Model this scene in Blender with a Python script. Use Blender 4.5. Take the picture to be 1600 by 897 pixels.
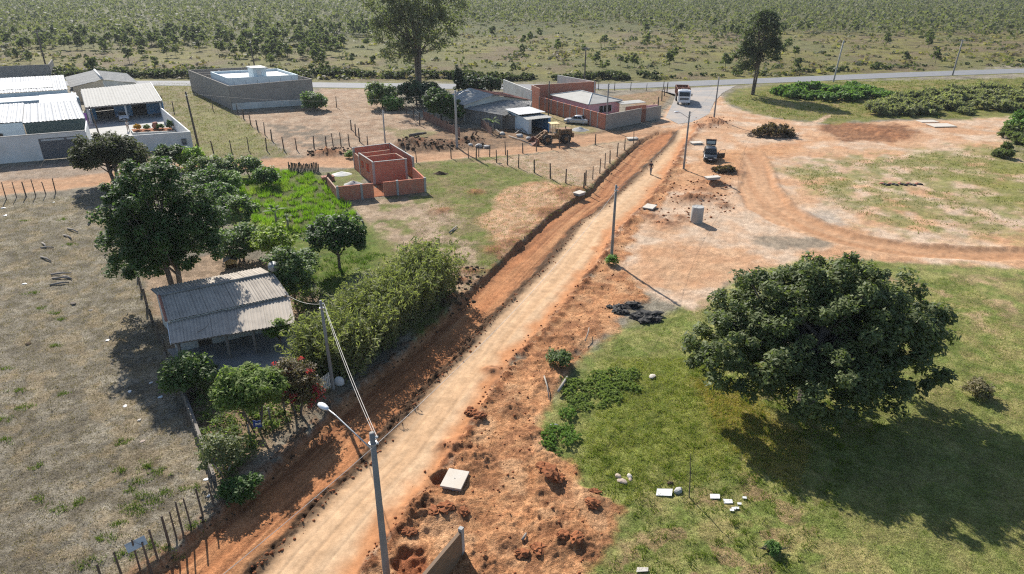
import bpy, math, random
import numpy as np
from mathutils import Vector, Matrix

for o in list(bpy.data.objects): bpy.data.objects.remove(o)
S = bpy.context.scene
COL = S.collection
R = math.radians

# ------------------------------------------------------------------ camera, sky, sun, exposure
CAM_H = 25.0; PITCH = R(25.0); FPX = 1081.0; CX, CY = 800.0, 448.5
cam_d = bpy.data.cameras.new('camera'); cam = bpy.data.objects.new('camera', cam_d); COL.objects.link(cam)
cam.location = (0, 0, CAM_H); cam.rotation_euler = (R(90) - PITCH, 0, 0)
cam_d.sensor_width = 36.0; cam_d.lens = 36.0 * FPX / 1600.0
cam_d.clip_start = 0.5; cam_d.clip_end = 12000
S.camera = cam
SUN_EL = R(36); SUN_AZ = math.atan2(-0.43, 0.90)      # the sun stands ahead and to the left; az measured from +Y towards +X
world = bpy.data.worlds.new('World'); S.world = world; world.use_nodes = True
wn = world.node_tree.nodes; wl = world.node_tree.links
sky = wn.new('ShaderNodeTexSky'); sky.sky_type = 'NISHITA'; sky.sun_disc = False
sky.sun_elevation = SUN_EL; sky.sun_rotation = SUN_AZ
sky.air_density = 1.0; sky.dust_density = 1.2; sky.ozone_density = 1.0; sky.altitude = 600
wl.new(sky.outputs[0], wn['Background'].inputs[0]); wn['Background'].inputs[1].default_value = 0.098
sun_d = bpy.data.lights.new('sun', 'SUN'); sun_d.energy = 5.0; sun_d.angle = R(0.53); sun_d.color = (1.0, 0.95, 0.87)
sun = bpy.data.objects.new('sun', sun_d); COL.objects.link(sun)
sdir = Vector((math.sin(SUN_AZ) * math.cos(SUN_EL), math.cos(SUN_AZ) * math.cos(SUN_EL), math.sin(SUN_EL)))
sun.rotation_euler = sdir.to_track_quat('Z', 'Y').to_euler(); sun.location = (-30, 60, 60)
vs = S.view_settings; vs.view_transform = 'Standard'; vs.look = 'None'; vs.exposure = 0.78; vs.gamma = 1.0; vs.use_curve_mapping = False
S.cycles.use_denoising = False; S.cycles.filter_width = 1.2; S.cycles.sample_clamp_indirect = 2.0; S.cycles.max_bounces = 6; S.cycles.transparent_max_bounces = 6

# ------------------------------------------------------------------ pixel of the photograph -> point on the level z
SP, CP = math.sin(PITCH), math.cos(PITCH)
def G(px, py, z=0.0):
    u = (px - CX) / FPX; v = (py - CY) / FPX
    d = (CAM_H - z) / (SP + v * CP)
    return (d * u, d * (CP - v * SP))
def G3(px, py, z=0.0):
    a = G(px, py, z); return (a[0], a[1], z)
def HT(px, py, ytop):
    X, Y = G(px, py); v = (ytop - CY) / FPX
    return CAM_H - Y * (SP + v * CP) / (CP - v * SP)
def pix(px, py):
    return G(px, py)

# ------------------------------------------------------------------ numbers: noise, polygons
def _hash(ix, iy, s):
    h = (ix.astype(np.int64) * 374761393 + iy.astype(np.int64) * 668265263 + s * 974711) & 0x7fffffff
    h = ((h ^ (h >> 13)) * 1274126177) & 0x7fffffff
    return ((h ^ (h >> 16)) & 0xffff) / 65535.0
def vnoise(x, y, s=0):
    x = np.asarray(x, float); y = np.asarray(y, float)
    ix = np.floor(x); iy = np.floor(y); fx = x - ix; fy = y - iy
    fx = fx * fx * (3 - 2 * fx); fy = fy * fy * (3 - 2 * fy)
    a = _hash(ix, iy, s); b = _hash(ix + 1, iy, s); c = _hash(ix, iy + 1, s); d = _hash(ix + 1, iy + 1, s)
    return (a + (b - a) * fx) * (1 - fy) + (c + (d - c) * fx) * fy
def fbm(x, y, s=0, o=4):
    t = 0; a = 0.5; n = 0
    for k in range(o):
        t = t + a * vnoise(x * 2 ** k + 17.3 * k, y * 2 ** k - 9.1 * k, s + k * 31); n += a; a *= 0.5
    return t / n
def sstep(a, b, x):
    t = np.clip((x - a) / (b - a), 0, 1); return t * t * (3 - 2 * t)
def polysd(X, Y, poly):
    """signed distance, positive inside"""
    P = np.asarray(poly, float); Q = np.roll(P, -1, 0)
    best = np.full(X.shape, 1e18); ins = np.zeros(X.shape, bool)
    for (ax, ay), (bx, by) in zip(P, Q):
        ex, ey = bx - ax, by - ay; L = ex * ex + ey * ey + 1e-12
        wx, wy = X - ax, Y - ay
        t = np.clip((wx * ex + wy * ey) / L, 0, 1)
        best = np.minimum(best, (wx - ex * t) ** 2 + (wy - ey * t) ** 2)
        c = ((ay > Y) != (by > Y)) & (X < (bx - ax) * (Y - ay) / ((by - ay) if by != ay else 1e-12) + ax)
        ins ^= c
    d = np.sqrt(best); return np.where(ins, d, -d)
def linesd(X, Y, line):
    """unsigned distance to an open polyline, arc length and side (left positive)"""
    P = np.asarray(line, float); best = np.full(X.shape, 1e18); arc = np.zeros(X.shape); side = np.ones(X.shape); acc = 0
    for (ax, ay), (bx, by) in zip(P[:-1], P[1:]):
        ex, ey = bx - ax, by - ay; L = ex * ex + ey * ey; l = math.sqrt(L)
        wx, wy = X - ax, Y - ay
        t = np.clip((wx * ex + wy * ey) / L, 0, 1)
        d = (wx - ex * t) ** 2 + (wy - ey * t) ** 2
        m = d < best
        best = np.where(m, d, best); arc = np.where(m, acc + t * l, arc); side = np.where(m, np.sign(ex * wy - ey * wx), side)
        acc += l
    return np.sqrt(best), arc, side
def lin(c):
    c = c / 255.0; return c / 12.92 if c <= 0.04045 else ((c + 0.055) / 1.055) ** 2.4
KEXP = 1.72                                   # sunlit ground: picture value / surface colour at this exposure
def A(r, g, b, k=KEXP):
    return (min(lin(r) / k, .85), min(lin(g) / k, .85), min(lin(b) / k, .85))

# ------------------------------------------------------------------ ground: what covers it where
PX = lambda pts: [G(*q) for q in pts]
ROAD_L = [(330, 975), (400, 897), (440, 850), (520, 768), (590, 703), (650, 632), (692, 583), (722, 556), (762, 508), (803, 466), (852, 417), (882, 381), (908, 346), (932, 332), (962, 308), (988, 283), (1012, 260), (1036, 236), (1052, 221), (1058, 205)]
ROAD_R = [(500, 975), (560, 897), (612, 830), (660, 770), (702, 712), (736, 658), (772, 600), (802, 560), (852, 508), (900, 450), (926, 418), (960, 365), (1000, 325), (1030, 290), (1050, 258), (1064, 235), (1080, 212), (1092, 196)]
DUG_L = [(100, 980), (218, 897), (276, 856), (337, 803), (390, 757), (438, 716), (484, 675), (524, 634), (566, 600), (612, 562), (660, 524), (702, 486), (742, 448), (792, 400), (850, 346), (892, 315), (922, 298), (942, 274), (962, 254), (990, 227), (1010, 214), (1030, 204)]
wROAD_L, wROAD_R, wDUG_L = PX(ROAD_L), PX(ROAD_R), PX(DUG_L)
POLY_ROAD = wROAD_L + wROAD_R[::-1]
POLY_DUG = wDUG_L + wROAD_L[::-1]
TRACK_IN = [(1188, 238), (1205, 262), (1214, 290), (1238, 322), (1290, 350), (1345, 368), (1420, 381), (1520, 388), (1700, 388), (2100, 384)]
TRACK_OUT = [(1160, 238), (1160, 280), (1152, 300), (1165, 325), (1205, 348), (1262, 366), (1330, 386), (1400, 400), (1520, 406), (1700, 407), (2100, 404)]
POLY_TRACK = PX(TRACK_IN) + PX(TRACK_OUT)[::-1]
STREET_T = [(-400, 300), (0, 282), (100, 277), (230, 261), (320, 250), (420, 247), (560, 242), (640, 239), (740, 235), (840, 224), (900, 212), (960, 205), (1035, 196)]
STREET_B = [(-400, 330), (0, 305), (150, 291), (250, 272), (320, 262), (400, 266), (480, 262), (560, 261), (640, 255), (740, 246), (820, 242), (900, 230), (960, 221), (1045, 212)]
POLY_STREET = PX(STREET_T) + PX(STREET_B)[::-1]
HWY = [(-900, 134), (-300, 131.5), (0, 130.5), (270, 130), (540, 133.5), (800, 136), (950, 135.5), (1100, 130), (1250, 124), (1400, 117.5), (1600, 110.5), (1900, 103), (2400, 94)]
wHWY = PX(HWY)
APRON = PX([(1030, 141), (1150, 134), (1128, 146), (1116, 160), (1108, 178), (1086, 190), (1060, 194), (1040, 184), (1050, 164), (1056, 148)])

# name, polygon, colour a, colour b, noise size (m), edge feather, edge wobble, dz
LAY = []
def lay(poly, ca, cb, ns, fe, wob, dz=0.0, thr=None, seed=0, mix=1.0):
    LAY.append((np.array(poly), np.array(A(*ca)), np.array(A(*cb)), ns, fe, wob, dz, thr, seed, mix))
DRY = (178, 168, 151); DRY2 = (148, 139, 124)
SAND = (234, 206, 180); SAND2 = (228, 190, 158); ORA = (196, 128, 88); ORA2 = (222, 165, 122)
GRN = (138, 150, 80); GRN2 = (178, 174, 110)
lay(PX([(-400, 1100), (-400, 310), (180, 300), (230, 450), (300, 680), (340, 790), (160, 1000)]), (124, 115, 100), (144, 133, 114), .8, 1, 2, thr=(.50, .60), seed=52, mix=.75)
lay(PX([(-400, 1100), (-400, 310), (180, 300), (230, 450), (300, 680), (340, 790), (160, 1000)]), (184, 168, 142), (178, 158, 128), 1.2, 1, 2, thr=(.54, .64), seed=53, mix=.7)
far = [(-3000, 172), (-60, 168), (30, 167), (60, 170), (100, 180), (170, 215), (400, 270), (3000, 700), (4000, 9000), (-4000, 9000)]
lay(far, (146, 140, 80), (126, 118, 76), 9, 3, 4)
lay(far, (128, 112, 92), (140, 122, 98), 14, 3, 4, thr=(.50, .62), seed=5, mix=.75)
lay(far, (122, 124, 76), (132, 130, 82), 25, 3, 4, thr=(.52, .66), seed=9, mix=.8)
lay([(-3000, 300), (-300, 270), (-60, 250), (40, 300), (140, 300), (300, 320), (3000, 900), (4000, 9000), (-4000, 9000)], (92, 98, 56), (110, 110, 64), 16, 20, 30, seed=12, mix=.9)
# right-hand pasture
lay(PX([(700, 1200), (840, 897), (830, 660), (900, 560), (1000, 500), (1085, 470), (1200, 400), (1400, 395), (1620, 398), (2400, 380), (3200, 600), (3000, 1300)]), GRN, GRN2, 2.2, .8, 1.5)
lay(PX([(1000, 800), (1100, 600), (1500, 430), (1800, 420), (2400, 700), (1600, 1000), (1100, 1000)]), (192, 176, 120), (180, 164, 112), 1.4, 2, 4, thr=(.52, .66), seed=21, mix=.75)
lay(PX([(860, 830), (960, 560), (1100, 560), (1180, 700), (1000, 760)]), (122, 136, 60), (160, 164, 84), 1.5, 1.2, 2.0, seed=3, mix=.8)
lay(PX([(1080, 600), (1150, 600), (1260, 700), (1240, 760), (1150, 700)]), (188, 164, 92), (172, 156, 92), 1.2, 1.2, 2, seed=8, mix=.8)
lay(PX([(940, 840), (1230, 730), (1260, 790), (1200, 897), (960, 930)]), (190, 160, 122), (176, 150, 112), 1.4, .6, 2, thr=(.53, .6), seed=40, mix=.85)
lay(PX([(1350, 600), (1600, 640), (1700, 900), (1420, 900), (1250, 760)]), (138, 144, 84), (152, 154, 92), 1.4, 2, 2, seed=4, mix=.6)
# cleared sandy ground on the upper right
CLR = PX([(930, 420), (1000, 455), (1082, 484), (1150, 440), (1200, 420), (1300, 402), (1420, 412), (1620, 420), (2300, 410), (2300, 300), (1600, 250), (1560, 205), (1640, 190), (1640, 163), (1500, 188), (1400, 188), (1300, 196), (1230, 188), (1180, 178), (1142, 166), (1128, 150), (1100, 150), (1050, 165), (1020, 196), (1045, 215), (1010, 262), (960, 320)])
lay(CLR, SAND, SAND2, 4.5, .6, 1.2)
lay(CLR, (228, 182, 142), (220, 166, 124), 5, .6, 1.2, thr=(.48, .62), seed=7, mix=.8)
lay(PX([(1050, 260), (1160, 230), (1300, 215), (1250, 235), (1180, 260), (1130, 300), (1030, 300)]), (226, 172, 126), (216, 156, 110), 4, 1.5, 2, seed=10, mix=.8)
lay(PX([(1290, 190), (1420, 196), (1440, 212), (1390, 222), (1320, 220), (1285, 206)]), (182, 132, 96), (140, 100, 74), 1.2, .8, 2.5, seed=11)
lay(PX([(1180, 370), (1280, 372), (1300, 385), (1250, 392), (1190, 385)]), (150, 138, 122), (176, 160, 140), 1.2, .6, 1.5, seed=13, mix=.9)
lay(PX([(1240, 330), (1300, 330), (1320, 350), (1290, 350)]), (206, 192, 178), (214, 196, 176), 1.2, .8, 1.5, seed=14, mix=.9)
# green inside the loop track
lay(PX([(1220, 262), (1310, 245), (1420, 238), (1560, 228), (1650, 220), (2400, 260), (2400, 375), (1520, 376), (1430, 366), (1340, 338), (1250, 290)]), (166, 158, 102), (140, 144, 84), 1.7, 3.0, 5, thr=(.33, .60), seed=15, mix=.85)
lay(PX([(1440, 240), (1580, 228), (2400, 250), (2400, 330), (1600, 330), (1480, 290)]), (152, 152, 80), (144, 146, 82), 3, 4, 5, thr=(.3, .6), seed=16, mix=.9)
lay(PX([(1200, 415), (1400, 425), (1600, 425), (2400, 425), (2400, 500), (1500, 520), (1500, 480)]), (206, 176, 138), (150, 146, 92), 2.2, 1.5, 2.5, thr=(.47, .6), seed=17, mix=.9)
lay(PX([(1130, 156), (1150, 140), (1230, 128), (1600, 122), (2400, 115), (2400, 185), (1600, 182), (1500, 186), (1400, 186), (1300, 194), (1220, 186), (1160, 172)]), (158, 150, 92), (132, 138, 70), 3, 1.2, 2.5, seed=18)
lay(PX([(1140, 160), (1300, 135), (1500, 130), (1400, 182), (1200, 184)]), (186, 164, 116), (170, 152, 100), 3, 2, 3, thr=(.46, .62), seed=60, mix=.8)
lay(PX([(225, 128), (300, 128), (455, 244), (320, 250), (296, 232)]), (176, 156, 126), (150, 136, 108), 2.2, 1, 2, thr=(.44, .6), seed=61, mix=.8)
lay(PX([(1300, 178), (1290, 188), (1265, 198), (1255, 196), (1280, 185)]), SAND, SAND2, 2, .4, .6, seed=19)
# bare and grassy lots on the left
lay(PX([(-500, 320), (0, 262), (140, 250), (300, 232), (320, 262), (150, 292), (0, 306), (-500, 340)]), (196, 176, 158), (184, 160, 138), 2, .8, 1, seed=22)
lay(PX([(225, 128), (300, 128), (360, 172), (400, 200), (455, 244), (320, 250), (296, 232), (280, 190)]), (166, 150, 118), (140, 138, 88), 4, .8, 2.5, seed=23)
lay(PX([(310, 175), (380, 180), (430, 220), (400, 238), (310, 240), (305, 200)]), (146, 150, 88), (164, 154, 108), 2.5, 1.5, 3, seed=24, mix=.7)
lay(PX([(365, 175), (480, 170), (500, 138), (580, 136), (640, 175), (705, 205), (700, 235), (560, 244), (455, 244)]), (204, 178, 154), (188, 156, 130), 3, .8, 1.5, seed=25)
lay(PX([(420, 195), (520, 200), (560, 225), (470, 235), (440, 222)]), (132, 120, 106), (150, 136, 120), 1.5, 1.2, 3, seed=26, thr=(.42, .56), mix=.9)
lay(PX([(600, 200), (690, 205), (720, 220), (640, 222)]), (140, 140, 88), (160, 148, 104), 2, 1.2, 3, seed=27, mix=.8)
lay(PX([(700, 200), (880, 200), (1000, 205), (1035, 196), (900, 216), (740, 238), (640, 240), (640, 225)]), (150, 124, 102), (176, 142, 112), 2, .8, 1.2, seed=28)
lay(PX([(830, 165), (880, 178), (940, 205), (900, 210), (860, 195)]), (170, 160, 112), (186, 166, 128), 2, .6, .8, seed=29)
lay(PX([(945, 152), (1040, 140), (1050, 150), (1010, 190), (990, 165)]), (184, 150, 122), (168, 146, 108), 2, .6, .8, seed=30)
# lot between the brick house and the road
lay(PX([(640, 256), (740, 246), (830, 242), (960, 222), (1010, 214), (925, 300), (850, 346), (790, 400), (700, 490), (660, 540), (560, 400), (520, 330), (600, 310), (665, 302)]), (130, 140, 72), (150, 146, 92), 1.8, .8, 1.5, seed=31)
lay(PX([(640, 256), (740, 248), (800, 300), (760, 400), (700, 470), (640, 400), (665, 305)]), (176, 156, 116), (150, 134, 100), 1.8, .8, 1.5, thr=(.46, .62), seed=51, mix=.75)
lay(PX([(740, 252), (830, 242), (960, 222), (1008, 216), (960, 252), (918, 298), (885, 288), (800, 262)]), (216, 188, 160), (202, 168, 138), 2.5, .5, .8, seed=32)
lay(PX([(750, 345), (790, 292), (850, 282), (900, 292), (915, 302), (850, 348), (785, 400), (775, 385)]), (230, 190, 154), (222, 172, 134), 2, .6, 1.2, seed=33)
lay(PX([(820, 285), (900, 290), (918, 304), (850, 348), (780, 404), (772, 385), (840, 335), (870, 305)]), (190, 132, 98), (156, 110, 82), 1.2, .6, 1.5, thr=(.4, .6), seed=34, mix=.75)
lay(PX([(535, 316), (662, 304), (705, 330), (735, 390), (752, 432), (705, 482), (650, 410), (595, 370)]), (212, 186, 160), (190, 164, 136), 1.8, .8, 2.0, seed=35, thr=(.26, .46))
lay(PX([(505, 270), (560, 262), (570, 300), (530, 310)]), (150, 144, 96), (140, 150, 84), 1.6, .5, .8, seed=36)
# garden and yard of the near house
lay(PX([(300, 300), (350, 276), (450, 266), (505, 272), (570, 350), (600, 400), (520, 470), (400, 380)]), (110, 134, 52), (132, 142, 70), 1.6, .6, 1.0, seed=37)
lay(PX([(355, 300), (430, 268), (500, 276), (548, 342), (480, 372), (400, 345)]), (100, 112, 58), (124, 126, 72), 1.2, .8, 1.2, seed=38)
lay(PX([(222, 430), (330, 395), (390, 405), (420, 410), (500, 470), (560, 560), (520, 620), (440, 670), (380, 740), (340, 770), (270, 570)]), (196, 168, 142), (166, 142, 118), 1.6, .6, 1.0, seed=39)
lay(PX([(300, 560), (430, 540), (520, 600), (420, 680), (350, 740), (310, 650)]), (130, 124, 84), (180, 152, 124), 1.2, .8, 1.2, thr=(.45, .6), seed=41, mix=.8)

ORANGE_W = PX([(440, 975), (560, 897), (660, 770), (736, 658), (802, 560), (900, 450), (926, 418), (960, 365), (1000, 325), (1030, 290), (1046, 262), (1066, 240), (1075, 252), (1050, 300), (1030, 330), (1000, 350), (975, 420), (1000, 440), (1010, 468), (970, 480), (965, 510), (905, 560), (880, 605), (850, 640), (838, 668), (870, 702), (932, 762), (982, 800), (966, 868), (930, 890), (880, 980)])
HEAPS = []                                    # px, py, radius m, height m, dark share
for q in [(745, 720, .9, .4), (700, 700, .8, .35), (860, 745, .6, .45), (845, 770, .4, .3), (790, 845, .8, .35), (900, 850, .8, .4), (860, 860, .7, .4), (930, 790, .6, .3), (660, 800, 1.1, .45), (720, 800, .8, .3), (640, 870, .8, .35), (760, 890, .9, .35),
          (800, 640, .9, .3), (850, 600, .9, .35), (770, 580, .7, .3), (880, 530, 1.0, .35), (920, 520, .8, .3), (850, 560, .8, .25), (905, 480, .7, .25), (940, 450, .6, .3), (830, 680, .8, .3),
          (1095, 298, 1.4, .5), (1075, 312, 1.6, .6), (1105, 310, 1.6, .5), (1130, 322, 1.0, .45), (1120, 288, 1.6, .5), (1060, 340, 1.2, .35), (1040, 350, 1.4, .3), (1100, 285, 1.3, .4), (1020, 340, 1.0, .3), (1115, 192, 2.6, .9), (1092, 198, 1.8, .4), (1135, 270, 2.0, .4),
          (640, 226, 2.6, 1.0), (665, 232, 2.4, .8), (690, 228, 2.2, .7), (720, 224, 2.0, .6), (740, 222, 1.8, .6), (625, 232, 2.0, .6), (560, 238, 1.6, .5), (500, 240, 1.6, .5), (520, 240, 1.4, .5),
          (1340, 200, 3, .2), (1375, 206, 3, .25), (1400, 214, 2.5, .2), (770, 390, 1.2, .3), (880, 300, 1.6, .5), (905, 296, 1.2, .4), (850, 330, 1.4, .35), (800, 380, 1.2, .35), (720, 440, 1.0, .5), (735, 425, 1.0, .45), (700, 465, .9, .4), (745, 300, 1.0, .3), (690, 330, 1.2, .35)]:
    HEAPS.append((*G(q[0], q[1]), q[2], q[3]))
PITS = [(*G(640, 882), .9, .35), (*G(690, 750), .55, .4)]

def ground(X, Y):
    X = np.asarray(X, float); Y = np.asarray(Y, float)
    n = X.size; c = np.empty((n, 3))
    m = fbm(X / 3.0, Y / 3.0, 1, 4); m2 = fbm(X / .7, Y / .7, 2, 3)
    t = sstep(.3, .7, .6 * m + .4 * m2)[:, None]
    c[:] = np.array(A(*DRY)) * t + np.array(A(*DRY2)) * (1 - t)
    wob = fbm(X / 1.6, Y / 1.6, 77, 4) - .5
    wobf = fbm(X / .45, Y / .45, 78, 3) - .5
    near = sstep(170, 100, np.hypot(X, Y))
    z = (fbm(X / 6, Y / 6, 90, 3) - .5) * .16 + (m2 - .5) * .06 + (fbm(X / .4, Y / .4, 93, 3) - .5) * .12 * near
    for P, ca, cb, ns, fe, wo, dz, thr, seed, mix in LAY:
        lo = P.min(0) - 4 - wo; hi = P.max(0) + 4 + wo
        s = np.nonzero((X > lo[0]) & (X < hi[0]) & (Y > lo[1]) & (Y < hi[1]))[0]
        if not s.size: continue
        x, y = X[s], Y[s]
        sd = polysd(x, y, P) + wob[s] * wo * 1.6 + wobf[s] * wo * .5
        k = sstep(-fe, fe, sd)
        nn = fbm(x / ns, y / ns, 200 + seed * 7, 5)
        if thr: k = k * sstep(thr[0], thr[1], nn)
        k = k * mix
        t = sstep(.3, .7, fbm(x / (ns * .35), y / (ns * .35), 400 + seed * 5, 4))[:, None]
        c[s] = c[s] * (1 - k[:, None]) + (ca * t + cb * (1 - t)) * k[:, None]
        if dz: z[s] += k * dz
    # the side street
    sd = polysd(X, Y, POLY_STREET) + wob * 1.2
    k = sstep(-.4, .5, sd); ss = k
    d, arc, side = linesd(X, Y, PX(STREET_B))
    st = fbm(d * 1.3, arc * .05, 501, 3)
    cs = np.array(A(218, 178, 142)) * st[:, None] + np.array(A(196, 146, 110)) * (1 - st[:, None])
    c = c * (1 - k[:, None]) + cs * k[:, None]
    z = z * (1 - .5 * k) - .10 * k + k * (st - .5) * .16
    # churned orange earth beside the road
    sd = polysd(X, Y, ORANGE_W) + wob * 2.2 + wobf * .6
    k = sstep(-.35, .45, sd); kor = k
    n1 = fbm(X / 1.1, Y / 1.1, 510, 5); n2 = fbm(X / .35, Y / .35, 520, 4)
    lump = sstep(.45, .75, fbm(X / 2.2, Y / 2.2, 530, 3))
    t = sstep(.32, .66, .5 * n1 + .5 * n2)[:, None]
    co = np.array(A(238, 178, 130)) * t + np.array(A(220, 156, 110)) * (1 - t)
    dk = (sstep(.5, .64, fbm(X / .9, Y / .9, 540, 4)) * .75)[:, None]
    co = co * (1 - dk) + np.array(A(176, 122, 88)) * dk
    pl = (sstep(.54, .68, fbm(X / 1.9, Y / 1.9, 545, 4)) * .7)[:, None]
    co = co * (1 - pl) + np.array(A(240, 190, 146)) * pl
    c = c * (1 - k[:, None]) + co * k[:, None]
    rg = 1 - 2 * np.abs(fbm(X / .8, Y / .8, 535, 4) - .5); rg2 = 1 - 2 * np.abs(fbm(X / .28, Y / .28, 536, 3) - .5)
    z = z + k * (.02 + (np.abs(n1 - .5) * -.4 + .08) * (.2 + .7 * lump) + (n2 - .5) * .10 + (sstep(.6, 1, rg) * .09 + sstep(.5, 1, rg2) * .05) * (.3 + lump))
    # the loop track
    sd = polysd(X, Y, POLY_TRACK) + wob * .9
    k = sstep(-.3, .4, sd)
    d, arc, side = linesd(X, Y, PX(TRACK_IN))
    st = fbm(d * 1.6, arc * .06, 551, 3)
    cs = np.array(A(226, 184, 146)) * st[:, None] + np.array(A(198, 144, 104)) * (1 - st[:, None])
    c = c * (1 - k[:, None]) + cs * k[:, None]
    z = z - k * .16 + k * (st - .5) * .16
    b = np.exp(-((d - .1) / .35) ** 2) * (.5 + fbm(X / .8, Y / .8, 556, 3)) * sstep(-1.5, -.2, polysd(X, Y, POLY_TRACK))
    z = z + b * .16
    c = c * (1 - .35 * np.clip(b, 0, 1)[:, None]) + np.array(A(160, 112, 78)) * .35 * np.clip(b, 0, 1)[:, None]
    # the dug strip and the pale running road
    sdR = polysd(X, Y, POLY_ROAD); sdD = polysd(X, Y, POLY_DUG)
    dl, al, sl = linesd(X, Y, wROAD_L); dd, ad, sdd = linesd(X, Y, wDUG_L); dr, ar, sr = linesd(X, Y, wROAD_R)
    edge = fbm(al * .9, dl * 0 + 3, 560, 4) - .5; edge2 = fbm(X / .35, Y / .35, 566, 3) - .5
    s1 = sl * dl                                        # + on the dug side
    inD = sstep(-.12, .14, sdD + wob * .45)
    st = .6 * fbm(dd * 2.6, ad * .05, 571, 4) + .4 * fbm(dd * 7, ad * .12, 572, 3)
    tread = np.sin(ad * 9 + np.sin(dd * 4) * 2) * sstep(.52, .6, fbm(dd * 1.1, ad * .02, 579, 2))
    base = sstep(.35, .65, fbm(ad * .06, dd * .5, 575, 3))[:, None]
    cA = np.array(A(222, 166, 120)) * base + np.array(A(206, 140, 95)) * (1 - base)
    t = sstep(.36, .62, st)[:, None]
    cs = cA * t + np.array(A(170, 114, 78)) * (1 - t)
    c = c * (1 - inD[:, None]) + cs * inD[:, None]
    depth = .45
    zD = -depth + (st - .5) * .16 + tread * .03 + (fbm(X / .5, Y / .5, 577, 3) - .5) * .08
    zR = .05 + (fbm(X / 5, Y / 5, 580, 3) - .5) * .1 + (fbm(dl * 2, al * .05, 581, 3) - .5) * .05
    wR = sstep(-.3, .15, sdR + edge * .5 + edge2 * .25)
    far_fade = 1.0
    sh = sstep(-.1, 1.4, sdR) * sstep(-.2, .9, np.where(sdR > 0, dr, -1) + wob * 1.3)   # fades into orange on the right shoulder
    rt = fbm(dl * 1.5, al * .035, 585, 4)
    cr = np.array(A(238, 200, 160)) * sstep(.3, .65, rt)[:, None] + np.array(A(232, 190, 148)) * (1 - sstep(.3, .65, rt))[:, None]
    trk = np.zeros(n)
    for o_, w_ in ((.75, .07), (.95, .05), (1.55, .10), (2.5, .12), (2.75, .06), (3.3, .10)): trk = trk + np.exp(-((dl - o_ - .35 * np.sin(al * .07 + o_)) / w_) ** 2) * sstep(.35, .6, fbm(al * .12, dl * 0 + o_ * 9, 586, 2))
    cr = cr * (1 - .08 * np.clip(trk, 0, 1))[:, None]; zR = zR - .025 * np.clip(trk, 0, 1)
    shoulder = sstep(.2, 1.6, dr + wob * 1.6)[:, None]
    cr = cr * shoulder + np.array(A(222, 158, 110)) * (1 - shoulder)
    c = c * (1 - wR[:, None]) + cr * wR[:, None]
    z = z * (1 - inD) + zD * inD
    z = z * (1 - wR) + zR * wR
    # crumbling edge between the two, spoil bank on the outer side
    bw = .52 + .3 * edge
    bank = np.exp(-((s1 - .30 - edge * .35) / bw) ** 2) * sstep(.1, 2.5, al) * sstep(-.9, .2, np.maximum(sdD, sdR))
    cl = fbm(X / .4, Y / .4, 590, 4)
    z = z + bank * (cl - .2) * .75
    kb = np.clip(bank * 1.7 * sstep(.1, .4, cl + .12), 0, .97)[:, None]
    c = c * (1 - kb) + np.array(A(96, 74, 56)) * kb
    s2 = sdd * dd
    ob = np.exp(-((s2 - .15 - wob * .9) / .55) ** 2) * sstep(-1.8, .1, sdD)
    z = z + ob * (cl - .35) * .25
    kb = np.clip(ob * sstep(.4, .65, cl + .05), 0, .65)[:, None]
    c = c * (1 - kb) + np.array(A(164, 116, 82)) * kb
    # ridge of loose earth along the right edge of the running road
    rb = np.exp(-((np.where(sdR > 0, -dr, dr) - .35 - wob * .8) / .42) ** 2) * sstep(-2.4, -.1, sdR)
    z = z + rb * (.04 + (cl - .35) * .5)
    kb = np.clip(rb * sstep(.3, .6, cl), 0, .85)[:, None]
    c = c * (1 - kb) + np.array(A(150, 94, 62)) * kb
    for hx, hy, hr, hh in HEAPS:
        s = np.nonzero((np.abs(X - hx) < hr * 2.2) & (np.abs(Y - hy) < hr * 2.2))[0]
        if not s.size: continue
        x, y = X[s], Y[s]
        q = np.hypot(x - hx, y - hy) / hr + (wob[s] + wobf[s] * .7) * .9
        g = np.exp(-q * q * 1.3); cc = cl[s]
        z[s] += g * hh * (.35 + .9 * cc + .5 * (fbm(x / .3, y / .3, 597, 3) - .5))
        kb = np.clip(g * 1.1, 0, .85)[:, None]
        dkk = sstep(.35, .62, cc)[:, None]
        ch = (np.array(A(196, 138, 98)) if hy < 100 or hx > 20 else np.array(A(128, 104, 84))) * dkk + np.array(A(146, 100, 72)) * (1 - dkk)
        c[s] = c[s] * (1 - kb) + ch * kb
    for hx, hy, hr, hh in PITS:
        s = np.nonzero((np.abs(X - hx) < hr * 2.2) & (np.abs(Y - hy) < hr * 2.2))[0]
        if not s.size: continue
        q = np.hypot(X[s] - hx, Y[s] - hy) / hr + wobf[s] * .5
        g = sstep(1.1, .6, q); z[s] -= g * hh
        c[s] = c[s] * (1 - .8 * g[:, None]) + np.array(A(190, 118, 82)) * .8 * g[:, None]
    # keep it flat under the highway and far away
    dh, ah, sh_ = linesd(X, Y, wHWY)
    ap = polysd(X, Y, APRON)
    z = z * sstep(3.0, 7.0, dh) * sstep(1.0, -1.0, ap)
    kk = sstep(5.0, 3.9, dh)[:, None]
    c = c * (1 - kk) + np.array(A(150, 150, 84)) * kk
    z = z * sstep(900, 300, np.hypot(X, Y))
    c = c * (.90 + .2 * fbm(X / .25, Y / .25, 600, 2))[:, None]
    det = np.ones(n)
    det = det * (1 - ss) + .6 * ss
    ktr = sstep(-.3, .4, polysd(X, Y, POLY_TRACK)); det = det * (1 - ktr) + .5 * ktr
    kc = sstep(-.5, .5, polysd(X, Y, np.array(CLR))) * (1 - kor); det = det * (1 - .35 * kc)
    det = det * (1 - inD) + .65 * inD; det = det * (1 - wR) + .2 * wR
    cls = np.zeros(n, int)
    cls[(sdD + wob * .45) > 0] = 2
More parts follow.
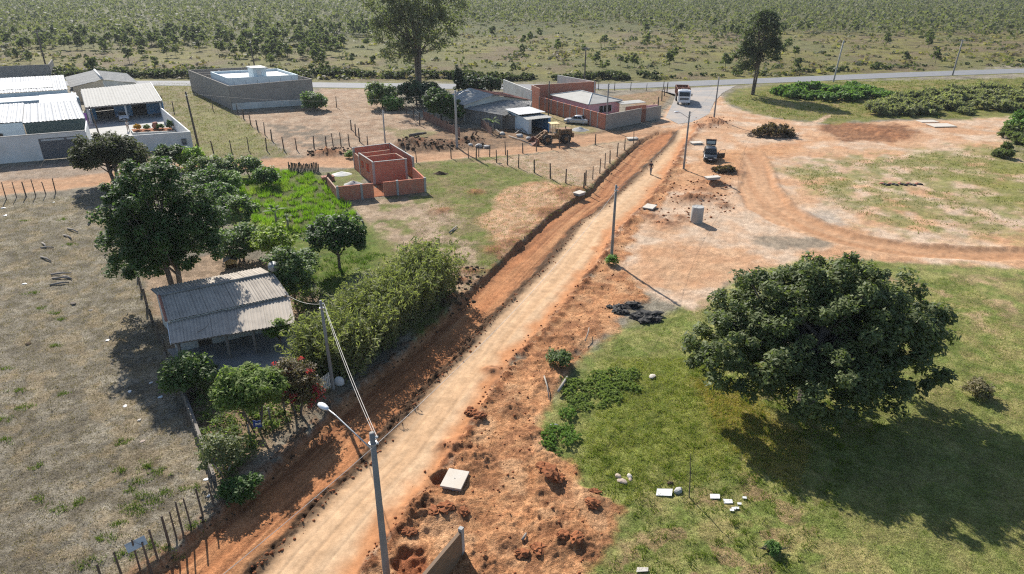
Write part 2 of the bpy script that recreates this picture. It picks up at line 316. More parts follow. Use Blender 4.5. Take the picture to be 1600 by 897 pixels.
    cls[wR > .5] = 1
    return z, c, cls, det

def gz(x, y):
    return float(ground(np.array([x]), np.array([y]))[0][0])

# ------------------------------------------------------------------ meshes
def np_mesh(name, V, F, col=None, smooth=False, normals=None):
    """V (n,3); F (m,3) or (m,4) array; col (n,3) colours per vertex"""
    me = bpy.data.meshes.new(name); V = np.asarray(V, np.float32); F = np.asarray(F, np.int32)
    k = F.shape[1]
    me.vertices.add(len(V)); me.vertices.foreach_set('co', V.ravel())
    me.loops.add(F.size); me.loops.foreach_set('vertex_index', F.ravel())
    me.polygons.add(len(F)); me.polygons.foreach_set('loop_start', np.arange(0, F.size, k, dtype=np.int32))
    me.polygons.foreach_set('loop_total', np.full(len(F), k, np.int32))
    if smooth: me.polygons.foreach_set('use_smooth', np.ones(len(F), bool))
    me.update(calc_edges=True)
    if col is not None:
        a = me.attributes.new('col', 'FLOAT_COLOR', 'POINT')
        cc = np.ones((len(V), 4), np.float32); cc[:, :np.shape(col)[1]] = col; a.data.foreach_set('color', cc.ravel())
    if normals is not None: me.normals_split_custom_set_from_vertices(normals.astype(np.float32))
    return me
def link(name, me, mat, parent=None, loc=(0, 0, 0)):
    o = bpy.data.objects.new(name, me); COL.objects.link(o)
    if mat is not None and not me.materials: me.materials.append(mat)
    if parent is not None: o.parent = parent
    else: o.location = loc
    return o
def tag(o, label=None, cat=None, group=None, kind=None):
    if label: o['label'] = label
    if cat: o['category'] = cat
    if group: o['group'] = group
    if kind: o['kind'] = kind
    return o
def thing(name, label, cat, loc=(0, 0, 0), rz=0.0, group=None):
    o = bpy.data.objects.new(name, None); COL.objects.link(o); o.empty_display_size = .3
    o.location = loc; o.rotation_euler = (0, 0, rz); tag(o, label, cat, group); return o

class MB:
    def __init__(s): s.v = []; s.f = []
    def add(s, vs, fs):
        b = len(s.v); s.v += [tuple(q) for q in vs]; s.f += [tuple(b + i for i in f) for f in fs]; return s
    def box(s, c, d, rz=0.0, ry=0.0, rx=0.0):
        M = Matrix.Rotation(rz, 3, 'Z') @ Matrix.Rotation(ry, 3, 'Y') @ Matrix.Rotation(rx, 3, 'X'); C = Vector(c)
        vs = [C + M @ Vector((i * d[0] / 2, j * d[1] / 2, k * d[2] / 2)) for k in (-1, 1) for j in (-1, 1) for i in (-1, 1)]
        return s.add(vs, [(0, 2, 3, 1), (4, 5, 7, 6), (0, 1, 5, 4), (2, 6, 7, 3), (0, 4, 6, 2), (1, 3, 7, 5)])
    def bar(s, p, q, w, h=None):
        p = Vector(p); q = Vector(q); h = h or w; d = (q - p).normalized()
        up = Vector((0, 0, 1)) if abs(d.z) < .95 else Vector((0, 1, 0))
        a = d.cross(up).normalized() * w / 2; b = a.normalized().cross(d).normalized() * h / 2
        vs = [p - a - b, p + a - b, p + a + b, p - a + b, q - a - b, q + a - b, q + a + b, q - a + b]
        return s.add(vs, [(0, 1, 2, 3), (7, 6, 5, 4), (0, 4, 5, 1), (1, 5, 6, 2), (2, 6, 7, 3), (3, 7, 4, 0)])
    def tube(s, pts, rad, n=8, cap=True):
        pts = [Vector(q) for q in pts]; m = len(pts)
        if not hasattr(rad, '__len__'): rad = [rad] * m
        vs = []
        for i, p in enumerate(pts):
            d = (pts[min(i + 1, m - 1)] - pts[max(i - 1, 0)]).normalized()
            up = Vector((0, 0, 1)) if abs(d.z) < .9 else Vector((1, 0, 0))
            a = d.cross(up).normalized(); b = a.cross(d)
            for k in range(n):
                t = 2 * math.pi * k / n; vs.append(p + (a * math.cos(t) + b * math.sin(t)) * rad[i])
        fs = [(i * n + k, i * n + (k + 1) % n, (i + 1) * n + (k + 1) % n, (i + 1) * n + k) for i in range(m - 1) for k in range(n)]
        if cap: fs += [tuple(range(n))[::-1], tuple((m - 1) * n + k for k in range(n))]
        return s.add(vs, fs)
    def prism(s, poly, z0, z1):
        n = len(poly); vs = [(q[0], q[1], z0) for q in poly] + [(q[0], q[1], z1) for q in poly]
        ar = sum(poly[i][0] * poly[(i + 1) % n][1] - poly[(i + 1) % n][0] * poly[i][1] for i in range(n))
        fs = [(i, (i + 1) % n, n + (i + 1) % n, n + i) for i in range(n)] + [tuple(range(n))[::-1], tuple(range(n, 2 * n))]
        if ar < 0: fs = [f[::-1] for f in fs]
        return s.add(vs, fs)
    def slab(s, quad, t):
        """four 3D corners, thickness t downwards"""
        vs = [tuple(q) for q in quad] + [(q[0], q[1], q[2] - t) for q in quad]
        return s.add(vs, [(0, 1, 2, 3), (7, 6, 5, 4), (0, 4, 5, 1), (1, 5, 6, 2), (2, 6, 7, 3), (3, 7, 4, 0)])
    def wall(s, p, q, z0, z1, t, z1b=None):
        p = Vector((p[0], p[1], 0)); q = Vector((q[0], q[1], 0)); d = (q - p).normalized(); n = Vector((-d.y, d.x, 0)) * t / 2
        zb = z1 if z1b is None else z1b
        vs = []
        for P, zt in ((p, z1), (q, zb)):
            for sg in (-1, 1):
                vs += [(P.x + sg * n.x, P.y + sg * n.y, z0), (P.x + sg * n.x, P.y + sg * n.y, zt)]
        return s.add(vs, [(0, 4, 5, 1), (2, 3, 7, 6), (1, 5, 7, 3), (0, 2, 6, 4), (0, 1, 3, 2), (4, 6, 7, 5)])
    def loft(s, secs, closed=True):
        n = len(secs[0]); vs = [q for sec in secs for q in sec]; fs = []
        for i in range(len(secs) - 1):
            for k in range(n if closed else n - 1):
                fs.append((i * n + k, i * n + (k + 1) % n, (i + 1) * n + (k + 1) % n, (i + 1) * n + k))
        if closed: fs += [tuple(range(n))[::-1], tuple((len(secs) - 1) * n + k for k in range(n))]
        return s.add(vs, fs)
    def corr(s, p00, p10, p11, p01, pitch=.18, amp=.03, t=.012):
        """corrugated sheet: p00-p10 along the eave, p00-p01 up the slope"""
        P = [Vector(q) for q in (p00, p10, p11, p01)]
        L = (P[1] - P[0]).length; n = max(4, int(L / pitch * 4)); per = L / pitch
        nn = (P[1] - P[0]).cross(P[3] - P[0]).normalized()
        if nn.z < 0: nn = -nn
        vs = []
        for i in range(n + 1):
            u = i / n; off = nn * amp * math.sin(2 * math.pi * u * per)
            a = P[0].lerp(P[1], u) + off; b = P[3].lerp(P[2], u) + off
            vs += [a, b, a - nn * t, b - nn * t]
        fs = []
        for i in range(n):
            k = i * 4; fs += [(k, k + 4, k + 5, k + 1), (k + 2, k + 3, k + 7, k + 6), (k, k + 2, k + 6, k + 4), (k + 1, k + 5, k + 7, k + 3)]
        return s.add(vs, fs)
    def build(s, name, mat, parent=None, smooth=False, bevel=0.0, world=False, loc=(0, 0, 0)):
        me = bpy.data.meshes.new(name)
        off = Vector(parent.location) if (world and parent is not None) else Vector((0, 0, 0))
        if world and parent is not None and parent.parent is not None: off = off + Vector(parent.parent.location)
        me.from_pydata([tuple(Vector(q) - off) for q in s.v], [], s.f); me.update()
        if smooth: me.polygons.foreach_set('use_smooth', np.ones(len(me.polygons), bool))
        o = link(name, me, mat, parent, loc)
        if bevel:
            b = o.modifiers.new('b', 'BEVEL'); b.width = bevel; b.segments = 2; b.limit_method = 'ANGLE'
        return o

# ------------------------------------------------------------------ materials
MATS = {}
def nt(name):
    m = bpy.data.materials.new(name); m.use_nodes = True; MATS[name] = m
    return m, m.node_tree.nodes, m.node_tree.links, m.node_tree.nodes['Principled BSDF']
def noise(ns, ls, scale, detail=4, vec=None, rough=.6):
    n = ns.new('ShaderNodeTexNoise'); n.inputs['Scale'].default_value = scale; n.inputs['Detail'].default_value = detail; n.inputs['Roughness'].default_value = rough
    if vec is None:
        g = ns.new('ShaderNodeNewGeometry'); vec = g.outputs['Position']
    ls.new(vec, n.inputs['Vector']); return n
def mixc(ns, ls, fac, a, b, mode='MIX'):
    m = ns.new('ShaderNodeMix'); m.data_type = 'RGBA'; m.blend_type = mode
    for s, v in ((m.inputs[0], fac), (m.inputs[6], a), (m.inputs[7], b)):
        if hasattr(v, 'is_output'): ls.new(v, s)
        elif isinstance(v, (int, float)): s.default_value = v
        else: s.default_value = (*v[:3], 1)
    return m.outputs[2]
def ramp(ns, ls, v, a, b):
    m = ns.new('ShaderNodeMapRange'); m.inputs[1].default_value = a; m.inputs[2].default_value = b; m.interpolation_type = 'SMOOTHSTEP'
    ls.new(v, m.inputs[0]); return m.outputs[0]
def bump(ns, ls, h, strength, dist, bs):
    b = ns.new('ShaderNodeBump'); b.inputs['Strength'].default_value = strength; b.inputs['Distance'].default_value = dist
    ls.new(h, b.inputs['Height']); ls.new(b.outputs[0], bs.inputs['Normal']); return b
def plain(name, col, rough=.7, dirt=.35, scale=2.5, metal=0.0, spec=.35, dirtcol=None, bmp=.3, coat=0.0):
    m, ns, ls, bs = nt(name)
    n1 = noise(ns, ls, scale, 6); n2 = noise(ns, ls, scale * 9, 3)
    dc = dirtcol or tuple(x * .55 for x in col)
    c = mixc(ns, ls, ramp(ns, ls, n1.outputs[0], .35, .72), col, tuple(x * (1 - dirt) + y * dirt for x, y in zip(col, dc)))
    c = mixc(ns, ls, .25, c, mixc(ns, ls, n2.outputs[0], tuple(x * .7 for x in col), tuple(min(1, x * 1.25) for x in col)))
    ls.new(c, bs.inputs['Base Color']); bs.inputs['Roughness'].default_value = rough; bs.inputs['Metallic'].default_value = metal
    bs.inputs['Specular IOR Level'].default_value = spec
    if coat: bs.inputs['Coat Weight'].default_value = coat; bs.inputs['Coat Roughness'].default_value = .08
    if bmp: bump(ns, ls, n2.outputs[0], bmp, .02, bs)
    return m
def wallvec(ns, ls):
    g = ns.new('ShaderNodeNewGeometry'); cr = ns.new('ShaderNodeVectorMath'); cr.operation = 'CROSS_PRODUCT'
    ls.new(g.outputs['True Normal'], cr.inputs[0]); cr.inputs[1].default_value = (0, 0, 1)
    nm = ns.new('ShaderNodeVectorMath'); nm.operation = 'NORMALIZE'; ls.new(cr.outputs[0], nm.inputs[0])
    dt = ns.new('ShaderNodeVectorMath'); dt.operation = 'DOT_PRODUCT'; ls.new(nm.outputs[0], dt.inputs[0]); ls.new(g.outputs['Position'], dt.inputs[1])
    sx = ns.new('ShaderNodeSeparateXYZ'); ls.new(g.outputs['Position'], sx.inputs[0])
    cb = ns.new('ShaderNodeCombineXYZ'); ls.new(dt.outputs['Value'], cb.inputs[0]); ls.new(sx.outputs[2], cb.inputs[1])
    return cb.outputs[0]
def brickm(name, c1, c2, mortar, bw, bh, ms=.012, bmp=.6):
    m, ns, ls, bs = nt(name)
    b = ns.new('ShaderNodeTexBrick'); ls.new(wallvec(ns, ls), b.inputs['Vector'])
    b.inputs['Scale'].default_value = 1; b.inputs['Brick Width'].default_value = bw; b.inputs['Row Height'].default_value = bh; b.inputs['Mortar Size'].default_value = ms
    b.inputs['Color1'].default_value = (*c1, 1); b.inputs['Color2'].default_value = (*c2, 1); b.inputs['Mortar'].default_value = (*mortar, 1)
    n1 = noise(ns, ls, 1.1, 6); n2 = noise(ns, ls, 9, 3)
    c = mixc(ns, ls, ramp(ns, ls, n1.outputs[0], .45, .75), b.outputs[0], mixc(ns, ls, .5, b.outputs[0], mortar))
    c = mixc(ns, ls, .5, c, mixc(ns, ls, n2.outputs[0], (.5, .5, .5), (1, 1, 1)), 'MULTIPLY')
    ls.new(c, bs.inputs['Base Color']); bs.inputs['Roughness'].default_value = .9; bs.inputs['Specular IOR Level'].default_value = .2
    bump(ns, ls, b.outputs['Fac'], bmp, -.02, bs); return m
def leafm(name, trans=.25, rough=.5, spec=.35):
    m, ns, ls, bs = nt(name)
    a = ns.new('ShaderNodeAttribute'); a.attribute_name = 'col'
    ls.new(a.outputs[0], bs.inputs['Base Color']); bs.inputs['Roughness'].default_value = rough; bs.inputs['Specular IOR Level'].default_value = spec
    t = ns.new('ShaderNodeBsdfTranslucent'); ls.new(mixc(ns, ls, .5, a.outputs[0], (.5, .6, .1), 'MULTIPLY'), t.inputs[0])
    ls.new(mixc(ns, ls, 1.0, a.outputs[0], (1.5, 1.7, .8), 'MULTIPLY'), t.inputs[0])
    mx = ns.new('ShaderNodeMixShader'); mx.inputs[0].default_value = trans
    ls.new(bs.outputs[0], mx.inputs[1]); ls.new(t.outputs[0], mx.inputs[2]); ls.new(mx.outputs[0], ns['Material Output'].inputs[0]); return m
def mulv(ns, ls, v, k):
    m = ns.new('ShaderNodeMath'); m.operation = 'MULTIPLY'; ls.new(v, m.inputs[0]); m.inputs[1].default_value = k; return m.outputs[0]
def groundm():
    m, ns, ls, bs = nt('ground_cover')
    a = ns.new('ShaderNodeAttribute'); a.attribute_name = 'col'
    n1 = noise(ns, ls, 1.3, 8, rough=.7); n2 = noise(ns, ls, 7, 5, rough=.75); n3 = noise(ns, ls, .09, 5)
    n5 = noise(ns, ls, 16, 3, rough=.7)
    c = mixc(ns, ls, a.outputs['Alpha'], a.outputs[0], mixc(ns, ls, ramp(ns, ls, n2.outputs[0], .34, .66), (.66, .64, .61), (1.28, 1.30, 1.30)), 'MULTIPLY')
    c = mixc(ns, ls, a.outputs['Alpha'], c, mixc(ns, ls, ramp(ns, ls, n5.outputs[0], .34, .66), (.72, .71, .69), (1.24, 1.24, 1.23)), 'MULTIPLY')
    c = mixc(ns, ls, .5, c, mixc(ns, ls, ramp(ns, ls, n1.outputs[0], .3, .7), (.66, .65, .63), (1.32, 1.32, 1.31)), 'MULTIPLY')
    n6 = noise(ns, ls, .4, 6, rough=.7)
    c = mixc(ns, ls, mulv(ns, ls, a.outputs['Alpha'], .7), c, mixc(ns, ls, ramp(ns, ls, n6.outputs[0], .34, .66), (.74, .73, .70), (1.24, 1.24, 1.22)), 'MULTIPLY')
    c = mixc(ns, ls, .35, c, mixc(ns, ls, ramp(ns, ls, n3.outputs[0], .35, .65), (.88, .88, .88), (1.1, 1.1, 1.1)), 'MULTIPLY')
    ls.new(c, bs.inputs['Base Color']); bs.inputs['Roughness'].default_value = .95; bs.inputs['Specular IOR Level'].default_value = .12
    h = ns.new('ShaderNodeMath'); h.operation = 'ADD'; ls.new(n2.outputs[0], h.inputs[0])
    n4 = noise(ns, ls, 22, 3); ls.new(n4.outputs[0], h.inputs[1])
    bb = bump(ns, ls, h.outputs[0], .8, .09, bs); ls.new(mulv(ns, ls, a.outputs['Alpha'], .9), bb.inputs['Strength']); return m

# ------------------------------------------------------------------ the ground sheet
MG = groundm()
def build_ground():
    na = 800
    th_in = np.linspace(-R(48), R(48), na)
    th_out = np.linspace(R(48), R(312), 72)[1:-1]
    th = np.concatenate([th_in, th_out])                       # full circle round the point under the drone
    ys = np.linspace(985, -42, 590)
    dep = PITCH + np.arctan((ys - CY) / FPX)
    r = CAM_H / np.tan(dep)
    r = np.concatenate([[.5, 4, 9, 14, 17], r[r > 18.2], ])
    r = r[np.r_[True, np.diff(r) > 0]]
    r = np.concatenate([r[r < 1200], [1300, 1700, 2300, 3200, 4500, 7000]])
    TH, RR = np.meshgrid(th, r)
    X = (np.sin(TH) * RR).ravel(); Y = (np.cos(TH) * RR).ravel()
    z, c, cls, det = ground(X, Y); c = np.concatenate([c, det[:, None]], 1)
    V = np.stack([X, Y, z], 1); nr, nc = TH.shape
    i = np.arange(nr - 1)[:, None] * nc; j = np.arange(nc)[None, :]; j2 = (j + 1) % nc
    F = np.stack([i + j, i + j2, i + nc + j2, i + nc + j], -1).reshape(-1, 4)
    F = F[:, ::-1]
    # smooth normals of the whole sheet, so that its pieces meet without a seam
    N = np.zeros_like(V); fn = np.cross(V[F[:, 2]] - V[F[:, 0]], V[F[:, 3]] - V[F[:, 1]])
    for k in range(4): np.add.at(N, F[:, k], fn)
    if N[:, 2].mean() < 0: N = -N; F = F[:, ::-1]
    N /= np.linalg.norm(N, axis=1)[:, None] + 1e-12
    fc = np.sort(cls[F], 1)[:, 1]
    for k, nm in ((0, 'ground'), (1, 'dirt_road'), (2, 'excavated_roadbed')):
        f = F[fc == k]; u, inv = np.unique(f, return_inverse=True)
        me = np_mesh(nm, V[u], inv.reshape(-1, 4), c[u], True, N[u])
        tag(link(nm, me, MG), kind='structure')
build_ground()
# ------------------------------------------------------------------ palette
M = {}
def C(r, g, b, k=1.0): return (lin(r) * k, lin(g) * k, lin(b) * k)
M['asphalt'] = plain('asphalt', (.16, .165, .175), .85, .4, .5, dirtcol=(.26, .23, .20))
M['apron'] = plain('worn_asphalt', (.24, .23, .22), .9, .8, .25, dirtcol=(.42, .33, .25))
M['concrete'] = plain('concrete', (.36, .35, .33), .85, .5, 1.2)
M['concrete_pale'] = plain('pale_concrete', (.48, .44, .38), .85, .4, 1.5, dirtcol=(.45, .33, .22))
M['pole'] = plain('pole_concrete', (.24, .23, .215), .85, .5, 1.5)
M['wood'] = plain('weathered_wood', (.12, .095, .075), .9, .5, 3, dirtcol=(.05, .04, .03))
M['wood_grey'] = plain('grey_boards', (.22, .195, .17), .9, .6, 2, dirtcol=(.10, .085, .07))
M['wood_red'] = plain('reddish_boards', (.20, .115, .085), .9, .6, 2)
M['white'] = plain('white_plaster', (.64, .64, .62), .8, .45, .7, dirtcol=(.42, .38, .32))
M['white_old'] = plain('stained_plaster', (.56, .56, .52), .85, .6, .6, dirtcol=(.30, .28, .24))
M['blue_wall'] = plain('blue_plaster', (.12, .26, .42), .8, .3, .8)
M['paleblue'] = plain('pale_blue_plaster', (.55, .63, .66), .8, .2, .8)
M['green_dark'] = plain('dark_green_plaster', (.06, .09, .085), .7, .2, .8)
M['pink'] = plain('pink_plaster', (.62, .34, .36), .85, .3, .8)
M['beige'] = plain('beige_plaster', (.55, .46, .34), .85, .3, .8)
M['gate_grey'] = plain('slate_grey_paint', (.075, .085, .10), .45, .2, 1.5, spec=.5)
M['roof_white'] = plain('white_metal_roof', (.36, .37, .38), .6, .6, .5, dirtcol=(.22, .22, .22), spec=.2)
M['roof_fibre'] = plain('fibre_cement', (.43, .375, .31), .85, .6, 1.1, dirtcol=(.22, .195, .165))
M['roof_grey'] = plain('grey_fibre_roof', (.36, .35, .32), .85, .55, .9, dirtcol=(.22, .21, .19))
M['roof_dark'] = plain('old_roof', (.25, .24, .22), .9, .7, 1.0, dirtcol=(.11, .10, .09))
M['roof_slab'] = plain('roof_slab', (.44, .46, .46), .7, .3, .5)
M['skylight'] = plain('dusty_glazing', (.20, .23, .22), .35, .5, 1.5, spec=.6)
M['tile_red'] = plain('clay_tile', (.36, .15, .10), .85, .5, 3)
M['dark'] = plain('dark_interior', (.02, .02, .022), .9, .2, 1)
M['glass'] = plain('dark_glass', (.010, .012, .015), .25, .1, 1, spec=.3, bmp=0)
M['steel'] = plain('galvanised_steel', (.42, .43, .43), .45, .3, 3, metal=.6)
M['wire'] = plain('wire', (.10, .095, .09), .6, .2, 3)
M['cable'] = plain('pale_cable', (.46, .43, .40), .6, .2, 3)
M['lamp'] = plain('lamp_housing', (.62, .64, .66), .4, .2, 3)
M['brick'] = brickm('red_hollow_brick', C(204, 128, 102), C(188, 112, 90), C(172, 144, 124), .30, .20, .014)
M['block'] = brickm('concrete_block', C(168, 160, 150), C(152, 144, 136), C(136, 130, 122), .40, .20, .014, .5)
M['block_brown'] = brickm('rough_block', C(150, 120, 92), C(136, 108, 84), C(128, 108, 90), .40, .20, .014, .5)
M['black_paint'] = plain('dark_blue_car_paint', (.008, .011, .015), .35, .2, 3, spec=.4, coat=.15, dirtcol=(.04, .032, .026), bmp=0)
M['silver'] = plain('silver_car_paint', (.50, .51, .52), .3, .25, 3, metal=.35, coat=.6, dirtcol=(.35, .32, .28), bmp=0)
M['white_paint'] = plain('white_car_paint', (.66, .67, .68), .35, .3, 2, coat=.4, dirtcol=(.48, .42, .35), bmp=0)
M['rust_red'] = plain('rusty_red_steel', (.20, .085, .055), .8, .6, 2, dirtcol=(.10, .05, .035))
M['cat_yellow'] = plain('faded_yellow_steel', (.25, .135, .06), .8, .8, 2.2, dirtcol=(.10, .065, .04))
M['canopy_yellow'] = plain('pale_yellow_steel', (.62, .47, .22), .7, .4, 2.2, dirtcol=(.4, .3, .2))
M['rubber'] = plain('rubber', (.022, .021, .02), .85, .5, 4, dirtcol=(.10, .075, .055))
M['bitumen'] = plain('black_rubble', (.018, .017, .016), .8, .5, 3, dirtcol=(.05, .045, .04))
M['plastic_w'] = plain('white_plastic', (.55, .55, .54), .4, .1, 3)
M['blue_cloth'] = plain('blue_cloth', (.05, .09, .28), .8, .3, 4)
M['purple'] = plain('purple_cloth', (.34, .14, .44), .8, .3, 4)
M['tank_blue'] = plain('blue_tank', (.05, .11, .30), .6, .3, 3)
M['soil'] = plain('loose_soil', A(186, 120, 82), .95, .8, 1.6, dirtcol=A(120, 80, 58), spec=.1, bmp=.8)
M['soil_dark'] = plain('dark_soil', A(104, 88, 72), .95, .7, 1.6, dirtcol=A(64, 54, 44), spec=.1, bmp=.8)
M['stone'] = plain('stone', (.38, .30, .24), .9, .4, 3)
M['bark'] = plain('bark', (.13, .105, .085), .95, .6, 4, dirtcol=(.05, .04, .032), bmp=.8)
M['bark_pale'] = plain('pale_bark', (.30, .27, .23), .95, .5, 4, bmp=.6)
M['leaf'] = leafm('leaf', .34, .6, .25)
M['leaf_soft'] = leafm('soft_leaf', .38, .65, .15)
M['grass'] = leafm('grass_blade', .30, .7, .15)
M['skin'] = plain('skin', (.34, .19, .13), .6, .1, 5, bmp=0)
M['hair'] = plain('hair', (.015, .012, .01), .6, .1, 5, bmp=0)
for k, c in (('cloth_dark', (.035, .035, .045)), ('cloth_grey', (.22, .21, .20)), ('cloth_pale', (.55, .52, .48)), ('cloth_tan', (.36, .30, .24)), ('shoe', (.02, .018, .016))):
    M[k] = plain(k, c, .85, .2, 6, bmp=0)

# ------------------------------------------------------------------ roads of asphalt
def ribbon(line, w0, w1, z, name, mat):
    P = np.array(line); out = []
    # resample smoothly
    T = np.linspace(0, len(P) - 1, 160); Q = np.stack([np.interp(T, range(len(P)), P[:, k]) for k in (0, 1)], 1)
    for _ in range(6): Q[1:-1] = (Q[:-2] + 2 * Q[1:-1] + Q[2:]) / 4
    D = np.gradient(Q, axis=0); D /= np.linalg.norm(D, axis=1)[:, None]; N = np.stack([-D[:, 1], D[:, 0]], 1)
    b = MB(); vs = []
    for q, n in zip(Q, N): vs += [(q[0] + n[0] * w0, q[1] + n[1] * w0, z), (q[0] + n[0] * w1, q[1] + n[1] * w1, z)]
    b.add(vs, [(2 * i + 1, 2 * i + 3, 2 * i + 2, 2 * i) for i in range(len(Q) - 1)])
    o = b.build(name, mat); return o
tag(ribbon(wHWY, 3.6, -3.6, .05, 'asphalt_highway', M['asphalt']), kind='structure')
b = MB(); P = np.array(APRON); ctr = P.mean(0)
b.add([(q[0], q[1], .03) for q in APRON] + [(ctr[0], ctr[1], .03)], [((i, (i + 1) % len(APRON), len(APRON))) for i in range(len(APRON))])
tag(b.build('asphalt_apron', M['apron']), kind='structure')

# ------------------------------------------------------------------ vegetation
LEAFK = np.array([1.85, 1.95, 1.55])
def leaves(rng, cen, rad, per, size, colA, colB, up=.5, out=.5, ln=1.7, squash=.8, droop=0.0):
    cen = np.asarray(cen); rad = np.asarray(rad); n = len(cen)
    idx = np.repeat(np.arange(n), per); k = len(idx)
    d = rng.normal(size=(k, 3)); d /= np.linalg.norm(d, axis=1)[:, None]
    rr = rng.random(k) ** .45
    pos = cen[idx] + d * (rad[idx] * rr)[:, None] * np.array([1, 1, squash])
    nrm = d * out + np.array([0, 0, up]) + rng.normal(size=(k, 3)) * .55
    nrm /= np.linalg.norm(nrm, axis=1)[:, None] + 1e-9
    a = np.cross(nrm, rng.normal(size=(k, 3))); a /= np.linalg.norm(a, axis=1)[:, None] + 1e-9
    a[:, 2] -= droop; a /= np.linalg.norm(a, axis=1)[:, None] + 1e-9
    bb = np.cross(nrm, a); bb /= np.linalg.norm(bb, axis=1)[:, None] + 1e-9
    s = size * (.6 + .8 * rng.random(k))[:, None]
    L = a * s * ln * .5; W = bb * s * .5
    V = np.stack([pos - L, pos + W * .9 - L * .1, pos + L, pos - W * .9 - L * .1], 1).reshape(-1, 3)
    F = np.arange(4 * k).reshape(-1, 4)
    ct = rng.random(n)[idx] * .6 + rng.random(k) * .4
    col = np.array(colA)[None] * ct[:, None] + np.array(colB)[None] * (1 - ct[:, None])
    col = np.minimum(col * LEAFK * (.7 + .6 * rng.random(k))[:, None], .8)
    return V, F, np.repeat(col, 4, 0)
def lobes(rng, L, n):
    """cluster centres through the outer part of a set of ellipsoids (cx,cy,cz,rx,ry,rz)"""
    w = np.array([l[3] * l[4] + l[4] * l[5] + l[3] * l[5] for l in L]); w = w / w.sum(); out = []
    for l, k in zip(L, np.maximum(1, (w * n).astype(int))):
        d = rng.normal(size=(k, 3)); d /= np.linalg.norm(d, axis=1)[:, None]
        d[:, 2] = np.where(d[:, 2] < -.55, -d[:, 2], d[:, 2])
        r = (.5 + .5 * rng.random(k) ** .6)[:, None] * (.74 + .46 * rng.random(k))[:, None]
        out.append(np.array(l[:3]) + d * r * np.array(l[3:6]))
    return np.concatenate(out)
def joinm(parts):
    V = []; F = []; Cc = []; b = 0
    for v, f, c in parts: V.append(v); F.append(f + b); Cc.append(c); b += len(v)
    return np.concatenate(V), np.concatenate(F), np.concatenate(Cc)
def limbs(rng, top, cen, r0, base=(0, 0, 0), n=8, split=.35, seg=6):
    b = MB(); top = Vector(top); base = Vector(base); mid = base.lerp(top, .5) + Vector((rng.normal() * .12, rng.normal() * .12, 0)) * top.z * .15
    b.tube([base - Vector((0, 0, .25)), base + Vector((0, 0, .15)), mid, top], [r0 * 1.35, r0, r0 * .8, r0 * .45], 8)
    for q in cen[rng.choice(len(cen), min(n, len(cen)), replace=False)]:
        q = Vector(q); s = base.lerp(top, split + (1 - split) * rng.random() * .8); m = s.lerp(q, .5) + Vector((0, 0, -.08 * (q - s).length + .1))
        rr = r0 * (.28 + .25 * rng.random()); b.tube([s, m, q], [rr, rr * .65, rr * .2], seg)
    return b
SEED = [11]
def tree(name, label, px, py, L, ncl, per, leaf, cA, cB, r0=.2, crad=.75, top=None, mat='leaf', group=None, cat='tree', bark='bark', up=.95, out=.5, ln=1.7, nl=8, droop=0.0, loc=None, trunks=1, squash=.8, lean=(0, 0)):
    SEED[0] += 1; rng = np.random.default_rng(SEED[0])
    x, y = loc if loc else G(px, py); z = gz(x, y)
    t = thing(name, label, cat, (x, y, z), 0, group)
    cen = lobes(rng, L, ncl); rad = crad * (.6 + .8 * rng.random(len(cen)))
    V, F, c = leaves(rng, cen, rad, per, leaf, cA, cB, up, out, ln, squash, droop)
    V[:, 2] = np.maximum(V[:, 2], .03)
    link('crown', np_mesh('crown', V, F, c), M[mat], t)
    tp = top or (lean[0], lean[1], max(l[2] for l in L))
    for k in range(trunks):
        a = 2 * math.pi * k / max(trunks, 1); off = (0 if trunks == 1 else .18 * math.cos(a), 0 if trunks == 1 else .18 * math.sin(a), 0)
        tq = tp if trunks == 1 else (tp[0] + .7 * math.cos(a), tp[1] + .7 * math.sin(a), tp[2])
        limbs(rng, tq, cen, r0, off, nl).build('trunk', M[bark], t, True)
    return t
def blades(rng, X, Y, Z, per, hgt, spread, cA, cB, wid=.02, lean=.5):
    k = len(X) * per; idx = np.repeat(np.arange(len(X)), per)
    a = rng.random(k) * 2 * np.pi; r = np.sqrt(rng.random(k)) * spread
    bx = X[idx] + np.cos(a) * r; by = Y[idx] + np.sin(a) * r; bz = Z[idx] - .01
    hh = hgt * (.5 + rng.random(k)) * (1 - .4 * r / max(spread, 1e-6)); la = a + rng.normal(size=k) * .6; ll = hh * lean * (.3 + rng.random(k))
    w = wid * (.6 + .8 * rng.random(k)); wa = rng.random(k) * 2 * np.pi
    p0 = np.stack([bx - np.cos(wa) * w, by - np.sin(wa) * w, bz], 1); p1 = np.stack([bx + np.cos(wa) * w, by + np.sin(wa) * w, bz], 1)
    p2 = np.stack([bx + np.cos(la) * ll, by + np.sin(la) * ll, bz + hh], 1)
    V = np.stack([p0, p1, p2], 1).reshape(-1, 3); F = np.arange(3 * k).reshape(-1, 3)
    t = (rng.random(len(X))[idx] * .6 + rng.random(k) * .4)[:, None]
    c = np.array(cA) * t + np.array(cB) * (1 - t)
    return V, F, np.repeat(c, 3, 0)
def inpoly(rng, poly, n):
    P = np.array(poly); lo = P.min(0); hi = P.max(0); out = np.zeros((0, 2))
    while len(out) < n:
        q = lo + (hi - lo) * rng.random((n * 3, 2)); q = q[polysd(q[:, 0], q[:, 1], P) > 0]; out = np.concatenate([out, q])
    return out[:n]

GD = (.030, .048, .017); GM = (.055, .085, .026); GL = (.105, .155, .038); OL = (.085, .098, .038); BL = (.035, .055, .030)
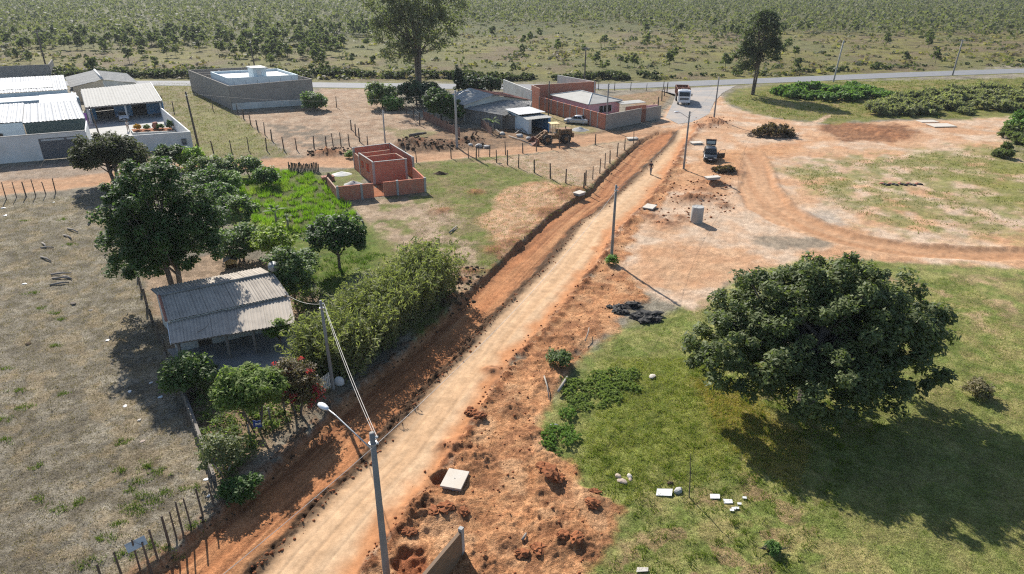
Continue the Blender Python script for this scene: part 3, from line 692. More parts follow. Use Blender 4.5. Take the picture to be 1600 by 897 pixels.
# -- the big round tree on the right pasture
tree('broadleaf_tree', 'huge round dark green tree casting a wide shadow on the right pasture', 0, 0,
     [(0, 0, 4.6, 5.6, 4.8, 3.6), (-4.2, -.6, 3.6, 3.6, 3.6, 2.5), (4.6, 1.0, 4.3, 3.6, 3.6, 2.6), (.5, 1.0, 6.6, 4.0, 3.6, 2.6), (-1.0, -2.8, 3.0, 4.4, 2.6, 2.3), (3.2, -2.0, 3.4, 3.2, 2.6, 2.2), (-2.6, 2.2, 5.6, 3.4, 3, 2.4), (3.0, 2.0, 6.2, 3.0, 3, 2.3), (.6, -2.4, 2.5, 3.8, 2.2, 1.3), (-5.4, .4, 4.0, 2.6, 2.6, 1.9), (6.0, 1.6, 4.2, 2.6, 2.6, 1.8)],
     600, 155, .15, (.082, .092, .044), (.038, .047, .023), r0=.42, crad=.62, top=(.2, .1, 5.6), nl=34, trunks=3, loc=(18.6, 36.6), ln=2.0)
# -- around the near house
tree('broadleaf_tree', 'tall dark tree standing behind the near corrugated-roofed house', 283, 482,
     [(-.5, .2, 7.4, 3.9, 3.4, 3.6), (-2.9, .4, 5.2, 2.3, 2.4, 2.7), (1.9, .5, 7.0, 2.4, 2.5, 3.0), (-.2, .4, 9.9, 2.6, 2.3, 2.1), (-1.2, -.4, 5.2, 2.3, 2.0, 1.8), (2.0, .4, 5.2, 1.9, 1.8, 1.8), (-2.6, .3, 8.2, 2.0, 2.0, 2.0), (-3.2, .6, 3.4, 1.8, 1.8, 1.5), (.4, .6, 4.4, 2.4, 2.0, 1.4)],
     350, 140, .16, (.046, .070, .026), (.024, .040, .018), r0=.24, crad=.62, top=(-.4, .2, 8), nl=26, trunks=2)
tree('broadleaf_tree', 'dome shaped dark brownish tree in front of the white gate wall', 182, 288,
     [(0, 0, 3.9, 4.2, 3.6, 2.2), (-1.8, 0, 3.3, 2.6, 2.6, 1.7), (2.0, .2, 3.4, 2.6, 2.6, 1.7)], 230, 125, .19, (.042, .044, .024), (.024, .026, .016), r0=.25, crad=.75, nl=16, trunks=2, mat='leaf_soft')
tree('citrus_tree', 'round dark citrus tree alone on the garden grass', 531, 421,
     [(0, 0, 3.2, 2.5, 2.3, 1.7), (.9, 0, 2.6, 1.8, 1.7, 1.2), (-1.0, .2, 2.9, 1.6, 1.6, 1.3)], 150, 75, .17, (.036, .062, .020), (.020, .036, .014), r0=.14, crad=.5, nl=14)
tree('shrub', 'grey green bush behind the house beside the dog kennel', 378, 408,
     [(0, 0, 1.7, 2.0, 1.8, 1.4)], 90, 60, .17, (.080, .105, .045), (.045, .065, .028), r0=.1, crad=.55, cat='bush', trunks=2)
tree('shrub', 'yellow green bush nearest the satellite dish', 436, 415,
     [(0, 0, 2.4, 1.8, 1.5, 1.3)], 80, 55, .17, (.150, .175, .030), (.085, .115, .025), r0=.09, crad=.5, cat='bush', trunks=2)
tree('young_tree', 'slim grey green tree beside the right end of the near house', 462, 478,
     [(0, 0, 3.4, 1.6, 1.5, 1.5), (.3, -.3, 2.2, 1.3, 1.3, 1.0)], 90, 55, .17, (.080, .100, .045), (.042, .062, .026), r0=.1, crad=.5)
tree('young_tree', 'bare trunked leafy tree left of the round citrus tree', 482, 455,
     [(0, 0, 2.7, 1.1, 1.1, .9)], 45, 45, .16, (.070, .095, .035), (.040, .060, .024), r0=.09, crad=.42)
tree('shrub', 'tangled dark shrub in front of the veranda corner', 302, 618,
     [(0, 0, 1.7, 1.5, 1.3, 1.1), (-.7, 0, 1.2, 1.0, 1.0, .8)], 90, 55, .14, (.066, .090, .034), (.036, .052, .022), r0=.07, crad=.42, cat='bush', trunks=3)
tree('feathery_tree', 'feathery bright green tree in the front garden', 402, 676,
     [(-.4, .2, 2.9, 1.7, 1.5, 1.1), (.7, 0, 3.0, 1.1, 1.1, .9)], 110, 95, .12, (.105, .130, .042), (.062, .082, .028), r0=.07, crad=.5, mat='leaf_soft', ln=2.6, trunks=2)
BOU = tree('bougainvillea', 'bougainvillea with crimson flowers in the front garden', 466, 648,
     [(0, 0, 2.5, 1.5, 1.3, 1.0), (.5, 0, 1.8, 1.2, 1.1, .8), (-.4, 0, 3.0, .9, .9, .6)], 100, 60, .11, (.085, .060, .040), (.050, .040, .024), r0=.08, crad=.45, cat='flowering shrub', trunks=2)
rng = np.random.default_rng(5); cc = lobes(rng, [(0, 0, 2.5, 1.7, 1.5, 1.1), (.6, -.4, 1.7, 1.3, 1.2, .8)], 34)
link('flowers', np_mesh('flowers', *leaves(rng, cc, np.full(len(cc), .26), 22, .09, (.24, .015, .045), (.15, .03, .03))), M['leaf_soft'], BOU)['kind'] = 'stuff'
tree('sapling', 'sparse grey shrub by the low garden wall near the road', 352, 742,
     [(0, 0, 1.6, 1.1, 1.0, 1.0)], 55, 36, .11, (.090, .095, .050), (.055, .060, .034), r0=.05, crad=.42, cat='bush', trunks=3, bark='bark_pale')
tree('shrub', 'dark green shrub at the end of the stake fence', 376, 772,
     [(0, 0, .7, .9, .8, .6)], 50, 50, .12, (.050, .080, .026), (.03, .05, .018), r0=.04, crad=.35, cat='bush')
tree('shrub', 'small round bush in front of the veranda posts', 440, 545,
     [(0, 0, 1.5, .75, .7, .75)], 45, 55, .12, (.095, .125, .032), (.06, .085, .022), r0=.06, crad=.35, cat='bush')
tree('shrub', 'leafy shrub between the patio and the service pole', 492, 552,
     [(0, 0, 1.0, 1.1, 1.0, .8)], 60, 50, .14, (.070, .105, .042), (.04, .065, .026), r0=.05, crad=.4, cat='bush')
# -- orchard row behind the tall tree
for i, (px, py, s, lb, ca, cb) in enumerate([
    (318, 282, 1.1, 'olive bush at the left end of the garden back hedge', (.085, .105, .04), (.05, .065, .026)),
    (352, 278, 1.0, 'grey green bush in the garden back hedge', (.11, .125, .07), (.065, .08, .045)),
    (392, 276, .9, 'pale bush at the right end of the garden back hedge', (.12, .14, .075), (.07, .085, .045)),
    (345, 330, 1.15, 'mid green bush right of the tall dark tree', (.065, .10, .03), (.035, .06, .02)),
    (300, 262, .9, 'spiky light green reed clump by the white wall corner', (.15, .20, .04), (.09, .13, .03)),
    (270, 262, 1.1, 'dark bush left of the reed clump by the white wall', (.05, .07, .026), (.03, .045, .018)),
    (332, 305, 1.2, 'dark green bush close behind the tall tree', (.055, .085, .028), (.032, .052, .02)),
    (360, 305, 1.0, 'light green bush on the left edge of the bright garden', (.10, .14, .04), (.06, .09, .026)),
    (372, 352, 1.1, 'rounded mid green bush between the kennel and the bright garden', (.075, .105, .036), (.04, .062, .022)),
    (420, 292, .8, 'leafy bush at the edge of the bright green garden', (.08, .115, .036), (.045, .07, .024))]):
    tree('shrub', lb, px, py, [(0, 0, 1.5 * s, 1.9 * s, 1.6 * s, 1.3 * s)], 60, 45, .2, ca, cb, r0=.08, crad=.55, cat='bush', group='bushes at the back of the garden', trunks=2, ln=3.2 if 'reed' in lb else 1.7)
# -- banana plants
def banana(px, py, label, n=9, h=2.6, yel=False):
    x, y = G(px, py); SEED[0] += 1; rng = np.random.default_rng(SEED[0])
    t = thing('banana_plant', label, 'banana plant', (x, y, gz(x, y)), 0, 'banana plants in the garden')
    MB().tube([(0, 0, -.1), (.05, 0, h * .35), (.02, .03, h * .62)], [.12, .10, .06], 8).build('stem', M['bark_pale'], t, True)
    lm = 'leaf_soft'
    for k in range(n):
        a = k * 2.4 + rng.random(); L = h * (.5 + .25 * rng.random()); el = .5 + .7 * rng.random(); V = []; F = []
        for i in range(7):
            u = i / 6; r = L * u * math.cos(el) * (1 + .1 * u); z = h * .55 + L * u * math.sin(el) - .9 * L * u * u * .6
            w = .17 * h / 2.6 * math.sin(math.pi * min(1, u * .9 + .08)) + .01
            for sg in (-1, 0, 1):
                V.append((r * math.cos(a) - sg * w * math.sin(a), r * math.sin(a) + sg * w * math.cos(a), z - abs(sg) * .05))
        for i in range(6):
            for j in range(2): F.append((i * 3 + j, i * 3 + j + 1, i * 3 + j + 4, i * 3 + j + 3))
        c = np.array((.22, .20, .03) if (yel and k % 3 == 0) else (.10, .155, .035)) * (.7 + .6 * rng.random())
        link('leaf', np_mesh('leaf', V, F, np.tile(c, (len(V), 1)), True), M[lm], t)
banana(432, 352, 'banana plant in the middle of the bright green garden', 9, 2.8)
banana(450, 356, 'small banana plant right of the taller one in the garden', 7, 1.9)
banana(330, 300, 'banana plant with yellowing leaves beside the tall dark tree', 9, 2.9, True)
banana(770, 208, 'banana plant growing against the grey plank shed', 8, 3.2)
# -- the long hedge beside the dug strip
def hedge():
    rng = np.random.default_rng(77); a = np.array(G(552, 594)); b_ = np.array(G(706, 458))
    t = thing('tall_hedge', 'long olive green hedge of upright shoots beside the dug road strip', 'hedge', (a[0], a[1], gz(*a)))
    d = b_ - a; L = np.linalg.norm(d); d /= L; n = np.array([-d[1], d[0]])
    k = 1000; u = rng.random(k) * (L + 1.5) - .6; v = (rng.random(k) - .04) * 4.6
    bx = d[0] * u + n[0] * v; by = d[1] * u + n[1] * v
    h = 2.4 + 1.6 * vnoise(bx * .6 + 5, by * .6, 3) + .6 * rng.random(k); h *= np.clip(1.1 - .06 * np.abs(v - 1.4) ** 2, .5, 1)
    lean = rng.normal(size=(k, 2)) * .22
    cen = []; 
    for j in range(7):
        f = .10 + .92 * j / 6
        cen.append(np.stack([bx + lean[:, 0] * h * f, by + lean[:, 1] * h * f, h * f], 1))
    cen = np.concatenate(cen)
    V, F, c = leaves(rng, cen, np.full(len(cen), .26), 8, .10, (.128, .126, .070), (.070, .074, .040), .3, .3, 3.8, 1.1)
    link('foliage', np_mesh('foliage', V, F, c), M['leaf_soft'], t)
    sV = []; sF = []
    for i in range(k):
        r = .014; p = np.array([bx[i], by[i], -.1]); q = np.array([bx[i] + lean[i, 0] * h[i], by[i] + lean[i, 1] * h[i], h[i]])
        m = len(sV); sV += [p + (r, 0, 0), p + (-r, r, 0), p + (-r, -r, 0), q]; sF += [(m, m + 1, m + 3), (m + 1, m + 2, m + 3), (m + 2, m, m + 3)]
    link('stems', np_mesh('stems', np.array(sV), np.array(sF)), M['bark'], t)['kind'] = 'stuff'
hedge()
# -- trees behind the shack and by the highway
EU = tree('eucalyptus_tree', 'very tall airy grey green tree by the highway', 655, 152,
     [(0, 0, 13, 5.5, 5, 6.5), (-5.5, 0, 12.5, 4.5, 4, 4.5), (5.0, 0, 13.0, 4.5, 4, 5.0), (0, 0, 20.5, 6, 5, 5), (-6.0, 0, 18, 5, 4, 4), (6.5, 0, 19, 4.5, 4, 4), (-3, 0, 8.5, 4, 3, 3)],
     320, 46, .28, (.096, .100, .068), (.062, .066, .046), r0=.42, crad=1.5, top=(.3, 0, 15), nl=16, mat='leaf_soft', ln=2.8, droop=.5, trunks=2)
BK = [(652, 168, 'dark blue green tree under the tall airy tree', 4.2, 3.4, (.035, .055, .034), (.022, .036, .024)),
      (690, 192, 'round dark mango-like tree left of the grey shack', 4.6, 3.2, (.045, .070, .020), (.026, .042, .015)),
      (736, 150, 'dark brown green tree behind the grey shack', 3.4, 2.8, (.030, .042, .020), (.02, .03, .016)),
      (598, 168, 'olive green tree beside the sandy lot by the highway', 3.6, 3.0, (.095, .115, .050), (.055, .072, .03)),
      (614, 172, 'small light green tree at the corner of the sandy lot', 1.9, 1.6, (.10, .15, .045), (.06, .095, .03)),
      (672, 160, 'low dark tree right of the tall airy tree', 3.0, 3.0, (.036, .052, .028), (.022, .034, .02)),
      (768, 144, 'thin dark tree behind the shack roof', 2.6, 2.0, (.045, .060, .03), (.028, .04, .02)),
      (492, 172, 'small weeping tree at the corner of the grey block wall', 2.6, 2.0, (.085, .115, .055), (.05, .072, .034)),
      (548, 178, 'low spreading bush on the edge of the sandy lot', .1, .1, (.1, .1, .06), (.1, .1, .06))]
for px, py, lb, hz, rr, ca, cb in BK[:8]:
    tree('broadleaf_tree', lb, px, py, [(0, 0, hz * .62, rr, rr * .9, hz * .5), (rr * .4, 0, hz * .5, rr * .7, rr * .7, hz * .4), (-rr * .4, .2, hz * .8, rr * .6, rr * .6, hz * .4)], 90, 60, .3, ca, cb, r0=.16, crad=.75, group='trees round the shack', nl=8)
tree('cypress_tree', 'narrow dark cypress behind the shack', 716, 150, [(0, 0, 3.2, .7, .7, 2.8)], 60, 50, .26, (.022, .034, .02), (.016, .024, .014), r0=.12, crad=.5)
PN = tree('pine_tree', 'tall dark pine with two trunks beside the highway junction', 1176, 148,
     [(0, 0, 11.0, 4.2, 3.6, 5.0), (-2.6, 0, 7.6, 2.8, 2.4, 2.4), (2.2, 0, 8.8, 2.6, 2.4, 3.0), (.4, 0, 14.2, 2.6, 2.4, 2.6), (-2.4, 0, 5.4, 2.2, 2, 1.4)],
     210, 40, .27, (.056, .064, .042), (.034, .040, .027), r0=.22, crad=1.05, top=(.2, 0, 13.5), nl=30, trunks=2, ln=2.6, mat='leaf_soft')
def patch(name, label, poly, n, hs, ca, cb, leaf, kindname, ncl=16, per=36, ln=1.7, mat='leaf', cat='bush', group=None):
    rng = np.random.default_rng(SEED[0] + 500); SEED[0] += 1
    P = inpoly(rng, PX(poly), n)
    P = P[np.argsort(P[:, 0])]
    return P
def bushes(poly, n, hs, ca, cb, leaf, name, labelf, group, ln=1.7, mat='leaf', nvar=4, ncl=26, per=34, wide=1.0, seed=1):
    """single bushes that share a few meshes"""
    rng = np.random.default_rng(seed); me = []
    for k in range(nvar):
        s = .8 + .5 * rng.random(); L = [(0, 0, .5, .75 * wide, .7 * wide, .5), (.4 * wide, .1, .35, .5, .5, .35), (-.35 * wide, -.1, .4, .5, .5, .4)]
        cen = lobes(rng, L, ncl); V, F, c = leaves(rng, cen, np.full(len(cen), .22), per, leaf, ca, cb, .5, .5, ln)
        V[:, 2] = np.maximum(V[:, 2], 0.0); m_ = np_mesh(name, V, F, c); m_.materials.append(M[mat]); me.append(m_)
    P = inpoly(rng, PX(poly) if poly[0][0] > -5000 else poly, n); P = P[np.argsort(P[:, 0])]
    for i, (x, y) in enumerate(P):
        o = link(name, me[int(rng.integers(nvar))], None, None, (x, y, gz(x, y) - .03)); s = hs * (.65 + .7 * rng.random())
        o.scale = (s * (.9 + .3 * rng.random()), s, s * (.85 + .3 * rng.random())); o.rotation_euler = (0, 0, rng.random() * 6.28)
        tag(o, labelf, 'bush', group)
bushes([(1208, 142), (1340, 138), (1395, 150), (1380, 158), (1300, 158), (1230, 156), (1205, 150)], 44, 1.5, (.085, .125, .042), (.045, .075, .026), .3, 'leafy_bush', 'broad leaved green bush in the patch right of the pine', 'broad leaved bushes right of the pine', seed=2, wide=1.6)
bushes([(1345, 165), (1440, 150), (1600, 138), (1700, 132), (1700, 168), (1600, 172), (1480, 182), (1370, 184)], 110, 1.4, (.145, .138, .098), (.095, .092, .062), .2, 'scrub_bush', 'grey green scrub bush in the thicket below the highway', 'scrub thicket below the highway', seed=3, ln=2.8, mat='leaf_soft', wide=1.7, nvar=6)
bushes([(1545, 235), (1560, 215), (1640, 190), (1720, 200), (1720, 260), (1560, 252)], 46, 1.5, (.084, .092, .050), (.048, .056, .030), .18, 'scrub_bush', 'tall scrub bush at the right edge below the dirt path', 'scrub at the right edge', seed=4, ln=3.0, mat='leaf_soft')
tree('shrub', 'bright green round bush at the right edge above the scrub', 1592, 205, [(0, 0, 1.5, 2.2, 2, 1.5)], 70, 50, .22, (.085, .135, .04), (.05, .085, .026), r0=.08, crad=.6, cat='bush')
# dark scrub along the far side of the highway
bushes([(-60, 122), (180, 121), (300, 121), (560, 121), (800, 127), (1030, 124), (1050, 120), (800, 122), (560, 116), (300, 115), (60, 116)], 190, 1.25, (.060, .064, .036), (.034, .038, .024), .30, 'roadside_bush', 'dark bush in the scrub strip along the far side of the highway', 'roadside scrub', seed=5, ncl=18, per=22, wide=2.2)
bushes([(1030, 124), (1100, 122), (1250, 116), (1600, 98), (1610, 95), (1250, 112), (1050, 119)], 26, .9, (.070, .078, .038), (.042, .048, .025), .3, 'low_bush', 'low bush on the far verge of the highway', 'low bushes on the far verge', seed=6, ncl=16, per=22, wide=1.5)
# foreground weeds
bushes([(880, 590), (990, 575), (1000, 610), (930, 640), (880, 640)], 70, .28, (.135, .155, .055), (.080, .100, .038), .11, 'weed_bush', 'dark green weed bush on the bank between red earth and pasture', 'weed bushes on the bank', seed=7, per=22, ncl=30, ln=4.2, mat='leaf_soft', wide=2.0)
bushes([(850, 690), (890, 640), (900, 720), (870, 730)], 14, .36, (.095, .14, .036), (.055, .085, .026), .08, 'weed_bush', 'bright green weed bush at the foot of the red earth', 'weed bushes at the foot of the red earth', seed=8, per=34, ncl=30, ln=3.2, mat='leaf_soft', wide=1.8)
for px, py, s, lb, ca in [(955, 414, .75, 'small bright bush at the foot of the middle utility pole', (.085, .15, .03)), (1207, 862, .42, 'small dark plant on the pasture near the bottom edge', (.06, .10, .03)),
                          (872, 572, 1.0, 'thin leafy shrub leaning on the red earth bank', (.075, .10, .04)), (1524, 618, 1.0, 'dry brown brush clump on the right pasture', (.13, .105, .07)), (548, 246, .9, 'light green bush beside the half built brick house', (.1, .15, .04))]:
    tree('shrub', lb, px, py, [(0, 0, .55 * s, .8 * s, .7 * s, .5 * s)], 40, 46, .11 * max(s, .6), ca, tuple(q * .6 for q in ca), r0=.03, crad=.3 * s, cat='bush', trunks=2)

# -- young plantation beyond the highway
def plantation():
    rng = np.random.default_rng(9)
    me = []
    for k in range(8):
        h = 1.0; L = [(0, 0, .62, .26, .26, .36), (.08, 0, .45, .22, .22, .22), (-.05, .05, .8, .15, .15, .18)]
        cen = lobes(rng, L, 26); g = rng.random()
        V, F, c = leaves(rng, cen, np.full(len(cen), .10), 12, .085, np.array((.078, .084, .044)) * (.8 + .4 * g), np.array((.046, .052, .030)) * (.8 + .4 * g), .4, .5, 2.0)
        tr = MB().tube([(0, 0, -.03), (0, 0, .8)], [.015, .006], 4, False)
        V = np.concatenate([V, np.array([tuple(q) for q in tr.v])]); F = np.concatenate([F, np.array(tr.f) + len(c)]); c = np.concatenate([c, np.tile((.12, .10, .08), (len(tr.v), 1))])
        m_ = np_mesh('eucalyptus_sapling', V, F, c); m_.materials.append(M['leaf_soft']); me.append(m_)
    # candidates: rows of the plantation and strays on the open field, thinned by a noise field
    n = 36000; X = rng.random(n) * 1000 - 500; Y = 178 + (rng.random(n) ** 1.15) * 520
    u = np.abs(X) < .74 * Y + 30
    dens = fbm(X / 45, Y / 45, 3, 3)
    px = CX + FPX * X / (Y * CP + CAM_H * SP)
    v = np.tan(np.arctan2(CAM_H, Y) - PITCH); py = CY + FPX * v
    lim = np.where(px < 540, 88, np.where(px < 820, 60, np.where(px < 1200, 60, 58)))
    lim = np.where((px > 640) & (px < 1000), 34, lim)
    wood = sstep(10, -8, py - lim + (dens - .5) * 40)
    keep = u & (rng.random(n) < np.where(wood > .5, .80, .045 + .10 * (dens > .52)))
    dh, _, sd = linesd(X, Y, wHWY); keep &= (dh > 9) & (sd > 0)
    X, Y, wood = X[keep], Y[keep], wood[keep]
    hgt = np.where(wood > .5, 2.4 + 2.2 * rng.random(len(X)), 1.4 + 3.0 * rng.random(len(X)) ** 2)
    Z = np.zeros(len(X))
    order = np.argsort(-hgt / np.hypot(X, Y))
    for i in order[:300]:
        o = link('eucalyptus_sapling', me[int(rng.integers(8))], None, None, (X[i], Y[i], 0)); s = hgt[i]
        o.scale = (s * (.85 + .4 * rng.random()), s * (.85 + .4 * rng.random()), s); o.rotation_euler = (0, 0, rng.random() * 6.28)
        tag(o, 'young eucalyptus tree standing on the field beyond the highway', 'tree', 'young trees beyond the highway')
    rest = order[300:]; k = len(rest); nb = 7
    cen = np.stack([X[rest], Y[rest], hgt[rest] * .6], 1)
    idx = np.repeat(np.arange(k), nb); d = rng.normal(size=(k * nb, 3)); d /= np.linalg.norm(d, axis=1)[:, None]
    hh = hgt[rest][idx]
    pos = cen[idx] + d * (rng.random(k * nb) ** .4)[:, None] * np.stack([hh * .27, hh * .27, hh * .42], 1)
    nr = d + rng.normal(size=(k * nb, 3)) * .6 + (0, 0, .4); nr /= np.linalg.norm(nr, axis=1)[:, None]
    a = np.cross(nr, rng.normal(size=nr.shape)); a /= np.linalg.norm(a, axis=1)[:, None]; bb = np.cross(nr, a)
    s = (hh * .2 * (.6 + .8 * rng.random(k * nb)))[:, None]
    V = np.stack([pos - a * s * .9, pos + bb * s * .6, pos + a * s * .9, pos - bb * s * .6], 1).reshape(-1, 3)
    t = (rng.random(k)[idx] * .7 + rng.random(k * nb) * .3)[:, None]
    c = np.array((.145, .148, .076)) * t + np.array((.085, .092, .050)) * (1 - t)
    o = link('plantation', np_mesh('plantation', V, np.arange(4 * k * nb).reshape(-1, 4), np.repeat(c, 4, 0)), M['leaf_soft'])
    tag(o, 'dense young eucalyptus plantation covering the far field', 'plantation', kind='stuff')
    # low tussocks and scrub on the open field
    n = 15000; X = rng.random(n) * 900 - 450; Y = 172 + (rng.random(n) ** 1.6) * 380
    dh, _, sd = linesd(X, Y, wHWY); dn = fbm(X / 18, Y / 18, 8, 3)
    kp = (np.abs(X) < .76 * Y + 20) & (dh > 6) & (sd > 0) & (rng.random(n) < .35 + .9 * (dn > .5)); X, Y, dn = X[kp], Y[kp], dn[kp]
    k = len(X); nb = 9; idx = np.repeat(np.arange(k), nb); d = rng.normal(size=(k * nb, 3)); d[:, 2] = np.abs(d[:, 2]); d /= np.linalg.norm(d, axis=1)[:, None]
    sz = (.45 + 1.0 * rng.random(k) ** 2)[idx]
    pos = np.stack([X, Y, np.zeros(k)], 1)[idx] + d * (sz * np.array(.9))[:, None] * np.array([1.5, 1.5, .75])
    nr = d + (0, 0, .5) + rng.normal(size=d.shape) * .4; nr /= np.linalg.norm(nr, axis=1)[:, None]
    a = np.cross(nr, rng.normal(size=nr.shape)); a /= np.linalg.norm(a, axis=1)[:, None]; bb = np.cross(nr, a); s = (sz * .6)[:, None]
    V = np.stack([pos - a * s, pos + bb * s * .6, pos + a * s, pos - bb * s * .6], 1).reshape(-1, 3)
    pal = np.array([(.10, .105, .045), (.20, .175, .075), (.15, .115, .08), (.075, .085, .04), (.17, .16, .065)])
    c = pal[rng.integers(0, 5, k)][idx] * (.8 + .4 * rng.random(k * nb))[:, None]
    o = link('field_scrub', np_mesh('field_scrub', V, np.arange(4 * k * nb).reshape(-1, 4), np.repeat(c, 4, 0)), M['leaf_soft'])
    tag(o, 'dry tussocks and low scrub on the field beyond the highway', 'scrub', kind='stuff')
plantation()

# -- grass
def grass_stuff(name, label, specs, seed):
    rng = np.random.default_rng(seed); parts = []
    for poly, n, per, hgt, spread, ca, cb, wid, thr in specs:
        P = inpoly(rng, PX(poly), n)
        if thr: P = P[fbm(P[:, 0] / thr[1], P[:, 1] / thr[1], thr[2], 3) > thr[0]]
        z, _, cl, _d = ground(P[:, 0], P[:, 1]); k = cl == 0
        for bp in (POLY_STREET, POLY_TRACK, ORANGE_W): k &= polysd(P[:, 0], P[:, 1], bp) < -.1
        parts.append(blades(rng, P[k, 0], P[k, 1], z[k], per, hgt, spread, ca, cb, wid, .7))
    o = link(name, np_mesh(name, *joinm(parts)), M['grass']); tag(o, label, 'grass', kind='stuff')
grass_stuff('pasture_grass', 'short green and yellow grass of the right pasture', [
    ([(690, 1000), (840, 897), (850, 660), (950, 540), (1080, 485), (1500, 430), (1700, 600), (1750, 960)], 26000, 5, .10, .16, A(164, 174, 94), A(130, 146, 70), .016, None),
    ([(860, 830), (960, 560), (1120, 560), (1240, 720), (1000, 780)], 5000, 6, .14, .16, A(158, 172, 78), A(194, 186, 104), .016, None),
    ([(1080, 590), (1160, 600), (1270, 700), (1240, 770), (1140, 700)], 2200, 6, .15, .18, A(214, 190, 112), A(184, 168, 98), .016, None),
    ([(900, 720), (1100, 560), (1400, 640), (1250, 897), (960, 897)], 500, 26, .20, .22, A(138, 152, 66), A(108, 126, 52), .02, None),
    ([(640, 258), (830, 245), (960, 300), (790, 395), (700, 480), (640, 380), (665, 305)], 4200, 5, .13, .2, A(156, 166, 82), A(130, 144, 68), .02, None),
    ([(228, 130), (300, 130), (365, 176), (452, 242), (322, 248), (296, 230)], 1500, 5, .22, .5, A(176, 162, 122), A(130, 134, 80), .05, None),
    ([(1225, 264), (1420, 240), (1600, 228), (1900, 240), (1900, 372), (1440, 366), (1300, 320)], 5200, 5, .16, .45, A(160, 156, 90), A(118, 130, 64), .045, (.44, 3.5, 305)),
    ([(1132, 158), (1230, 130), (1600, 122), (1700, 130), (1500, 184), (1220, 186)], 3000, 5, .3, .6, A(160, 156, 84), A(112, 128, 56), .06, None)], 21)
grass_stuff('dry_grass', 'dry trampled grass of the left field', [
    ([(-140, 960), (-120, 320), (200, 300), (230, 450), (290, 640), (330, 780), (160, 960)], 30000, 4, .10, .20, A(190, 170, 138), A(112, 98, 78), .015, None)], 22)
rngw = np.random.default_rng(31); wp = []
for px, py, s in [(205, 792, .5), (230, 728, .55), (216, 752, .45), (228, 775, .5), (250, 738, .4), (190, 690, .4), (95, 795, .5), (120, 785, .35), (40, 637, .5), (4, 690, .5), (4, 655, .4), (85, 540, .35), (100, 615, .25), (135, 882, .45), (195, 868, .45), (165, 840, .4), (220, 800, .4), (245, 780, .5), (260, 770, .3), (205, 765, .3), (55, 730, .3), (60, 780, .3), (30, 610, .35), (110, 382, .4), (100, 342, .4), (40, 345, .35), (85, 490, .35), (65, 482, .3), (52, 457, .4), (300, 765, .4), (190, 820, .35), (240, 850, .4), (300, 822, .4), (270, 860, .35), (10, 575, .3), (98, 500, .3), (190, 735, .3)]:
    x, y = G(px, py); n = int(16 * s / .4); X = x + rngw.normal(size=n) * s * .7; Y = y + rngw.normal(size=n) * s * .4
    wp.append(blades(rngw, X, Y, ground(X, Y)[0], 12, .17, .15, A(134, 152, 72), A(104, 126, 54), .016, .7))
tag(link('green_weeds', np_mesh('green_weeds', *joinm(wp)), M['grass']), 'bright green weed tufts scattered over the dry left field', 'weeds', kind='stuff')
wp = []
P = inpoly(rngw, PX([(345, 304), (430, 267), (502, 275), (556, 345), (490, 380), (400, 350)]), 520)
keepP = []
for q in P:
    if all((q[0] - r_[0]) ** 2 + (q[1] - r_[1]) ** 2 > 1.15 for r_ in keepP): keepP.append(q)
for x, y in keepP:
    k_ = .75 + .5 * rngw.random(); c1 = A(176, 216, 74) if rngw.random() < .65 else A(190, 210, 100)
    wp.append(blades(rngw, np.array([x]), np.array([y]), np.zeros(1), 150, .62 * k_, .56 * k_, c1, A(124, 160, 52), .032, .55))
P = inpoly(rngw, PX([(470, 420), (560, 380), (600, 400), (520, 470)]), 120)
wp.append(blades(rngw, P[:, 0], P[:, 1], np.zeros(len(P)), 20, .3, .3, A(110, 140, 54), A(90, 118, 44), .025, .8))
tag(link('lush_grass', np_mesh('lush_grass', *joinm(wp)), M['grass']), 'lush bright green grass clumps filling the walled garden', 'grass', kind='stuff')

# undergrowth of the front garden
rngu = np.random.default_rng(66); P = inpoly(rngu, PX([(296, 590), (330, 575), (420, 600), (520, 590), (500, 628), (440, 668), (372, 745), (345, 760), (318, 680)]), 260)
hz_ = .15 + .55 * rngu.random(len(P)) ** 2; cen = np.stack([P[:, 0], P[:, 1], hz_], 1)
V, F, c = leaves(rngu, cen, .22 + .35 * rngu.random(len(P)), 42, .10, (.085, .105, .040), (.050, .060, .030)); V[:, 2] = np.maximum(V[:, 2], .01)
P2 = inpoly(rngu, PX([(430, 420), (500, 440), (520, 500), (510, 560), (470, 500), (440, 460)]), 120); cen = np.stack([P2[:, 0], P2[:, 1], .2 + .7 * rngu.random(len(P2)) ** 2], 1)
q = leaves(rngu, cen, .25 + .35 * rngu.random(len(P2)), 42, .11, (.080, .095, .045), (.045, .056, .030)); V, F, c = joinm([(V, F, c), q])
tag(link('garden_undergrowth', np_mesh('garden_undergrowth', V, F, c), M['leaf_soft']), 'tangled low plants filling the garden round the near house', 'undergrowth', kind='stuff')

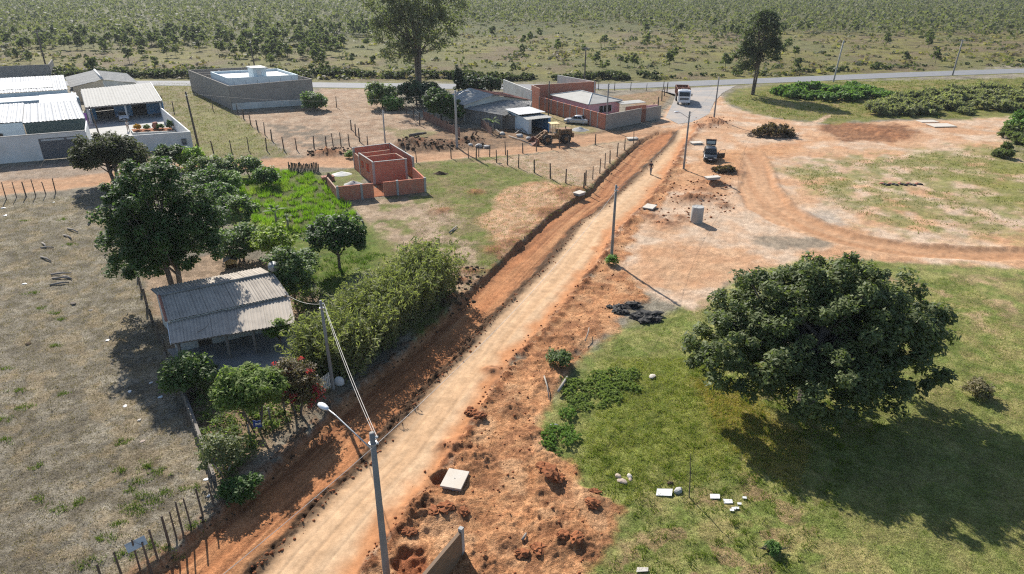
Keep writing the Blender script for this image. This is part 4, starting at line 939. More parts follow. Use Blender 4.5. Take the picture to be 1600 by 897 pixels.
# -- clods of earth
def clods(name, label, specs, mat, seed):
    rng = np.random.default_rng(seed); t = (1 + 5 ** .5) / 2
    iv = np.array([(-1, t, 0), (1, t, 0), (-1, -t, 0), (1, -t, 0), (0, -1, t), (0, 1, t), (0, -1, -t), (0, 1, -t), (t, 0, -1), (t, 0, 1), (-t, 0, -1), (-t, 0, 1)]) / 1.9
    fi = np.array([(0, 11, 5), (0, 5, 1), (0, 1, 7), (0, 7, 10), (0, 10, 11), (1, 5, 9), (5, 11, 4), (11, 10, 2), (10, 7, 6), (7, 1, 8), (3, 9, 4), (3, 4, 2), (3, 2, 6), (3, 6, 8), (3, 8, 9), (4, 9, 5), (2, 4, 11), (6, 2, 10), (8, 6, 7), (9, 8, 1)])
    Vs = []; Fs = []; b0 = 0
    for kind, pts, n, s0, s1 in specs:
        if kind == 'poly': P = inpoly(rng, pts, n)
        else:
            q = np.array(pts); T = rng.random(n) * (len(q) - 1); P = np.stack([np.interp(T, range(len(q)), q[:, k]) for k in (0, 1)], 1) + rng.normal(size=(n, 2)) * .28
        z = ground(P[:, 0], P[:, 1])[0]
        s = s0 + (s1 - s0) * rng.random(n) ** 3
        for i in range(n):
            v = iv * (.7 + .6 * rng.random((12, 1))) * s[i] * np.array([1, .9, .7]); a = rng.random() * 6.28; ca, sa = math.cos(a), math.sin(a)
            v = np.stack([v[:, 0] * ca - v[:, 1] * sa, v[:, 0] * sa + v[:, 1] * ca, v[:, 2]], 1) + (P[i, 0], P[i, 1], z[i] + s[i] * .15)
            Vs.append(v); Fs.append(fi + b0); b0 += 12
    o = link(name, np_mesh(name, np.concatenate(Vs), np.concatenate(Fs), None, True), M[mat]); tag(o, label, 'soil clods', kind='stuff')
clods('soil_clods', 'loose orange earth clods scattered beside the road', [('poly', ORANGE_W, 900, .02, .10), ('line', wROAD_L[1:-2], 900, .02, .11), ('line', wROAD_R[1:-2], 350, .02, .10),
      ('poly', PX([(1030, 290), (1140, 270), (1150, 330), (1080, 350), (1010, 350)]), 260, .04, .2), ('poly', PX([(1085, 180), (1150, 185), (1140, 200), (1080, 203)]), 120, .05, .2)], 'soil', 41)
clods('dark_clods', 'dark damp earth clods along the dug bank', [('line', wDUG_L[1:-2], 420, .03, .11), ('poly', PX([(615, 222), (760, 216), (760, 232), (630, 240)]), 300, .06, .35), ('poly', PX([(480, 232), (570, 232), (570, 244), (480, 244)]), 120, .06, .3), ('poly', PX([(685, 420), (760, 420), (740, 470), (690, 490)]), 160, .05, .25)], 'soil_dark', 42)
# ------------------------------------------------------------------ buildings
def at(t): return Vector(t.location)
def lerp2(a, b, t): return tuple(a[i] + (b[i] - a[i]) * t for i in range(len(a)))
def roof_sheets(t, p00, p10, p11, p01, n, mat, pitch=.18, amp=.03, name='roof_sheet', rows=1, jit=.012):
    """a roof of single overlapping corrugated sheets; p00-p10 is the eave"""
    rng = random.Random(hash(name) % 99 + n); p00, p10, p11, p01 = map(Vector, (p00, p10, p11, p01))
    for r in range(rows):
        for i in range(n):
            u0, u1 = i / n, (i + 1) / n + .012; v0, v1 = r / rows - (.03 if r else 0), (r + 1) / rows
            q = lambda u, v: p00.lerp(p10, u).lerp(p01.lerp(p11, u), v)
            dz = Vector((0, 0, (.012 if i % 2 else 0) + .03 * r * (1 if v0 < .01 else 1) + rng.uniform(-jit, jit)))
            o = MB().corr(q(u0, v0) + dz, q(u1, v0) + dz, q(u1, v1) + dz, q(u0, v1) + dz, pitch, amp).build(name, mat, t, False, 0, True)
def W(t, name, p, q, z0, z1, mat, th=.16, z1b=None):
    return MB().wall(p, q, z0, z1, th, z1b).build(name, mat, t, False, 0, True)
def wall_open(t, name, p, q, z1, mat, holes, th=.16, z0=-.3):
    """a wall with openings (u0,u1,zlo,zhi) along p-q: one mesh of piers, sills and lintels"""
    b = MB(); us = sorted(holes); cur = 0.0; zl = z1
    for u0, u1, a, c in us:
        if u0 > cur: b.wall(lerp2(p, q, cur), lerp2(p, q, u0), z0, z1, th)
        if a > z0: b.wall(lerp2(p, q, u0), lerp2(p, q, u1), z0, a, th)
        if c < z1: b.wall(lerp2(p, q, u0), lerp2(p, q, u1), c, z1, th)
        cur = u1
    if cur < 1: b.wall(lerp2(p, q, cur), q, z0, z1, th)
    return b.build(name, mat, t, False, 0, True)

# ---- the near house with the corrugated roof
def near_house():
    RL, RR = Vector(G3(250, 463, 3.3)), Vector(G3(425, 427.5, 3.3))
    BLp, BRp = Vector(G3(236, 451, 2.85)), Vector(G3(407, 418, 2.85))
    ML, MR = Vector(G3(261, 502, 2.75)), Vector(G3(449, 461, 2.75))
    VL, VR = Vector(G3(262, 505, 2.55)), Vector(G3(450, 462.5, 2.55))
    EL, ER = Vector(G3(267, 537.5, 2.1)), Vector(G3(459, 505, 2.1))
    c = (RL + RR) / 2
    t = thing('small_house', 'low house with grey corrugated roof and shady veranda', 'house', (c.x, c.y, 0))
    roof_sheets(t, ML, MR, RR, RL, 9, M['roof_fibre'], .24, .038)
    roof_sheets(t, BRp, BLp, RL - Vector((0, 0, .03)), RR - Vector((0, 0, .03)), 9, M['roof_fibre'], .24, .038)
    roof_sheets(t, EL, ER, VR + (MR - ML) * 0, VL, 9, M['roof_fibre'], .24, .038, name='veranda_sheet')
    b = MB(); n = 18
    for i in range(n):
        p = RL.lerp(RR, i / n) + Vector((0, 0, .06)); q = RL.lerp(RR, (i + 1.08) / n) + Vector((0, 0, .075)); b = MB().tube([p, q], .10, 8); b.build('ridge_cap', M['roof_dark'], t, True, 0, True)
    for i in range(9):
        p = RL.lerp(ML, i / 9) + Vector((-.05, 0, .07)); q = RL.lerp(ML, (i + 1.1) / 9) + Vector((-.05, 0, .06)); MB().tube([p, q], .09, 8).build('verge_tile', M['tile_red'], t, True, 0, True)
    ins = lambda a, b_, k: Vector(a).lerp(Vector(b_), k)
    f0, f1 = ins(ML, MR, .03), ins(ML, MR, .97); b0, b1 = ins(BLp, BRp, .03), ins(BLp, BRp, .97)
    f0 += (RL - ML) * .08; f1 += (RR - MR) * .08; b0 += (RL - BLp) * .2; b1 += (RR - BRp) * .2
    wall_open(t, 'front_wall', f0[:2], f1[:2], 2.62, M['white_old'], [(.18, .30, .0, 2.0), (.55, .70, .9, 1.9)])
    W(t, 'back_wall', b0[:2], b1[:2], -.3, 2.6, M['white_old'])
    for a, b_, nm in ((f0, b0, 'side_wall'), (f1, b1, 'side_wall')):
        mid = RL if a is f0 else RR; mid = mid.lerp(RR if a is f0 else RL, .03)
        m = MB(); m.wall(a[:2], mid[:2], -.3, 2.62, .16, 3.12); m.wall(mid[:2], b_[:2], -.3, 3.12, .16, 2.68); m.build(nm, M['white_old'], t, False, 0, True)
    d0 = lerp2(f0, f1, .18); d1 = lerp2(f0, f1, .30); W(t, 'door', d0[:2], d1[:2], 0, 2.0, M['wood'], .06)
    d0 = lerp2(f0, f1, .55); d1 = lerp2(f0, f1, .70); W(t, 'window', d0[:2], d1[:2], .9, 1.9, M['glass'], .05)
    inw = Vector((.15, .3, 0))
    for k, u in enumerate((.02, .40, .62, .98)):
        p = EL.lerp(ER, u) + inw; MB().box((p.x, p.y, .9), (.16, .16, 2.4)).build('veranda_post', M['wood_grey'], t, False, .01, True)
    MB().bar(EL + Vector((.1, .25, -.10)), ER + Vector((.1, .25, -.10)), .10, .14).build('eave_beam', M['wood_grey'], t, False, 0, True)
    MB().bar(EL + Vector((-.02, -.0, -.02)), VL + Vector((-.02, 0, -.02)), .05, .16).build('verge_board', M['white'], t, False, 0, True)
    MB().bar(VL + Vector((-.03, -.0, .05)), RL + Vector((-.08, 0, -.06)), .05, .16).build('verge_board', M['white'], t, False, 0, True)
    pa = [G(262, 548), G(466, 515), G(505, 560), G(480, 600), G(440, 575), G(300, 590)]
    tag(MB().prism(pa, -.2, .13).build('veranda_slab', M['roof_dark'], t, False, 0, True))  # dark colour paints in the shade under the veranda roof
    # satellite dish on the ridge end
    p = RR + Vector((.15, .1, .1)); d = thing('satellite_dish', 'grey satellite dish at the right end of the house ridge', 'satellite dish', p)
    MB().tube([(0, 0, -.6), (0, 0, .3)], .025, 6).build('mast', M['steel'], d)
    b = MB(); n = 16; rings = []
    ax = Vector((.35, -.75, .55)).normalized(); e1 = ax.cross(Vector((0, 0, 1))).normalized(); e2 = ax.cross(e1)
    for j in range(5):
        r = .42 * j / 4 + .001; h = .30 * (j / 4) ** 2 * .45
        rings.append([Vector((0, 0, .42)) + ax * h + (e1 * math.cos(2 * math.pi * k / n) + e2 * math.sin(2 * math.pi * k / n)) * r for k in range(n)])
    b.loft(rings, True); b.build('reflector', M['steel'], d, True)
    MB().bar(Vector((0, 0, .42)) - e2 * .38, Vector((0, 0, .42)) + ax * .4, .02).build('feed_arm', M['steel'], d)
    # branch fallen on the roof
    q = EL.lerp(ER, .22) + (VL - EL) * .3
    tw = MB(); tw.tube([(0, 0, .06), (.35, .5, .12), (.5, .9, .3)], [.02, .015, .008], 5)
    o = tw.build('fallen_twig', M['bark'], None, False, 0, False, q); tag(o, 'small twig lying on the veranda roof', 'twig')
near_house()
# dog kennel
kx, ky = G(362, 416); t = thing('dog_kennel', 'small yellow dog kennel behind the house', 'kennel', (kx, ky, gz(kx, ky)), R(20))
wall_open(t, 'front_wall', (-.5, -.45), (.5, -.45), .75, M['canopy_yellow'], [(.3, .7, .05, .6)], .04, 0)
for p, q in (((-.5, .45), (.5, .45)), ((-.48, -.43), (-.48, .43)), ((.48, -.43), (.48, .43))): MB().wall(p, q, 0, .75, .04).build('side_wall', M['canopy_yellow'], t)
MB().slab([(-.62, -.6, .74), (0, -.6, 1.0), (0, .6, 1.0), (-.62, .6, .74)], .04).build('roof_panel', M['wood_grey'], t); MB().slab([(.01, -.6, 1.0), (.62, -.6, .74), (.62, .6, .74), (.01, .6, 1.0)], .04).build('roof_panel', M['wood_grey'], t)

# ---- white walled house with the grey gate, far left
def white_house():
    u = Vector((4.0, 1.8, 0)).normalized(); g0 = Vector((-66.0, 96.0, 0)); base = g0
    P = lambda s, v=0.0: (g0 + u * s + Vector((-.47, .88, 0)) * v)
    t = thing('white_house', 'white house behind a tall white wall with a slate grey gate', 'house', (g0.x, g0.y, 0))
    W(t, 'front_wall', P(-16)[:2], P(0)[:2], -.3, 3.6, M['white']); W(t, 'front_wall', P(4.9)[:2], P(5.9)[:2], -.3, 3.6, M['white'])
    MB().wall(P(-16)[:2], P(5.95)[:2], 3.6, 3.68, .24).build('wall_coping', M['concrete'], t, False, 0, True)
    W(t, 'gate_lintel', P(0)[:2], P(4.9)[:2], 3.0, 3.595, M['white'], .15)
    gt = W(t, 'gate', P(.02)[:2], P(4.88)[:2], .05, 2.98, M['gate_grey'], .06)
    for k in range(5):
        gp = W(t, 'gate_rail', P(.05, -.04)[:2], P(4.85, -.04)[:2], .25 + k * .52, .30 + k * .52, M['gate_grey'], .03)
    W(t, 'gate_window', P(.3, -.05)[:2], P(3.1, -.05)[:2], 2.62, 2.86, M['roof_slab'], .03); W(t, 'gate_window', P(3.4, -.05)[:2], P(4.7, -.05)[:2], 2.62, 2.86, M['roof_slab'], .03)
    W(t, 'side_wall', P(5.85)[:2], P(5.85, 9)[:2], -.3, 3.4, M['white'])
    # roofs
    f0, f1 = Vector((-73.3, 104.2, 3.5)), Vector((-66.0, 107.8, 3.5)); k0, k1 = Vector((-80.6, 116.3, 4.1)), Vector((-74.1, 120.0, 4.1))
    roof_sheets(t, f0, f1, k1, k0, 8, M['roof_white'], .5, .05)
    d = (f1 - f0); roof_sheets(t, f0 - d * 1.2 + Vector((0, 0, .2)), f0 - d * .01 + Vector((0, 0, .2)), k0 - d * .01 + Vector((0, 0, .2)), k0 - d * 1.2 + Vector((0, 0, .2)), 8, M['roof_white'], .5, .05)
    W(t, 'house_wall', (f0 + Vector((.1, .2, 0)))[:2], (f1 + Vector((-.1, .2, 0)))[:2], -.2, 3.4, M['green_dark'], .2)
    W(t, 'house_wall', (f0 - d * 1.2 + Vector((.1, .2, 0)))[:2], (f0 + Vector((-.1, .2, 0)))[:2], -.2, 3.55, M['paleblue'], .2)
    W(t, 'house_wall', (f1 + Vector((-.15, .2, 0)))[:2], (k1 + Vector((-.15, -.2, 0)))[:2], -.2, 3.4, M['white'], .2, 4.0)
    wv = f0 - d * .7; W(t, 'window', (wv + Vector((0, .06, 0)))[:2], (wv + d * .35 + Vector((0, .06, 0)))[:2], 1.0, 2.2, M['glass'], .06)
    # rear wing with the glazed strip
    a0, a1, b0, b1 = Vector((-103, 125.2, 3.6)), Vector((-84.3, 134.4, 3.6)), Vector((-112, 139.5, 4.3)), Vector((-92.9, 148.0, 4.3))
    w = thing('metal_roofed_house', 'house with white metal roof and a dark glazed strip, top left', 'house', (a1.x, a1.y, 0))
    roof_sheets(w, a0, a1, b1, b0, 16, M['roof_white'], .5, .05)
    q = lambda s, v: a0.lerp(a1, s).lerp(b0.lerp(b1, s), v) + Vector((0, 0, .09))
    for k in range(8):
        s0 = .12 + k * .098; MB().slab([q(s0, .18), q(s0 + .09, .18), q(s0 + .09, .62), q(s0, .62)], .03).build('skylight', M['skylight'], w, False, 0, True)
    W(w, 'house_wall', (a0 + Vector((0, .3, 0)))[:2], (a1 + Vector((-.1, .3, 0)))[:2], -.2, 3.45, M['paleblue'], .2)
    W(w, 'house_wall', (a1 + Vector((-.2, .4, 0)))[:2], (b1 + Vector((-.2, -.2, 0)))[:2], -.2, 3.45, M['white'], .2, 4.2)
    # low flat roof between the two
    fl = thing('flat_roofed_annex', 'pale flat roofed annex between the two white roofs', 'annex', (-82, 124, 0))
    MB().prism([(-96, 119.5), (-78.5, 128.0), (-83.2, 134.0), (-101, 125.0)], 2.7, 2.9).build('roof_slab', M['roof_slab'], fl, False, 0, True)
    for p, q_ in (((-96, 119.5), (-78.5, 128.0)), ((-78.5, 128.0), (-83.2, 134.0))): W(fl, 'parapet', p, q_, -.2, 3.2, M['paleblue'], .2)
    dw = thing('dark_block_wall', 'long dark grey wall behind the far left roofs', 'wall', (-114, 173, 0))
    W(dw, 'wall_panel', (-140, 163), (-111.6, 173.6), -.3, 3.2, M['block'], .2); W(dw, 'wall_panel', (-111.6, 173.6), (-117, 184), -.3, 3.2, M['block'], .2)
    tk = thing('water_tank', 'blue water tank behind the white metal roof', 'water tank', (-98.0, 158.0, 0))
    MB().tube([(0, 0, 0), (0, 0, 2.4), (0, 0, 2.6)], [1.4, 1.5, 1.0], 14).build('tank', M['tank_blue'], tk, True); MB().box((1.6, -1, 1.0), (4.5, 1.2, 2.0), R(25)).build('plinth', M['concrete'], tk)
    tk.location = (-97, 159, 0)
    # beige gabled house
    r0, r1 = Vector((-82.6, 144.1, 4.0)), Vector((-91.5, 157.5, 4.0)); l0, l1 = Vector((-87.6, 141.0, 2.9)), Vector((-96.5, 154.4, 2.9)); q0, q1 = Vector((-77.0, 147.0, 2.9)), Vector((-86.2, 160.5, 2.9))
    h = thing('gabled_house', 'beige house with low grey gable roof behind the carport', 'house', (r0.x, r0.y, 0))
    roof_sheets(h, l0, l1, r1, r0, 8, M['roof_grey'], .3, .03); roof_sheets(h, q1, q0, r0, r1, 8, M['roof_grey'], .3, .03)
    MB().tube([r0 + Vector((0, 0, .08)), r1 + Vector((0, 0, .08))], .22, 8).build('ridge_cap', M['roof_white'], h, True, 0, True)
    m = MB(); ins = Vector((-.25, .4, 0)); m.wall((l0 + ins + Vector((.4, .2, 0)))[:2], (r0 + ins)[:2], -.2, 2.85, .2, 3.85); m.build('gable_wall', M['beige'], h, False, 0, True)
    m = MB(); m.wall((r0 + ins)[:2], (q0 + ins - Vector((.5, .2, 0)))[:2], -.2, 3.85, .2, 2.85); m.build('gable_wall', M['white_old'], h, False, 0, True)
    W(h, 'side_wall', (q0 + ins - Vector((.5, .2, 0)))[:2], (q1 - Vector((.6, .6, 0)))[:2], -.2, 2.8, M['white_old'])
white_house()

# ---- courtyard house with carport
def courtyard():
    A0, A1 = Vector((-60.6, 98.9, 0)), Vector((-48.1, 103.4, 0)); Bk = Vector((-60.8, 121.9, 0)); Bl = Vector((-72.2, 117.3, 0))
    t = thing('carport_house', 'house with grey corrugated carport roof, blue walls and white courtyard wall', 'house', (A1.x, A1.y, 0))
    MB().prism([A0[:2], A1[:2], (-69.6, 137), (-81, 131)], -.1, .12).build('courtyard_floor', M['concrete'], t, False, 0, True)
    W(t, 'courtyard_wall', A0[:2], A1[:2], -.3, 2.4, M['white'], .18); W(t, 'courtyard_wall', A1[:2], Bk[:2], -.3, 2.4, M['white'], .175)
    f0, f1, k0, k1 = Vector((-72.4, 119.2, 3.0)), Vector((-62.3, 125.5, 3.0)), Vector((-81.2, 133.8, 3.7)), Vector((-71.9, 141.8, 3.7))
    roof_sheets(t, f0, f1, k1, k0, 12, M['roof_grey'], .5, .05)
    MB().bar(f0 + Vector((0, 0, -.12)), f1 + Vector((0, 0, -.12)), .1, .22).build('eave_beam', M['wood_grey'], t, False, 0, True)
    MB().bar(f1 + Vector((.05, 0, -.02)), k1 + Vector((.05, 0, -.02)), .14, .3).build('verge_board', M['white'], t, False, 0, True)
    m0, m1 = f0.lerp(k0, .26), f1.lerp(k1, .26)
    wall_open(t, 'blue_wall', m0[:2], m1[:2], 3.05, M['blue_wall'], [(.12, .36, 0, 2.5), (.60, .80, 0, 2.2)], .16)
    W(t, 'side_wall', (f1 + Vector((-.1, .3, 0)))[:2], (k1 + Vector((-.1, -.2, 0)))[:2], -.2, 2.75, M['blue_wall'], .17, 3.4)
    W(t, 'side_wall', (f0 + Vector((.1, .3, 0)))[:2], (k0 + Vector((.1, -.2, 0)))[:2], -.2, 2.75, M['white'], .17, 3.4)
    W(t, 'back_wall', k0[:2], k1[:2], -.2, 3.4, M['white_old'], .17)
    d0 = m0.lerp(m1, .60); d1 = m0.lerp(m1, .80); W(t, 'door', (d0 + Vector((0, .1, 0)))[:2], (d1 + Vector((0, .1, 0)))[:2], 0, 2.2, M['dark'], .06)
    for u in (.03, .5, .97):
        p = f0.lerp(f1, u) + Vector((-.15, .35, 0)); MB().box((p.x, p.y, 1.35), (.22, .22, 2.9)).build('carport_post', M['white'], t, False, 0, True)
    fl = thing('flat_white_roof', 'flat white slab roof left of the carport', 'annex', (-74.5, 118, 0))
    MB().prism([(-77.6, 115.0), (-72.8, 117.6), (-82.0, 133.4), (-87.2, 130.6)], 3.0, 3.16).build('roof_slab', M['roof_white'], fl, False, 0, True)
    W(fl, 'front_wall', (-77.4, 115.3), (-72.9, 117.8), -.2, 2.995, M['white'], .16); W(fl, 'side_wall', (-72.95, 117.9), (-81.9, 133), -.2, 2.995, M['white'], .16)
    cl = thing('hanging_cloth', 'purple cloth hanging beside the carport', 'cloth', (-71.6, 117.0, 0))
    b = MB(); secs = []
    for j in range(7):
        secs.append([(i * .18 - .45, .10 * math.sin(i * 1.7 + j * .4), 2.5 - j * .3) for i in range(6)])
    b.loft(secs, False); o = b.build('cloth', M['purple'], cl); s = o.modifiers.new('s', 'SOLIDIFY'); s.thickness = .02
    # raised planter along the courtyard wall
    pl = thing('planter_bed', 'long planter bed with shrubs inside the courtyard wall', 'planter', (-53, 103.5, 0))
    pA = Vector(G3(274, 205, .5)); pB = Vector(G3(208, 208, .5)); v = Vector((-.55, .83, 0)) * 3.4
    MB().prism([pA[:2], pB[:2], (pB + v)[:2], (pA + v)[:2]], 0, .55).build('planter_wall', M['white_old'], pl, False, 0, True)
    MB().prism([(pA + v * .1).lerp(pB, .02)[:2], (pB + v * .1).lerp(pA, .02)[:2], (pB + v * .9).lerp(pA, .02)[:2], (pA + v * .9).lerp(pB, .02)[:2]], .5, .6).build('soil', M['soil'], pl, False, 0, True)
    rng = np.random.default_rng(3); sp = []
    for i, (uu, h, ca, lb) in enumerate([(.06, 1.5, (.04, .07, .025), 'dark conical shrub at the right end of the courtyard planter'), (.3, .8, (.06, .09, .03), 'green shrub in the courtyard planter beside the conical one'), (.62, .7, (.10, .12, .05), 'pale green shrub in the middle of the courtyard planter'), (.85, 1.0, (.30, .16, .03), 'orange leaved shrub at the left end of the courtyard planter')]):
        p = pA.lerp(pB, uu) + v * .5; cen = lobes(rng, [(0, 0, h * .5, .5, .45, h * .5)], 22); V, F, c = leaves(rng, cen, np.full(len(cen), .22), 26, .16, ca, tuple(q * .6 for q in ca))
        o = link('potted_shrub', np_mesh('potted_shrub', V, F, c), M['leaf'], None, (p.x, p.y, .58)); tag(o, lb, 'bush')
    pc = pA.lerp(pB, .40) + v * .7; o = thing('clay_jar', 'large red clay jar in the courtyard planter', 'jar', (pc.x, pc.y, .58))
    MB().loft([[(r * math.cos(k * .524), r * math.sin(k * .524), z) for k in range(12)] for r, z in ((.25, 0), (.5, .3), (.55, .6), (.35, .95), (.4, 1.05))]).build('jar', M['tile_red'], o, True)
    # electricity meter box on the wall end
    mb = thing('meter_box', 'small grey meter box on the end of the white courtyard wall', 'meter box', (A1.x - .9, A1.y - .5, 1.0)); MB().box((0, 0, 0), (.6, .18, .9), R(20)).build('box', M['gate_grey'], mb); MB().box((.03, -.1, .15), (.35, .03, .35), R(20)).build('window', M['skylight'], mb)
courtyard()

# ---- grey block compound
def grey_compound():
    A_, B_, D_ = Vector((-53.0, 133.2, 0)), Vector((-38.9, 138.6, 0)), Vector((-69.8, 155.0, 0)); C_ = B_ + (D_ - A_)
    t = thing('grey_block_house', 'grey block walled house with pale flat parapet roof by the highway', 'house', ((A_ + B_)[0] / 2, (A_ + B_)[1] / 2, 0))
    W(t, 'perimeter_wall', A_[:2], B_[:2], -.3, 4.4, M['block'], .2, 4.9); W(t, 'perimeter_wall', D_[:2], A_[:2], -.3, 4.4, M['block'], .2); W(t, 'perimeter_wall', B_[:2], C_[:2], -.3, 4.9, M['block'], .2, 4.4); W(t, 'perimeter_wall', D_[:2], C_[:2], -.3, 4.4, M['block'], .2)
    MB().wall((A_ + Vector((.1, -.14, 0)))[:2], (B_ + Vector((0, -.14, 0)))[:2], -.3, 1.2, .06).build('plaster_band', M['white_old'], t, False, 0, True)
    u = (B_ - A_).normalized(); v = (D_ - A_).normalized(); P = lambda a, b: A_ + u * a + v * b
    # inner house: parapets round a flat slab
    i0, i1, i2, i3 = P(1.2, 4.0), P(14.0, 4.0), P(14.0, 15), P(1.2, 15)
    for a, b in ((i0, i1), (i1, i2), (i2, i3), (i3, i0)): W(t, 'house_parapet', a[:2], b[:2], -.2, 5.3, M['paleblue'], .25)
    MB().prism([q[:2] for q in (i0, i1, i2, i3)], 4.7, 4.85).build('roof_slab', M['white'], t, False, 0, True)
    c0, c1, c2, c3 = P(6.2, 5), P(8.6, 5), P(8.6, 8), P(6.2, 8)
    MB().prism([q[:2] for q in (c0, c1, c2, c3)], 4.8, 6.7).build('stair_tower', M['paleblue'], t, False, 0, True)
    MB().prism([q[:2] for q in (P(6.0, 4.8), P(8.8, 4.8), P(8.8, 8.2), P(6.0, 8.2))], 6.705, 6.85).build('tower_roof', M['white'], t, False, 0, True)
    W(t, 'tower_door', P(6.9, 4.9)[:2], P(7.6, 4.9)[:2], 5.0, 6.4, M['white'], .08)
    for b in (15.2, 19.5, 23.5): W(t, 'cross_wall', P(.2, b)[:2], P(8, b)[:2], -.2, 4.2, M['block'], .18)
    W(t, 'inner_wall', P(5.5, 15.2)[:2], P(5.5, 26)[:2], -.2, 4.2, M['block'], .18)
    for k in range(7):
        p = P(1 + k * 2.1, 0) + Vector((0, 0, 4.4 + .035 * k * 2.1)); MB().tube([p, p + Vector((0, 0, .75))], .03, 5).build('rebar', M['wire'], t, False, 0, True)
grey_compound()

# ---- half built brick house
def brick_house():
    t = thing('unfinished_brick_house', 'roofless half built red brick house with low front wall', 'house', (-15.5, 86, 0)); H = 2.8
    FL, FR, KL, KR = (-17.2, 84.1), (-13.4, 85.7), (-19.8, 88.6), (-16.2, 90.6); TL, TR = (-21.2, 91.6), (-16.7, 94.1); ER = (-12.6, 86.6)
    br = M['brick']; cp = M['concrete']
    W(t, 'brick_wall', FL, FR, -.3, H, br); wall_open(t, 'brick_wall', KL, FL, H, br, [(.12, .30, 1.1, 2.1), (.48, .72, 1.0, 2.2)], .155)
    W(t, 'brick_wall', FR, lerp2(FR, KR, .62), -.3, H, br, .155); W(t, 'brick_wall', KL, KR, -.3, H, br, .15)
    W(t, 'brick_wall', lerp2(KL, FL, .35), lerp2(KR, FR, .35), -.3, H - .05, br, .15)
    W(t, 'brick_wall', KL, TL, -.3, H - .5, br, .15); W(t, 'brick_wall', TL, TR, -.3, H, br, .155); W(t, 'brick_wall', TR, ER, -.3, H, br, .15)
    q = [(-20.2, 77.3), (-16.3, 78.7), (-15.2, 79.1), (-10.5, 80.9)]
    W(t, 'low_wall', q[0], q[1], -.3, 1.75, br); W(t, 'low_wall', q[2], q[3], -.3, 1.75, br); W(t, 'low_wall', q[0], (-22.6, 82.4), -.3, 1.4, br, .155); W(t, 'low_wall', q[3], (-12.5, 85.6), -.3, 1.75, br, .155)
    for p, h in ((FL, H), (FR, H), (KL, H), (TL, H), (TR, H), (ER, H), (q[0], 1.75), (q[3], 1.75), (lerp2(q[0], q[1], .66), 1.75), (lerp2(q[2], q[3], .33), 1.75)):
        MB().box((p[0], p[1], (h + .06) / 2 - .13), (.26, .26, h + .32), R(21)).build('concrete_column', cp, t, False, 0, True)
    for a, b in ((FL, FR), (KL, FL), (TL, TR), (TR, ER)): MB().wall(a, b, H + .003, H + .06, .17).build('wall_cap', cp, t, False, 0, True)
    MB().prism([FL, FR, KR, TR, TL, KL], -.2, .06).build('floor_slab', cp, t, False, 0, True)
    MB().prism([(-20.2, 77.4), (-10.5, 81.0), (-12.6, 85.6), (-13.4, 85.7), (-17.2, 84.1), (-22.4, 82.2)], -.2, .035).build('yard_floor', M['soil'], t, False, 0, True)
    rb = np.random.default_rng(12)
    # stack of bricks, sand heap and boards
    s = thing('brick_stack', 'stack of loose red bricks leaning by the left garden wall', 'brick stack', (*G(505, 284), 0), R(20))
    for i in range(5):
        for j in range(4):
            for k in range(3): MB().box((i * .32 + rb.uniform(-.03, .03), j * .22 + rb.uniform(-.02, .02), .1 + k * .2), (.30, .19, .19), rb.uniform(-.05, .05)).build('brick', M['tile_red'], s)
    for k in range(4):
        p = G(512 + k * 2, 291 + k * 2); o = MB().box((0, 0, .8), (.28, .03, 1.8), R(30 + k * 8), R(20)).build('leaning_board', M['wood'], None, False, 0, False, (p[0], p[1], 0)); tag(o, ['dark board leaning by the brick stack, farthest of four', 'dark board leaning by the brick stack, second of four', 'dark board leaning by the brick stack, third of four', 'dark board leaning by the brick stack, nearest of four'][k], 'board')
    def heap(name, label, px, py, r, h, mat, sq=1.0, seed=1, cat='heap'):
        x, y = G(px, py); n = 34; th = np.linspace(0, 2 * np.pi, n, False); V = [(0, 0, h)]; F = []; rr = np.random.default_rng(seed)
        for j in range(1, 9):
            f = j / 8
            for a in th:
                w = r * f * (1 + .25 * (vnoise(np.array([math.cos(a) * 2 + 5]), np.array([math.sin(a) * 2 + seed]))[0] - .5)); X, Y = w * math.cos(a), w * math.sin(a) * sq
                z = h * (1 - f) ** 1.0 * (.8 + .4 * vnoise(np.array([X * 2 / r * 3]), np.array([Y * 2 / r * 3]), seed)[0]) + rr.uniform(-.03, .03) * h - .03
                V.append((X, Y, z))
        for k in range(n): F.append((0, 1 + k, 1 + (k + 1) % n))
        for j in range(7):
            for k in range(n): a = 1 + j * n; F.append((a + k, a + n + k, a + n + (k + 1) % n, a + (k + 1) % n))
        b = MB(); b.add(V, F); o = b.build(name, M[mat], None, True, 0, False, (x, y, gz(x, y))); tag(o, label, cat); return o
    heap('sand_heap', 'white sand heap in the yard of the brick house', 534, 272, 1.3, .35, 'white_old', .8, 3)
    heap('gravel_heap', 'grey gravel heap inside the low brick wall', 552, 288, 1.3, .5, 'concrete', .7, 4)
    heap('gravel_heap', 'grey sand heap beside the silver car', 905, 204, 1.6, .6, 'concrete', .7, 5)
    heap('debris_heap', 'dark rubble heap on the grass right of the brick house', 688, 272, 1.0, .4, 'soil_dark', .6, 6)
    return heap
heap = brick_house()

